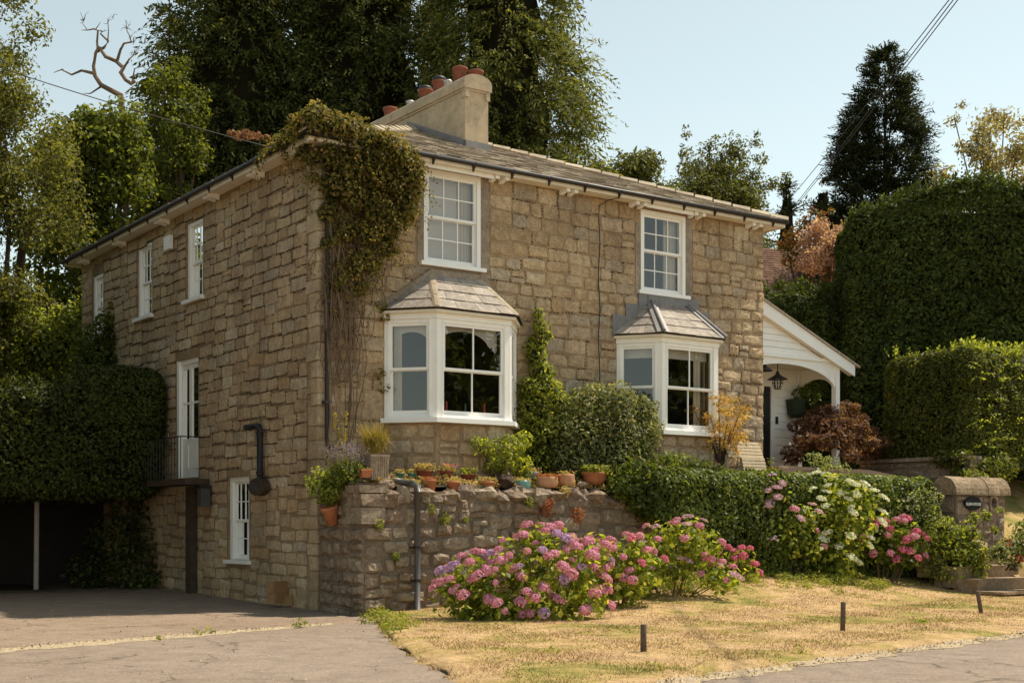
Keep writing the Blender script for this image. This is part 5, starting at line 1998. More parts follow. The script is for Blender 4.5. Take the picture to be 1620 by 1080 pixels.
for k in range(46):
    u0 = rng.uniform(.05, .95) if k < 28 else rng.uniform(.02, 1.55)
    zt, zb = rng.uniform(6.3, 8.0), (rng.choice([2.6, 3.2, 4.2, 5.0, 5.4]) if k < 28 else rng.uniform(5.4, 6.3))
    ph, am = rng.uniform(0, 6), rng.uniform(.04, .16)
    u1 = u0 * .5 + .05 + rng.uniform(-.05, .3) if k < 28 else u0
    pts = []
    for i in range(9):
        s = i / 8
        pts.append((u0 + (u1 - u0) * s + am * math.sin(ph + s * 7) + rng.uniform(-.02, .02), -.06 - .09 * rng.random() - .05 * math.sin(s * 3), zt + (zb - zt) * s))
    mb.tube(pts, [rng.uniform(.006, .012)] * 9 if k % 9 else [.022] * 9, 4, False)
for k in range(60):      # loops of loose stem
    u0, z0 = rng.uniform(.12, 1.0), rng.uniform(4.2, 6.6)
    r_ = rng.uniform(.12, .4)
    a0 = rng.uniform(0, 6)
    mb.tube([(u0 + r_ * .8 * math.cos(a0 + q * .38), -.10 - .05 * rng.random(), z0 + r_ * 1.3 * math.sin(a0 + q * .38)) for q in range(9)], .007, 4, False)
mb.build("stem", M['vine'], t)
leaves("dry_growth", blob_leaves(rs, [(rng.uniform(.1, 1.2), -.1, rng.uniform(5.9, 6.8), rng.uniform(.12, .24)) for _ in range(14)] + [(rng.uniform(.1, .7), -.09, rng.uniform(4.8, 6.0), rng.uniform(.08, .16)) for _ in range(12)], 1500, .07, .018, -.2, 1.0, .1), M['vine'], t, 'stuff')
leaves("leaf_tufts", blob_leaves(rs, [(.25, -.1, 5.3, .12), (.12, -.12, 5.6, .1), (1.25, -.1, 5.55, .12), (1.3, -.12, 5.35, .1), (1.2, -.1, 4.3, .12), (1.3, -.1, 4.05, .1), (.5, -.1, 6.1, .14)], 2400, .07, .045), M['creeper'], t, 'stuff')
# pinkish sprig reaching along the wire
t = thing("creeper_sprig", "pink-tinged creeper sprig clinging to the wire beyond the eaves", "climber", at(400, 215, 24.6), 0)
leaves("foliage", blob_leaves(rs, [(-.28, 0, .0, .14), (-.1, 0, .02, .14), (.08, .0, 0, .11), (.22, 0, -.03, .09), (-.38, 0, .05, .08)], 4200, .075, .045, squash=.6), M['creeper_pink'], t)
mb = MB()
mb.tube([(-.45, 0, .05), (0, 0, 0), (.35, .1, -.12), (.75, .3, -.15)], .008, 5)
mb.build("stem", M['vine'], t)

# ------------------------------------------------------------------ ivy hedge on the wall
t = thing("ivy_hedge", "clipped ivy hedge spilling over the terrace wall behind the hydrangeas", "hedge", hw(0, 0, 0), HR)
V = rbox_leaves(rs, (6.0, 14.5, -2.35, -1.25, .35, 2.64), .32, 42000, .085, .062, .08, .15, .25, .55, (0.8, .8, 1, .35, 1, 0))
C_ = V.reshape(-1, 4, 3)
cu, cz = C_[:, 0, 0], C_[:, 0, 2]
bot = np.interp(cu, [5.6, 6.0, 6.6, 7.3, 8.1, 8.6], [2.0, 1.75, 1.4, 1.12, .85, .2]) + .08 * np.sin(cu * 9)
top = np.interp(cu, [9.0, 9.6, 10.2, 14.5], [2.9, 2.75, 2.8, 2.72])
kp = (cz > bot)
C_ = C_[kp]
leaves("foliage", C_.reshape(-1, 3), M['ivy'], t)
leaves("trailing_end", blob_leaves(rs, [(5.75, -1.75, 2.28, .36), (6.0, -1.8, 2.5, .38), (5.5, -1.75, 2.22, .22), (6.15, -1.9, 2.0, .36), (5.9, -1.85, 1.95, .2), (6.4, -1.95, 1.75, .3), (6.9, -2.0, 1.45, .28)], 3800, .10, .075), M['ivy'], t)
leaves("shoots", blob_leaves(rs, [(6.5, -1.85, 2.72, .26), (6.9, -1.8, 2.76, .26), (7.3, -1.75, 2.72, .24), (7.7, -1.8, 2.70, .2), (8.1, -1.8, 2.66, .14), (8.9, -1.9, 2.66, .10), (11.2, -1.8, 2.68, .14)], 2600, .10, .06), M['ivy'], t, 'stuff')
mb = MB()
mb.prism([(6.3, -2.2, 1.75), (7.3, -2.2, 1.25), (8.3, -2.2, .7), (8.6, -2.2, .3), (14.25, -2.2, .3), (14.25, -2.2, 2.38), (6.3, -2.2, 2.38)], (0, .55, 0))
mb.build("dark_core", M['understorey'], t)  # solid core added so no light passes through the ivy

# ------------------------------------------------------------------ hydrangeas
def head_mesh(name, mat, r, n, flat, rs, ring=False):
    d = norm(rs.normal(size=(n * 3, 3)))
    d = d[d[:, 2] > (-.35 if not ring else .0)][:n]
    P = d * r * (.74 + .30 * rs.random((len(d), 1)) ** .6) * np.array([1, 1, flat])
    s = rs.uniform(.8, 1.25, len(P)) * r * .42
    return np_mesh(name, leaf_verts(rs, P, d + rs.normal(size=d.shape) * .35, s, s * .9, fold=.12), 4, mat)


HEADS = {}
for key in ('pink', 'rose_pink', 'mauve'):
    HEADS[key] = [head_mesh("mophead", M[key], .088, 130, .72, rs) for _ in range(3)]
for key, mt in (('lace', 'lace'), ('white', 'white_floret')):
    HEADS[key] = [head_mesh("lacecap", M[mt], .105, 85, .32, rs, True) for _ in range(3)]


def hydrangea(label, px, py, Z, blobs, heads, kinds, mat, Lf=.13, per=560, hs=1.0, hscale=(.8, 1.2), zb=None, front_only=True, seed=1):
    x, y, z = at(px, py, Z)
    z = gz(x, y) if zb is None else zb
    t = thing("hydrangea_bush", label, "hydrangea", (x, y, z), 0, "hydrangeas along the foot of the terrace wall")
    leaves("foliage", blob_leaves(rs, blobs, per, Lf, Lf * .62, .5, .55, .5), mat, t)
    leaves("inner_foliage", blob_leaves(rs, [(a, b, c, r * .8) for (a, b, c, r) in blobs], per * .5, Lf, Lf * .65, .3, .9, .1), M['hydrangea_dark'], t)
    mb = MB()
    for k in range(12):
        b = blobs[rng.randrange(len(blobs))]
        x0, y0 = b[0] * .3 + rng.uniform(-.1, .1), b[1] * .3 + rng.uniform(-.1, .1)
        mb.tube([(x0, y0, -.05), ((x0 + b[0]) / 2, (y0 + b[1]) / 2, b[2] * .5), (b[0], b[1], b[2])], [.012, .01, .006], 5)
    mb.build("stems", M['vine'], t)
    r2 = random.Random(seed)
    cnt, tries, placed = 0, 0, []
    wts = [b[3] ** 2 for b in blobs]
    while cnt < heads and tries < heads * 60:
        tries += 1
        b = r2.choices(blobs, wts)[0]
        th, cz = r2.uniform(0, 6.283), r2.uniform(-.15, 1)
        s = math.sqrt(1 - cz * cz)
        d = Vector((s * math.cos(th), s * math.sin(th), cz))
        if d.y > .45 and d.z < .6: continue
        p = Vector(b[:3]) + Vector((d.x, d.y, d.z * .85)) * b[3] * 1.05
        if any((p - Vector(c[:3])).length < c[3] * .8 for c in blobs if c is not b): continue
        if any((p - q).length < .115 * hs for q in placed): continue
        placed.append(p)
        me = r2.choice(HEADS[r2.choice(kinds)])
        o = bpy.data.objects.new("flower_head", me)
        o.location = p
        up = Vector((d.x * .6, d.y * .6, .55 + max(0, d.z))).normalized()
        o.rotation_euler = up.to_track_quat('Z', 'Y').to_euler()
        sc = hs * r2.uniform(*hscale)
        o.scale = (sc, sc, sc)
        link(o, t)
        cnt += 1
    return t


bl = [(-1.05, -.15, .42, .42), (-.75, -.1, .7, .45), (-.4, -.25, .6, .5), (-.1, -.1, .95, .48), (.35, .0, 1.15, .45), (.25, -.3, .8, .5), (.75, -.05, .85, .48), (.85, -.2, .55, .42), (-.75, -.4, .35, .4), (.0, -.5, .4, .42), (.15, .05, 1.28, .3), (-.3, -.55, .25, .35), (1.0, .05, 1.0, .36), (-1.15, .1, .6, .3), (-.9, -.3, .2, .34), (-.35, -.45, .15, .34), (.2, -.5, .18, .36), (.65, -.4, .2, .36), (1.0, -.2, .25, .34)]
hydrangea("largest hydrangea, with crowded pink and mauve mopheads at the near end of the bed", 832, 975, 21.3, bl, 92, ['pink'] * 9 + ['mauve'], M['hydrangea'], hs=1.08, hscale=(.55, 1.2), seed=3)
bl = [(-.35, 0, .55, .45), (.45, 0, .7, .4), (.0, -.1, .8, .46), (.25, .0, .95, .36), (-.3, .05, .95, .36), (.3, -.1, .45, .4), (-.05, -.2, .35, .36)]
hydrangea("yellow-leaved pink hydrangea right beside the largest one", 975, 955, 22.8, bl, 28, ['pink', 'pink', 'rose_pink'], M['hydrangea'], hs=.95, hscale=(.7, 1.1), seed=5)
bl = [(0.0, 0.0, 0.504, 0.448), (-0.336, 0.0, 0.784, 0.448), (0.224, -0.056, 0.952, 0.448), (-0.56, 0.0, 0.56, 0.403), (0.616, 0.0, 0.952, 0.336), (0.392, 0.056, 1.176, 0.336), (-0.112, 0.056, 1.12, 0.336), (0.448, 0.0, 0.672, 0.336), (0.784, -0.056, 0.392, 0.336), (1.008, -0.112, 0.336, 0.28)]
hydrangea("lanky hydrangea with flat faded pink lacecaps and yellowing leaves", 1058, 945, 24.0, bl, 30, ['lace', 'pink'], M['hydrangea'], hs=.95, hscale=(.7, 1.1), seed=6)
bl = [(0, 0, .4, .3), (-.25, 0, .35, .28), (.25, -.05, .45, .28), (.4, -.1, .2, .22)]
hydrangea("smallest hydrangea with deep rose-red mopheads", 1152, 918, 26.3, bl, 15, ['rose_pink'], M['hydrangea'], hs=1.0, seed=8)
bl = [(-0.165, 0.0, 1.595, 0.396), (-0.11, 0.0, 1.925, 0.242), (0.11, 0.0, 1.155, 0.44), (0.385, -0.055, 0.88, 0.418), (0.11, -0.11, 0.66, 0.374), (-0.33, 0.0, 1.76, 0.286), (0.55, 0.0, 1.265, 0.33), (0.605, -0.11, 0.55, 0.308), (-0.275, 0.0, 0.99, 0.286)]
hydrangea("tall leggy hydrangea with sparse mauve-pink lacecaps left of the white one", 1232, 912, 27.6, bl, 22, ['lace', 'lace', 'pink'], M['hydrangea'], hs=1.0, seed=9)
bl = [(-0.456, 0.0, 0.798, 0.547), (0.228, -0.057, 0.798, 0.593), (0.0, 0.0, 1.368, 0.593), (0.57, 0.0, 1.254, 0.524), (-0.399, 0.0, 1.539, 0.479), (0.285, 0.057, 1.824, 0.479), (0.741, 0.0, 1.653, 0.365), (-0.114, 0.114, 1.995, 0.342), (0.0, -0.228, 0.456, 0.524), (-0.627, -0.057, 1.254, 0.342)]
hydrangea("tall white lacecap hydrangea with bright green leaves", 1314, 908, 28.2, bl, 46, ['white'], M['hydrangea'], hs=1.1, hscale=(.7, 1.15), seed=12, per=620)
bl = [(0.0, 0.0, 0.672, 0.47), (0.392, -0.056, 0.56, 0.426), (-0.224, 0.056, 1.008, 0.403), (0.28, 0.0, 1.064, 0.403), (0.56, -0.112, 0.84, 0.314)]
hydrangea("compact rose-pink hydrangea right of the white lacecap one", 1400, 902, 29.0, bl, 32, ['rose_pink', 'pink'], M['hydrangea_dark'], hs=1.05, seed=15)
bl = [(0.0, 0.0, 0.56, 0.504), (0.112, 0.0, 1.12, 0.504), (-0.168, 0.0, 1.512, 0.392), (0.336, 0.0, 0.672, 0.448), (0.224, 0.056, 1.68, 0.314)]
shrub("grey_leaved_shrub", "grey-green bushy shrub at the end of the ivy hedge", "shrub", at(1452, 890, 29.8)[:2] + (.42,), 0, bl, 2600, .085, .045, M['silver'], M['hedge_dark'], 6)
bl = [(0.0, 0.0, 0.36, 0.504), (0.06, 0.0, 0.78, 0.504), (0.42, 0.0, 0.6, 0.456), (-0.12, 0.0, 1.14, 0.36), (0.42, 0.0, 1.02, 0.336), (0.84, -0.06, 1.44, 0.12), (1.14, -0.06, 1.56, 0.084), (1.02, -0.06, 1.14, 0.096), (0.6, 0.0, 0.36, 0.36), (-0.24, 0.0, 1.56, 0.12), (0.6, 0.0, 1.38, 0.144)]
shrub("gate_shrub", "leafy green shrub with long shoots in front of the gate pier", "shrub", at(1497, 905, 29.0)[:2] + (.3,), 0, bl, 2700, .09, .048, M['shrub_light'], M['hedge_dark'], 7)
# roses by the steps
bl = [(0, 0, .35, .38), (.4, 0, .5, .4), (-.3, -.05, .3, .25), (.75, 0, .4, .4), (.35, .1, .8, .3), (.9, .1, .75, .3)]
t = shrub("crimson_rose_bush", "pale-leaved rose bush with crimson blooms beside the stone steps", "rose bush", at(1600, 915, 28.7)[:2] + (.62,), 0, bl, 2300, .085, .05, M['silver'], M['hedge_dark'], 6)
for k, (x, z) in enumerate(((-.12, .55), (.1, .22), (.62, .78), (.35, .5))):
    mb = head_mesh("rose_bloom", M['crimson'], .075, 40, .8, rs)
    o = bpy.data.objects.new("rose_bloom", mb)
    o.location = (x - .1, -.42, z)
    o.rotation_euler = (1.1, 0, 0)
    link(o, t)
shrub("dry_ground_plant", "low brownish flowering plant on the bank behind the roses", "plant", at(1600, 862, 30.5)[:2] + (.95,), 0, [(0, 0, .15, .3), (.4, 0, .2, .3)], 1500, .06, .035, M['creeper'], None, False)
# weeds along the bed front and drive
WV = []
def weed_at(x, y, s, k):
    V = blob_leaves(rs, [(0, 0, s * .3, s), (s * .8, .02, s * .2, s * .7)], 3600, .07, .022, .4, .8)
    WV.append(V + np.array([x, y, gz(x, y) + .03]))
for k in range(262):
    if k < 230:
        a = rng.uniform(4.3, 15.5)
        p = np.interp(a, [4.3, 7, 9, 12, 15.5], [7.2, 7.5, 7.4, 7.1, 6.4]) + rng.gauss(.15, .45)
        x, y = xy(a, p)
        weed_at(x, y, rng.uniform(.08, .2), k)
    else:
        p = rng.uniform(6.5, 9.9); a = a_left(p) + abs(rng.gauss(.15, .3)); x, y = xy(a, p); weed_at(x, y, rng.uniform(.05, .14), k)
for (px, py, s) in ((870, 1040, .09), (1268, 1040, .10), (1452, 992, .12), (1490, 987, .10), (1030, 1068, .1), (310, 1004, .06), (470, 991, .10), (330, 1002, .06), (250, 1012, .04), (577, 985, .11), (615, 1006, .12)):
    Z = EYE * FPX / (py - HPY)
    weed_at((px - CPX) / FPX * Z, Z, s, 0)
leaves("weeds", WV, M['weed'], kind='stuff')

# ------------------------------------------------------------------ verge posts
for (px, py, h, tilt, lab) in ((1018, 1038, .365, (0, 0), "nearest of the three verge posts, upright"), (1333, 1002, .44, (.01, .02), "middle verge post, upright, by the road bend"), (1553, 975, .43, (.02, -.17), "farthest verge post, leaning to the left")):
    Z = EYE * FPX / (py - HPY)
    x = (px - CPX) / FPX * Z
    mb = MB()
    mb.lathe([(0, -.1), (.036, -.1), (.036, h - .008), (.030, h), (0, h)], 12)
    o = mb.build("verge_post", M['post'], None, True, (x, Z, gz(x, Z) + .01))
    o.rotation_euler = (tilt[0], tilt[1], 0)
    tag(o, lab, "post", "short timber posts along the verge")

# ------------------------------------------------------------------ cardboard boxes by the house
for (px, py, wp, hp, lab) in ((440, 953, 30, 17, "wider cardboard box lying against the house foot"), (462, 957, 18, 16, "smaller cardboard box beside the wider one"), (438, 936, 32, 17, "cardboard box stacked on the wider box")):
    Z = 24.9
    x, y, z = at(px, py, Z)
    sc = Z / FPX
    t = thing("cardboard_box", lab, "box", (x, y, max(z, .0)), HR + R(20), "cardboard boxes at the house foot")
    mb = MB()
    W2, H2 = wp * sc / 2, hp * sc
    mb.box(-W2, W2, -.1, .1, 0, H2)
    mb.build("box_body", M['cardboard'], t)
    mb = MB()
    mb.box(-W2 - .004, W2 + .004, -.025, .025, H2 - .03, H2 + .003)
    mb.box(-W2 - .006, W2 + .006, -.104, .104, H2 * .92, H2 * .99)
    mb.build("box_flaps", M['cardboard'], t)

# ------------------------------------------------------------------ right-hand side: gate pier, wall, steps
t = thing("gate_pier", "stone gate pier wall with rounded coping, oval name sign and a round hole", "gate pier", hw(14.39, -2.86, .8), HR)
GP = Pl((0, 0, 0), (1, 0, 0), (0, -1, 0))
mb = MB()
HC = (1.36, 1.25, .10, .125)
n = 18
ring = [(HC[0] + HC[2] * math.cos(2 * math.pi * k / n), HC[1] + HC[3] * math.sin(2 * math.pi * k / n)) for k in range(n)]
# body as boxes around a square hole
hx0, hx1, hz0, hz1 = 1.23, 1.49, 1.09, 1.405
for (x0, x1, z0, z1) in ((0, hx0, -.5, 1.42), (hx1, 1.8, -.5, 1.42), (hx0, hx1, -.5, hz0), (hx0, hx1, hz1, 1.42)):
    mb.box(x0, x1, .0, .5, z0, z1)
mb.build("pier_core", M['rubble_mortar'], t)
mb = MB()
for k in range(n):
    k2 = (k + 1) % n
    q = [(HC[0] + (hx1 - hx0) / 2 * 1.05 * math.cos(2 * math.pi * j / n) * 1.3, HC[1] + (hz1 - hz0) / 2 * 1.05 * math.sin(2 * math.pi * j / n) * 1.3) for j in (k, k2)]
    a, b_ = ring[k], ring[k2]
    mb.hexa([(a[0], -.05, a[1]), (b_[0], -.05, b_[1]), (q[1][0], -.04, q[1][1]), (q[0][0], -.04, q[0][1]), (a[0], .5, a[1]), (b_[0], .5, b_[1]), (q[1][0], .5, q[1][1]), (q[0][0], .5, q[0][1])])
mb.build("hole_surround", M['rubble'], t)
st = lay_stones(0, 1.8, courses(-.5, 1.40, .24, .42, rng), [(hx0 - .02, hx1 + .02, hz0, hz1)], .3, .55, rng, .03, .02)
for (c, z, w, h) in st:
    pts, f = stone_verts(c, z, w, h, rng.uniform(.01, .04), rng.uniform(.01, .035), rng, .025, .14)
    m_ = MB(); m_.v, m_.f = [GP.p(*q) for q in pts], f
    m_.build("stone", M['rubble'], t)
GL = Pl((0, 0, 0), (0, 1, 0), (-1, 0, 0))
for (c, z, w, h) in lay_stones(0, .5, courses(-.5, 1.40, .26, .4, rng), [], .25, .5, rng, .03, .02):
    pts, f = stone_verts(c, z, w, h, rng.uniform(.01, .03), rng.uniform(.01, .03), rng, .02, .14)
    m_ = MB(); m_.v, m_.f = [GL.p(*q) for q in pts], f
    m_.build("stone", M['rubble'], t)
x0 = -.1
while x0 < 1.85:
    x1 = min(1.92, x0 + rng.uniform(.4, .6))
    mb = MB()
    n = 10
    jj = rng.uniform(-.012, .012)
    nz_ = [rng.uniform(-.03, .03) for _ in range(12)]
    prof = [(-.10, 1.42)] + [(.25 - .35 * math.cos(math.pi * k / n), 1.46 + jj + .38 * math.sin(math.pi * k / n) * (1 + nz_[k])) for k in range(n + 1)] + [(.60, 1.42)]
    mb.prism([(x0 + .006, y, z) for (y, z) in prof], (x1 - x0 - .012, 0, 0))
    mb.build("coping_stone", M['coping_rough'], t)
    x0 = x1
# the name sign
sg = thing("name_sign", "black oval house name sign fixed to the gate pier", "sign", hw(14.39 + .52, -2.86 - .09, .8 + 1.23), HR)
mb = MB()
n = 28
mb.prism([(.30 * math.cos(2 * math.pi * k / n), 0, .155 * math.sin(2 * math.pi * k / n)) for k in range(n)], (0, .03, 0))
mb.build("sign_plate", M['sign'], sg)
cu_ = bpy.data.curves.new("lettering", 'FONT')
cu_.body = "GLEN HOUSE"
cu_.size = .092
cu_.align_x = 'CENTER'
cu_.align_y = 'CENTER'
cu_.extrude = .003
tx = bpy.data.objects.new("lettering_source", cu_)
link(tx)
dg = bpy.context.evaluated_depsgraph_get()
me = bpy.data.meshes.new_from_object(tx.evaluated_get(dg))
bpy.data.objects.remove(tx)
me.materials.clear()
me.materials.append(M['letter'])
o = link(bpy.data.objects.new("lettering", me), sg)
o["kind"] = "stuff"
o.location = (0, -.006, -.02)
o.rotation_euler = (R(90), 0, 0)
# creeper on the pier coping
shrub("pier_creeper", "dry yellowing creeper trailing over the end of the pier coping", "climber", hw(15.7, -2.55, 2.6), HR, [(-.15, 0, .05, .16), (.1, -.05, .0, .16), (.35, -.1, -.1, .14), (.6, -.15, -.25, .12), (-.3, .1, .1, .12)], 2300, .07, .04, M['weed'], None, False)

hx, hy, _ = at(1533, 730, 32.0)
du, dw = ((hx - C1[0]) * CU + (hy - C1[1]) * SU), (-(hx - C1[0]) * SU + (hy - C1[1]) * CU)
# stone wall below the round hedge (its face looks left)
t = thing("garden_wall", "shaded stone garden wall with flat coping below the rounded hedge", "garden wall", hw(du - .12, dw, 1.4), HR)
GW = Pl((0, -.1, 0), (0, 1, 0), (-1, 0, 0))
mb = MB()
mb.box(0, .4, -.1, 3.2, -.6, 1.7)
mb.build("wall_core", M['rubble_mortar'], t)
for (c, z, w, h) in lay_stones(0, 3.3, courses(-.3, 1.70, .22, .36, rng), [], .35, .8, rng, .03, .04):
    pts, f = stone_verts(c, z, w, h, rng.uniform(.01, .04), rng.uniform(.01, .04), rng, .03, .14)
    m_ = MB(); m_.v, m_.f = [GW.p(*q) for q in pts], f
    m_.build("stone", M['rubble'], t)
x0 = -.1
while x0 < 3.2:
    x1 = min(3.25, x0 + rng.uniform(.6, .9))
    mb = MB()
    mb.box(-.09, .5, x0 + .006, x1 - .006, 1.71, 1.80)
    mb.build("coping_stone", M['rubble'], t)
    x0 = x1
shrub("wall_ivy", "dark ivy hanging from the rounded hedge over the garden wall end", "ivy", hw(du - .15, dw + .2, 3.0), HR, [(0, 0, .1, .35), (-.05, -.2, -.3, .35), (.2, -.3, -.6, .3), (.6, -.35, -.2, .4), (1.2, -.35, -.1, .4), (0, .4, .15, .3)], 2400, .09, .06, M['hedge_round'], M['hedge_dark'], False)
# steps
t = thing("stone_steps", "worn stone steps climbing from the verge to the gate", "steps", hw(13.3, -4.2, 0), HR)
for k, (w_, z0, z1, u0, u1) in enumerate(((0.0, -.1, .40, 0, 2.2), (.45, .2, .66, -.05, 2.1), (.9, .4, .90, -.05, 2.0), (1.35, .6, 1.14, 0, 1.4), (1.8, .8, 1.38, 0, 1.4))):
    mb = MB()
    j = lambda: rng.uniform(-.012, .012)
    mb.hexa([(u0, w_ + j(), z0), (u1, w_ + j(), z0), (u1, w_ + .6, z0), (u0, w_ + .6, z0), (u0, w_ - .03 + j(), z1 + j()), (u1, w_ - .03 + j(), z1 + j()), (u1, w_ + .6, z1), (u0, w_ + .6, z1)])
    mb.build("step", M['step'], t)
mb = MB()
mb.box(-.1, 2.6, -.7, -.05, .1, .155)
mb.build("landing_slab", M['step'], t)
rk = rock("loose_rock", hw(14.25, -3.35, .95), (.42, .36, .28), None, M['step'], .16, 10, 6)
tag(rk, "rounded boulder at the head of the steps below the gate pier", "rock")
# bank to the right of the pier
v = [hw(15.2, -4.4, .12), hw(30, -4.4, .3), hw(15.2, -3.4, .62), hw(30, -3.4, .8), hw(16.2, -2.4, 1.25), hw(30, -2.4, 1.4), hw(16.2, -.5, 2.1), hw(30, -.5, 2.2)]
me = bpy.data.meshes.new("grass_bank")
me.from_pydata(v, [], [(0, 1, 3, 2), (2, 3, 5, 4), (4, 5, 7, 6)])
me.materials.append(M['lawn'])
link(bpy.data.objects.new("grass_bank", me))["kind"] = "structure"

# ------------------------------------------------------------------ hedges
def hedge(name, label, loc, b, r, n, L, W, mat, faces, bump_=.07, inset=.15, tuft=None, rot=HR):
    t = thing(name, label, "hedge", loc, rot)
    leaves("foliage", rbox_leaves(rs, b, r, n, L, W, bump_, inset, .3, .6, faces), mat, t)
    mb = MB()
    x0, x1, y0, y1, z0, z1 = b
    k = .24
    ch = r * .6
    z1 -= .16
    z0 += .16
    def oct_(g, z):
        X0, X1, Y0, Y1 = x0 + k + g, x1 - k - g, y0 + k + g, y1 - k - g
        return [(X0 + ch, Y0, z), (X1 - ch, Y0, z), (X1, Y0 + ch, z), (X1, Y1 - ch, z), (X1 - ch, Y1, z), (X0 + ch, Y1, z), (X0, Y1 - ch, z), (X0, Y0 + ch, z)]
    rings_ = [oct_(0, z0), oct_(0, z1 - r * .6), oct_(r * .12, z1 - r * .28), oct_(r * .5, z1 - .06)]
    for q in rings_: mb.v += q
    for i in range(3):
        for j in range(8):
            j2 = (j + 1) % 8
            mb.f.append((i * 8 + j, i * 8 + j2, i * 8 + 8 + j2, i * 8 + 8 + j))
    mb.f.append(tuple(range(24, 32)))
    mb.build("dark_core", M['inner_dark'], t)  # solid dark core added to block light behind the leaves
    # stray new shoots along the clipped top and faces
    x0, x1, y0, y1, z0, z1 = b
    ns = int(26 * (x1 - x0) * (y1 - y0 + 1) ** .5)
    P = np.stack([rs.uniform(x0 + .1, x1 - .1, ns), np.where(rs.random(ns) < .5, rs.uniform(y0, y0 + .5, ns), rs.uniform(y0, y1, ns)), np.full(ns, z1 - .06)], 1)
    nf = ns // 2
    P2 = np.stack([rs.uniform(x0, x1, nf), np.full(nf, y0 + .02), rs.uniform(z0 + .3, z1 - .2, nf)], 1)
    D2 = np.concatenate([norm(rs.normal(size=(ns, 3)) * .5 + [0, 0, 1]), norm(rs.normal(size=(nf, 3)) * .5 + [0, -1, .3])])
    leaves("new_shoots", spray_verts(rs, np.concatenate([P, P2]), D2, 6, .2 + L, L, W, .1, .7), tuft or mat, t)
    return t


# rounded hedge on the right
hedge("round_hedge", "rounded clipped beech hedge above the stone garden wall", hw(du, dw, 3.2), (0, 7, 0.05, 2.75, -.3, 2.66), .5, 52000, .085, .056, M['hedge_round'], (1, 0, 1, .3, 1, 0), tuft=M['shrub_light'])  # paler shoot colour stands for the sunlit top of this hedge
# tall hedge behind: a high block and a lower wing
hx2, hy2, _ = at(1343, 600, 37)
hedge("tall_hedge", "very tall dark clipped yew hedge filling the right background", (hx2, hy2, 2.8), (0, 14, 0, 3, -.6, 8.2), .38, 105000, .135, .07, M['yew'], (1, 0, 1, 0, 1, 0), .13, .2, rot=R(-5))
tall_ = next(o_ for o_ in COL.objects if o_.name == "tall_hedge")
for ch_ in tall_.children:      # the top climbs from the left end
    n_ = len(ch_.data.vertices)
    co = np.empty(n_ * 3, dtype=np.float32)
    ch_.data.vertices.foreach_get('co', co)
    co = co.reshape(-1, 3)
    xs_ = co[:, 0]
    co[:, 2] -= np.clip(co[:, 2] / 8.2, 0, 1) * (.85 * np.clip(1 - xs_ / 2.8, 0, 1.1) + .10 * np.clip((xs_ - 3.2) / 1.5, 0, 3) + .06 * np.sin(xs_ * 3))
    ch_.data.vertices.foreach_set('co', co.ravel())
    ch_.data.update()
hx3, hy3, _ = at(1195, 600, 37.8)
hedge("low_hedge", "lower wing of clipped hedge between the house corner and the tall hedge", (hx3 - 1.2, hy3, 2.8), (0, 4.4, 0, 2.9, -.6, 5.5), 1.25, 40000, .13, .065, M['yew'], (0, 0, 1, 0, 1.4, 0), .12, .2, rot=R(4))

# left: hedge over the carport
cx0, cy0 = at(266, 800, 29.6)[:2]
CR = R(31)


def cloc(x, y):
    dx, dy = x - cx0, y - cy0
    return dx * math.cos(CR) + dy * math.sin(CR), -dx * math.sin(CR) + dy * math.cos(CR)


t = hedge("carport_hedge", "big clipped hedge block grown over the carport beside the house", (cx0, cy0, 2.15), (-9.5, 0, 0, 5.0, -.06, 2.44), .45, 68000, .087, .056, M['hedge_dark'], (0, .5, 1, 0, 1, .5), .08, .15, rot=CR)
for ch_ in t.children:      # the clipped top sinks a little away from the house
    n_ = len(ch_.data.vertices)
    co = np.empty(n_ * 3, dtype=np.float32)
    ch_.data.vertices.foreach_get('co', co)
    co = co.reshape(-1, 3)
    co[:, 2] += .030 * co[:, 0] * np.clip(co[:, 2] / 2.4, 0, 1)
    ch_.data.vertices.foreach_set('co', co.ravel())
    ch_.data.update()
leaves("raised_end", rbox_leaves(rs, (-1.85, .02, -.05, 3.0, 1.6, 2.86), .4, 14000, .085, .056, .05, .12, .3, .6, (1, 1, 1, 0, 1, 0)), M['hedge_dark'], t)
mb = MB()
mb.box(-1.55, -.3, .28, 2.7, 2.0, 2.5)
mb.build("dark_core", M['inner_dark'], t)  # added dark block keeps light out of the raised end
cp = thing("carport", "dark open carport with a pale round post under the hedge", "carport", (cx0, cy0, 0), CR)
mb = MB()
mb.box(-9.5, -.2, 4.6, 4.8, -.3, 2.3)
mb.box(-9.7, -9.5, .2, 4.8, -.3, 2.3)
mb.build("back_wall", M['dark_timber'], cp)  # back and side walls added dark to keep the recess black
mb = MB()
mb.box(-9.4, -.4, .9, 1.05, 2.16, 2.3)
mb.build("beam", M['dark_timber'], cp)
px_, py_ = cloc(*at(57, 800, 29.5)[:2])
mb = MB()
mb.tube([(px_, py_, .06), (px_ + .02, py_, 2.2)], .055, 12)
mb.build("post", plain_mat("pale_post", (.42, .36, .32), .8, .2, .2), cp, True)
mb = MB()
mb.box(-9.5, -2.2, 1.05, 4.6, -.3, .13)
mb.build("raised_floor", M['soil'], cp)
shrub("shade_shrub", "dark ivy growth in the shade under the hedge next to the house", "shrub", (cx0 - 1.0, cy0 + 1.1, -.05), 0, [(0, 0, .6, .7), (.5, .2, 1.2, .6), (-.6, .3, 1.3, .6), (-.2, .2, 1.8, .5), (-1.2, .4, .5, .6), (.5, -.2, .3, .5)], 1500, .11, .07, M['hedge_dark'], None, 5)
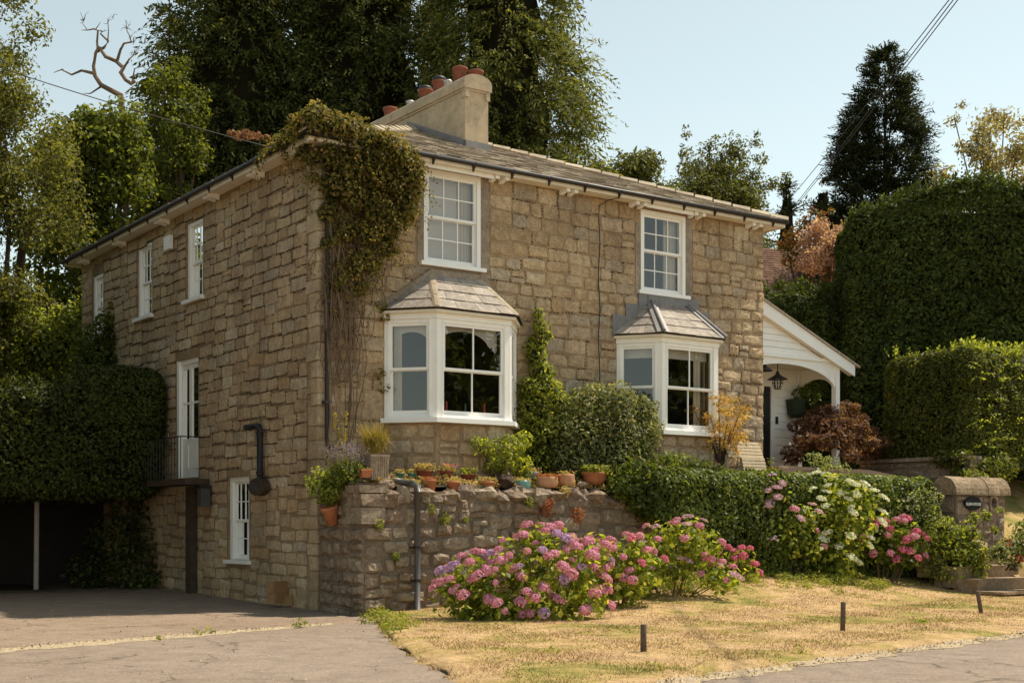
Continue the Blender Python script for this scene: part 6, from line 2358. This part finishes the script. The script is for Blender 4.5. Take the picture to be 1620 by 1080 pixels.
shrub("bright_shrub", "sunlit leafy shrub rising behind the carport hedge", "shrub", at(95, 600, 35.5)[:2] + (4.75,), 0,
      [(-1.6, 0, .9, 1.0), (-.4, 0, 1.2, 1.1), (.6, .1, 1.3, 1.0), (-.8, .1, 1.9, .8), (.3, 0, 2.1, .7), (1.1, 0, 1.6, .7), (-2.2, 0, 1.6, .7), (1.5, .0, 2.2, .35), (-1.2, 0, 2.4, .5), (.7, 0, 2.6, .35), (1.4, 0, .7, .8), (-2.6, 0, .8, .9)], 1500, .13, .07, M['shrub_light'], M['hedge_dark'], 8)
shrub("dark_shrub", "dark leafy shrub in front of the side wall between hedge and house", "shrub", at(178, 600, 33.0)[:2] + (4.6,), 0,
      [(0, 0, .9, .6), (.3, 0, 1.5, .45), (-.4, 0, 1.3, .6), (.45, 0, 1.0, .42), (.2, 0, 2.0, .3), (-.1, 0, 1.9, .35), (.5, 0, 1.75, .2), (-.6, 0, .7, .6), (.05, 0, 2.35, .16)], 1800, .13, .065, M['ivy'], M['hedge_dark'], 6)

# ------------------------------------------------------------------ trees
def conifer(name, label, cat, base, H, prof, n, K, length, L, W, mat, droop=.6, z0=.0, core=.55, outz=.0, lean=.0, front_bias=.75, lumps=.2, seed=0.0, ell=1.0, group=None, splay=.7, tuft=12):
    t = thing(name, label, cat, base, 0, group)
    hs_ = np.array([p[0] for p in prof]) * H
    rr_ = np.array([p[1] for p in prof])
    zz = np.linspace(hs_[0], hs_[-1], 200)
    wts = np.interp(zz, hs_, rr_) + .25
    z = rs.choice(zz, size=n, p=wts / wts.sum()) + rs.uniform(-.1, .1, n)
    th = np.where(rs.random(n) < front_bias, rs.uniform(-np.pi * 1.06, np.pi * .06, n), rs.uniform(0, np.pi, n))
    rad = np.interp(z, hs_, rr_)
    # tufts: sprays gather round frond tips
    nc = max(40, n // tuft)
    zc, tc_ = z[:nc], th[:nc]
    rad = np.interp(zc, hs_, rr_)
    d = np.stack([np.cos(tc_), np.sin(tc_) * ell, np.zeros(nc)], 1)
    P = d * rad[:, None]
    P[:, 2] = zc
    lm = lump(P, 1.0, seed) * .65 + lump(P, 2.4, seed + 3) * .35
    f = .66 + .34 * rs.random(nc) ** .5 + lumps * lm
    Cn = d * (rad * f)[:, None]
    Cn[:, 2] = zc
    ti = rs.integers(0, nc, n)
    sc = (.35 + .65 * np.minimum(1, rad / max(rr_)))[ti]
    off = rs.normal(size=(n, 3)) * np.array([.30, .30, .22]) * length * sc[:, None]
    P = Cn[ti] + off - d[ti] * (length * .45 * sc)[:, None]
    rad = rad[ti]
    D = norm(d[ti] * .9 + off / length * .9 + np.array([0, 0, outz]) + rs.normal(size=(n, 3)) * .22)
    V = spray_verts(rs, P, D, K, length * (.55 + .45 * np.minimum(1, rad / max(rr_))), L, W, droop, splay)
    leaves("foliage", V, mat, t)
    mb = MB()
    mb.tube([(0, 0, -1), (.05, 0, H * .4), (0, 0, H * .75), (0, 0, H * .97)], [.02 * H, .012 * H, .07, .015], 8)
    for k in range(26):
        zz_ = H * rng.uniform(.12, .9)
        r_ = float(np.interp(zz_, hs_, rr_)) * .8
        q = rng.uniform(-3.3, .2)
        mb.tube([(0, 0, zz_), (math.cos(q) * r_ * .5, math.sin(q) * r_ * .5 * ell, zz_ + r_ * .12), (math.cos(q) * r_, math.sin(q) * r_ * ell, zz_ + r_ * (.05 - droop * .25))], [.09, .06, .02], 5)
    mb.build("trunk", M['bark'], t)
    if core:
        mb = MB()
        seg, rings = 18, 22
        v = []
        for i in range(rings + 1):
            zc = hs_[0] + (hs_[-1] - hs_[0]) * i / rings * .93
            for k in range(seg):
                q = 2 * math.pi * k / seg
                r_ = float(np.interp(zc, hs_, rr_)) * core
                p = np.array([[math.cos(q) * r_, math.sin(q) * r_ * ell, zc]])
                r2 = r_ * (1 + .3 * float(lump(p, 1.1, seed)[0])) + rng.uniform(-.1, .1)
                v.append((math.cos(q) * r2, math.sin(q) * r2 * ell, zc))
        mb.v = v
        for i in range(rings):
            for k in range(seg):
                k2 = (k + 1) % seg
                mb.f.append((i * seg + k, i * seg + k2, (i + 1) * seg + k2, (i + 1) * seg + k))
        mb.build("shade_core", M['inner_dark'], t)  # opaque dark core added to close the gaps between sprays
    return t


def broadleaf(name, label, base, blobs, per, L, W, mat, trunk_r=.22, inner=True, shell=.35, rnd=.75, group=None, squash=.8, limbs=14, cat="tree", seedlen=1):
    t = thing(name, label, cat, base, 0, group)
    leaves("crown", blob_leaves(rs, blobs, per, L, W, .35, rnd, shell, squash=squash), mat, t)
    mb = MB()
    cx = sum(b[0] for b in blobs) / len(blobs)
    zl_ = min(b[2] for b in blobs)
    top = max(b[2] for b in blobs)
    mb.tube([(0, 0, -.6), (cx * .2, 0, zl_ * .6), (cx * .7, 0, zl_ + (top - zl_) * .4), (cx, 0, zl_ + (top - zl_) * .8)], [trunk_r, trunk_r * .85, trunk_r * .6, trunk_r * .25], 8)
    for k in range(min(limbs, len(blobs))):
        b = blobs[int(k * len(blobs) / min(limbs, len(blobs)))]
        s = rng.uniform(.35, .8)
        z0 = zl_ * .6 + (b[2] - zl_ * .6) * .35
        p0 = (cx * .5, 0, z0)
        mb.tube([p0, ((p0[0] + b[0]) / 2 + rng.uniform(-.2, .2), b[1] * .5, (z0 + b[2]) / 2 + .1 * (b[2] - z0)), (b[0], b[1], b[2] + b[3] * .5)], [trunk_r * .45, trunk_r * .3, .02], 5)
    mb.build("trunk", M['bark'], t)
    return t


def cloud(n, cx, cy, cz, rx, ry, rz, r0, r1, seed=0, low=-1):
    r = random.Random(seed)
    out = []
    while len(out) < n:
        d = Vector((r.gauss(0, 1), r.gauss(0, 1), r.gauss(0, 1))).normalized()
        if d.z < low or d.y > .55: continue
        k = r.random() ** .45
        out.append((cx + d.x * rx * k, cy + d.y * ry * k, cz + d.z * rz * k, r.uniform(r0, r1)))
    return out


# tall conifers right behind the house
def pxbase(px, Z, z=0.0):
    x, y, _ = at(px, HPY, Z)
    return (x, y, z)


conifer("cypress_tree", "huge dark cypress filling the sky left of the chimney", "tree", pxbase(560, 49), 27, [(.08, 4.0), (.3, 4.4), (.55, 4.2), (.8, 3.4), (1, .8)], 8800, 13, 1.15, .21, .07, M['conifer'], .6, core=.62, seed=2.0, splay=.6, lumps=.26)
conifer("cypress_tree", "broad cypress with drooping olive sprays right of the chimney", "tree", pxbase(795, 46), 24, [(.06, 3.3), (.3, 3.4), (.5, 3.3), (.75, 2.6), (1, 1.1)], 8600, 13, 1.05, .20, .064, M['conifer_olive'], .65, core=.48, seed=5.0, splay=.6, lumps=.32)
conifer("cypress_tree", "dark cypress with ragged top behind the creeper-covered eaves", "tree", pxbase(385, 47), 25, [(.05, 2.9), (.25, 3.1), (.5, 2.9), (.75, 2.4), (1, 1.0)], 6000, 12, 1.1, .21, .07, M['conifer'], .6, core=.58, seed=8.0, splay=.6, lumps=.28)
conifer("cypress_tree", "slimmer cypress spire showing at the top left of the dark group", "tree", pxbase(268, 45), 20.2, [(.1, 1.5), (.4, 1.6), (.7, 1.0), (.9, .45), (1, .1)], 2200, 11, .85, .22, .085, M['conifer_olive'], .55, core=None, seed=11.0)
conifer("cypress_tree", "low cypress skirt between the chimney trees and the right-hand eaves", "tree", pxbase(900, 52), 14.5, [(.1, 2.4), (.5, 2.3), (.8, 1.6), (1, .4)], 2200, 12, 1.1, .25, .09, M['conifer_olive'], .75, core=.58, seed=14.0)
conifer("cypress_tree", "shaded lower cypress just left of the creeper-covered house corner", "tree", pxbase(318, 46), 16.5, [(.1, 2.6), (.5, 2.5), (.8, 1.7), (1, .4)], 2800, 12, 1.15, .25, .09, M['conifer'], .75, core=.62, seed=17.0)

# left-hand deciduous trees
bl = cloud(125, -.55, 0, 9.8, 2.0, 2.0, 8.0, .5, .9, 21)
broadleaf("birch_tree", "pale yellow-green birch at the left picture edge with fine hanging twigs", pxbase(15, 36), bl, 1000, .125, .062, M['birch'], .2, rnd=.9, shell=.15)
bl = cloud(80, .1, 0, 9.0, 2.1, 2.0, 4.8, .55, .95, 22) + cloud(22, .7, -.3, 13.2, 1.1, .8, .9, .35, .65, 23)
broadleaf("oak_tree", "mid green leafy oak between the birch and the dark cypresses", pxbase(140, 40.5), bl, 760, .17, .10, M['oak'], .3)
bl = cloud(40, -.1, 0, 13.9, .95, .8, 2.6, .3, .55, 24)
broadleaf("lime_tree", "bright yellow-green tree top in front of the slim cypress spire", pxbase(282, 42.5), bl, 900, .14, .075, M['oak'], .16)
bl = cloud(60, 0, 0, 5.2, 5.2, 1.6, 3.8, .8, 1.3, 25)
broadleaf("laurel_tree", "dark spreading laurel below the tall trees behind the side eaves", pxbase(230, 42.5), bl, 520, .19, .09, M['understorey'], .25)
bl = cloud(40, 0, 0, 4.6, 3.4, 1.6, 3.2, .7, 1.2, 26)
broadleaf("laurel_tree", "dark laurel at the far left behind the sunlit shrub", pxbase(30, 40), bl, 380, .22, .11, M['understorey'], .2)
# sparse leafy sprays catching the sun in the dark gap
bl = cloud(26, 0, 0, 5.8, 2.6, .8, 3.4, .25, .5, 27)
broadleaf("hazel_bush", "thin sunlit hazel twigs in front of the dark laurels", pxbase(165, 39), bl, 420, .2, .11, M['oak'], .08, shell=.1, cat="bush")

# dead oak branch against the sky
t = thing("dead_tree", "bare twisted dead branches reaching above the left-hand trees", "dead tree", pxbase(205, 42), 0)
bx, by, _ = pxbase(205, 42)


def dpt(px, py):
    x, y, z = at(px, py, 42)
    return (x - bx, 0, z)


mb = MB()
jit = lambda p, s=.12: (p[0], p[1] + rng.uniform(-s, s), p[2])
for pts, r in (([(198, 330), (195, 240), (192, 175), (190, 150), (160, 135), (150, 120), (148, 105), (152, 85), (158, 75)], (.3, .26, .22, .19, .15, .13, .11, .10, .09)),
               ([(150, 118), (130, 113), (112, 117), (97, 110), (86, 116)], (.11, .08, .06, .04, .02)),
               ([(158, 78), (165, 76), (171, 65), (160, 55), (161, 50)], (.10, .09, .07, .05, .03)),
               ([(155, 82), (153, 66), (156, 50), (150, 47), (137, 46), (128, 47)], (.10, .07, .06, .05, .035, .015)),
               ([(137, 46), (131, 38), (133, 32)], (.03, .02, .01)),
               ([(150, 47), (156, 36), (158, 34)], (.035, .02, .01)),
               ([(158, 76), (168, 91), (182, 95), (194, 106), (192, 116), (200, 128), (207, 132), (214, 128)], (.10, .12, .12, .14, .13, .12, .13, .12)),
               ([(184, 95), (190, 78), (197, 70), (207, 66), (212, 67)], (.10, .08, .07, .05, .02)),
               ([(207, 66), (204, 55), (200, 48), (199, 32), (202, 38), (208, 40)], (.05, .035, .03, .018, .014, .008)),
               ([(170, 68), (173, 50), (172, 33), (179, 27)], (.05, .03, .02, .008)),
               ([(196, 104), (206, 95), (214, 84)], (.08, .05, .015)),
               ([(207, 131), (214, 110), (225, 105), (236, 112)], (.06, .04, .03, .01)),
               ([(160, 135), (145, 150), (130, 146)], (.07, .04, .015))):
    P = [jit(dpt(*p)) for p in pts]
    mb.tube(P, [k * .5 for k in r], 7)
for k in range(30):
    p0 = rng.choice([(207, 62), (161, 50), (133, 32), (97, 110), (179, 27), (214, 84), (236, 112), (225, 105), (212, 67), (172, 33), (200, 45)])
    p1 = (p0[0] + rng.uniform(-12, 12), p0[1] + rng.uniform(-14, 6))
    mb.tube([dpt(*p0), jit(dpt((p0[0] + p1[0]) / 2 + rng.uniform(-2, 2), (p0[1] + p1[1]) / 2 + rng.uniform(-2, 2))), dpt(*p1)], [.016, .011, .004], 4)
mb.build("branches", M['deadwood'], t)

# right-hand background
bl = cloud(84, 0, 0, 12.2, 2.05, 1.6, 3.0, .45, .8, 31, -.7) + [(-1.55, 0, 14.7, .35), (-1.5, 0, 15.4, .25), (1.6, 0, 14.4, .4), (1.4, 0, 15.1, .3), (-.6, 0, 14.9, .4), (.4, 0, 14.6, .4), (2.2, 0, 13.4, .4), (2.7, 0, 13.7, .3), (-.3, 0, 15.3, .2), (1.45, 0, 15.5, .18), (-1.52, 0, 15.8, .15)]
broadleaf("olive_tree", "loose open-crowned tree with pale leaves above the right-hand eaves", pxbase(1142, 56, 2.4), bl, 800, .17, .065, M['far_leaf'], .2, shell=.15, rnd=.9)
bl = cloud(34, 0, 0, 14.4, 2.2, 1.5, 2.6, .55, .95, 32)
broadleaf("scrub_tree", "low rounded tree on the skyline just right of the cypresses", pxbase(1000, 62, 2.0), bl, 420, .26, .11, M['far_leaf'], .2)
bl = cloud(28, 0, 0, 13.0, 1.7, 1.2, 2.1, .45, .8, 34)
broadleaf("scrub_tree", "small dark green tree on the skyline left of the loose pale tree", pxbase(1062, 60, 2.0), bl, 420, .24, .10, M['oak'], .2)
conifer("pine_tree", "small dark pine in the gap above the neighbouring roof", "tree", pxbase(1245, 66, 6.0), 12.2, [(.3, 1.3), (.6, 1.1), (.85, .6), (1, .12)], 700, 8, .7, .26, .07, M['spruce'], .1, core=.5, outz=.4)
conifer("pine_tree", "small scrubby pine touching the left foot of the big conifer", "tree", pxbase(1302, 56, 4.2), 11.6, [(.5, .8), (.75, .8), (.92, .6), (1, .2)], 420, 8, .6, .22, .06, M['spruce'], .0, core=.45, outz=.4)
conifer("spruce_tree", "shorter dark spruce leaning out of the left side of the tall conical one", "tree", pxbase(1352, 51.5, 3.0), 14.6, [(.3, 1.2), (.6, 1.15), (.8, .8), (.92, .5), (1, .15)], 2400, 10, .7, .20, .05, M['spruce'], .15, core=None, outz=.4, lumps=.25, seed=6.3)
conifer("spruce_tree", "tall dark conical spruce standing alone on the right skyline", "tree", pxbase(1400, 52, 3.0), 16.9, [(.2, 2.0), (.5, 2.05), (.68, 1.8), (.82, 1.35), (.93, .85), (1, .3)], 7000, 10, .75, .20, .052, M['spruce'], .15, core=None, outz=.35, lumps=.26, seed=3.3)
bl = cloud(60, 0, 0, 11.0, 2.2, 1.4, 3.0, .35, .7, 36, -.6) + [(-1.2, 0, 13.6, .35), (-.9, 0, 14.2, .25), (.3, 0, 13.9, .3), (1.3, 0, 13.6, .3), (1.9, 0, 13.9, .25)]
broadleaf("pale_tree", "pale bronze-leaved airy tree at the right edge behind the tall hedge", pxbase(1560, 50, 3.0), bl, 560, .17, .07, M['pale_leaf'], .09, shell=.1, rnd=1.0)
# smoke bush and red shrub
bl = cloud(26, 0, 0, 7.3, .95, .7, 1.0, .25, .45, 41)
broadleaf("smoke_bush", "fluffy pink smoke bush beside the tall hedge", pxbase(1312, 42.5, 3.0), bl, 1700, .09, .06, M['smoke'], .08, shell=.3, rnd=1.0, cat="shrub")
bl = cloud(30, .25, 0, 7.4, .95, .7, 1.25, .2, .38, 42) + [(.25, 0, 8.75, .18), (.55, 0, 8.6, .2), (.9, 0, 8.7, .15)]
broadleaf("photinia_bush", "red and green leaved shrub above the neighbouring roof", pxbase(1272, 43.5, 3.0), bl, 900, .15, .06, M['photinia'], .08, shell=.3, cat="shrub")
# the neighbour's roof
nb_ = thing("neighbour_cottage", "brown clay-tiled roof of a cottage glimpsed past the house corner", "house", pxbase(1215, 50, 3.0), R(12))
mb = MB()
mb.box(-3.5, 4.0, .25, 5.5, 0, 6.2)
mb.build("wall", M['mortar'], nb_)
mb = MB()
mb.hexa([(-3.8, -.1, 6.0), (4.3, -.1, 6.0), (4.3, .1, 6.0), (-3.8, .1, 6.0), (-3.8, 2.8, 9.45), (1.9, 2.8, 9.45), (1.9, 2.95, 9.45), (-3.8, 2.95, 9.45)])
mb.f.append((1, 5, 6, 2))
rf = mb.build("roof", M['tile'], nb_)
patch_slates((-3.8, -.12, 6.02), (4.3, -.12, 6.02), (-3.8, 2.78, 9.47), (1.9, 2.78, 9.47), 34, .19, Vector((0, -.76, .64)), rng, M['tile'], rf, True, "roof_tile")

# trees out of view: right ones mirrored by windows, left ones added for shade
for k, (x, y, h, lab) in enumerate(((30, 12, 10.0, "roadside ash outside the picture on the right, mirrored in the bay windows"), (36, 21, 10.0, "roadside ash beyond the road bend, mirrored in the far bay window"), (38, 3, 11.0, "roadside ash farther down the road, mirrored in the bay windows"),
                                    (-15.8, 20.0, 12.0, "unseen broad ash added beyond the left edge of view for shade"), (-18.5, 25, 12.0, "unseen tall ash added just out of view on the left for shade"), (-17, 15, 11.0, "unseen tall ash added nearer the viewer on the left for shade"), (-20, 34, 12.0, "unseen tall ash added behind the carport on the left for shade"))):
    bl = cloud(26, 0, 0, h * .62, h * .5, h * .4, h * .4, h * .1, h * .18, 60 + k)
    bl = [(a, -b, c, d) for (a, b, c, d) in bl] + bl[:8]
    broadleaf("ash_tree", lab, (x, y, -.3), bl, 130, .52, .30, M['oak'], .25, limbs=6, group="trees across the road")

# ------------------------------------------------------------------ wires
def wire(label, a, b, sag, r, group=None, ext=.8):
    a, b = Vector(a), Vector(b)
    a2 = a + (a - b) * ext
    t = []
    for k in range(25):
        s = k / 24
        p = a2.lerp(b, s)
        p.z -= sag * 4 * s * (1 - s)
        t.append(p)
    mb = MB()
    mb.tube(t, r, 5)
    o = mb.build("overhead_wire", M['cable'])
    return tag(o, label, "wire", group)


for (x0, x1, y1, lab) in ((1494, 1252, 312, "left of the three overhead wires crossing in front of the spruce"), (1501, 1261, 320, "middle of the three overhead wires crossing in front of the spruce"), (1508, 1266, 318, "right of the three overhead wires crossing in front of the spruce")):
    wire(lab, at(x0, 0, 26), at(x1, y1, 46), .12, .011, "overhead wires")
wire("single pale wire running from the left edge to the creeper on the eaves", at(0, 100, 23), hw(-.45, .6, 8.3), .10, .009, None, .4)
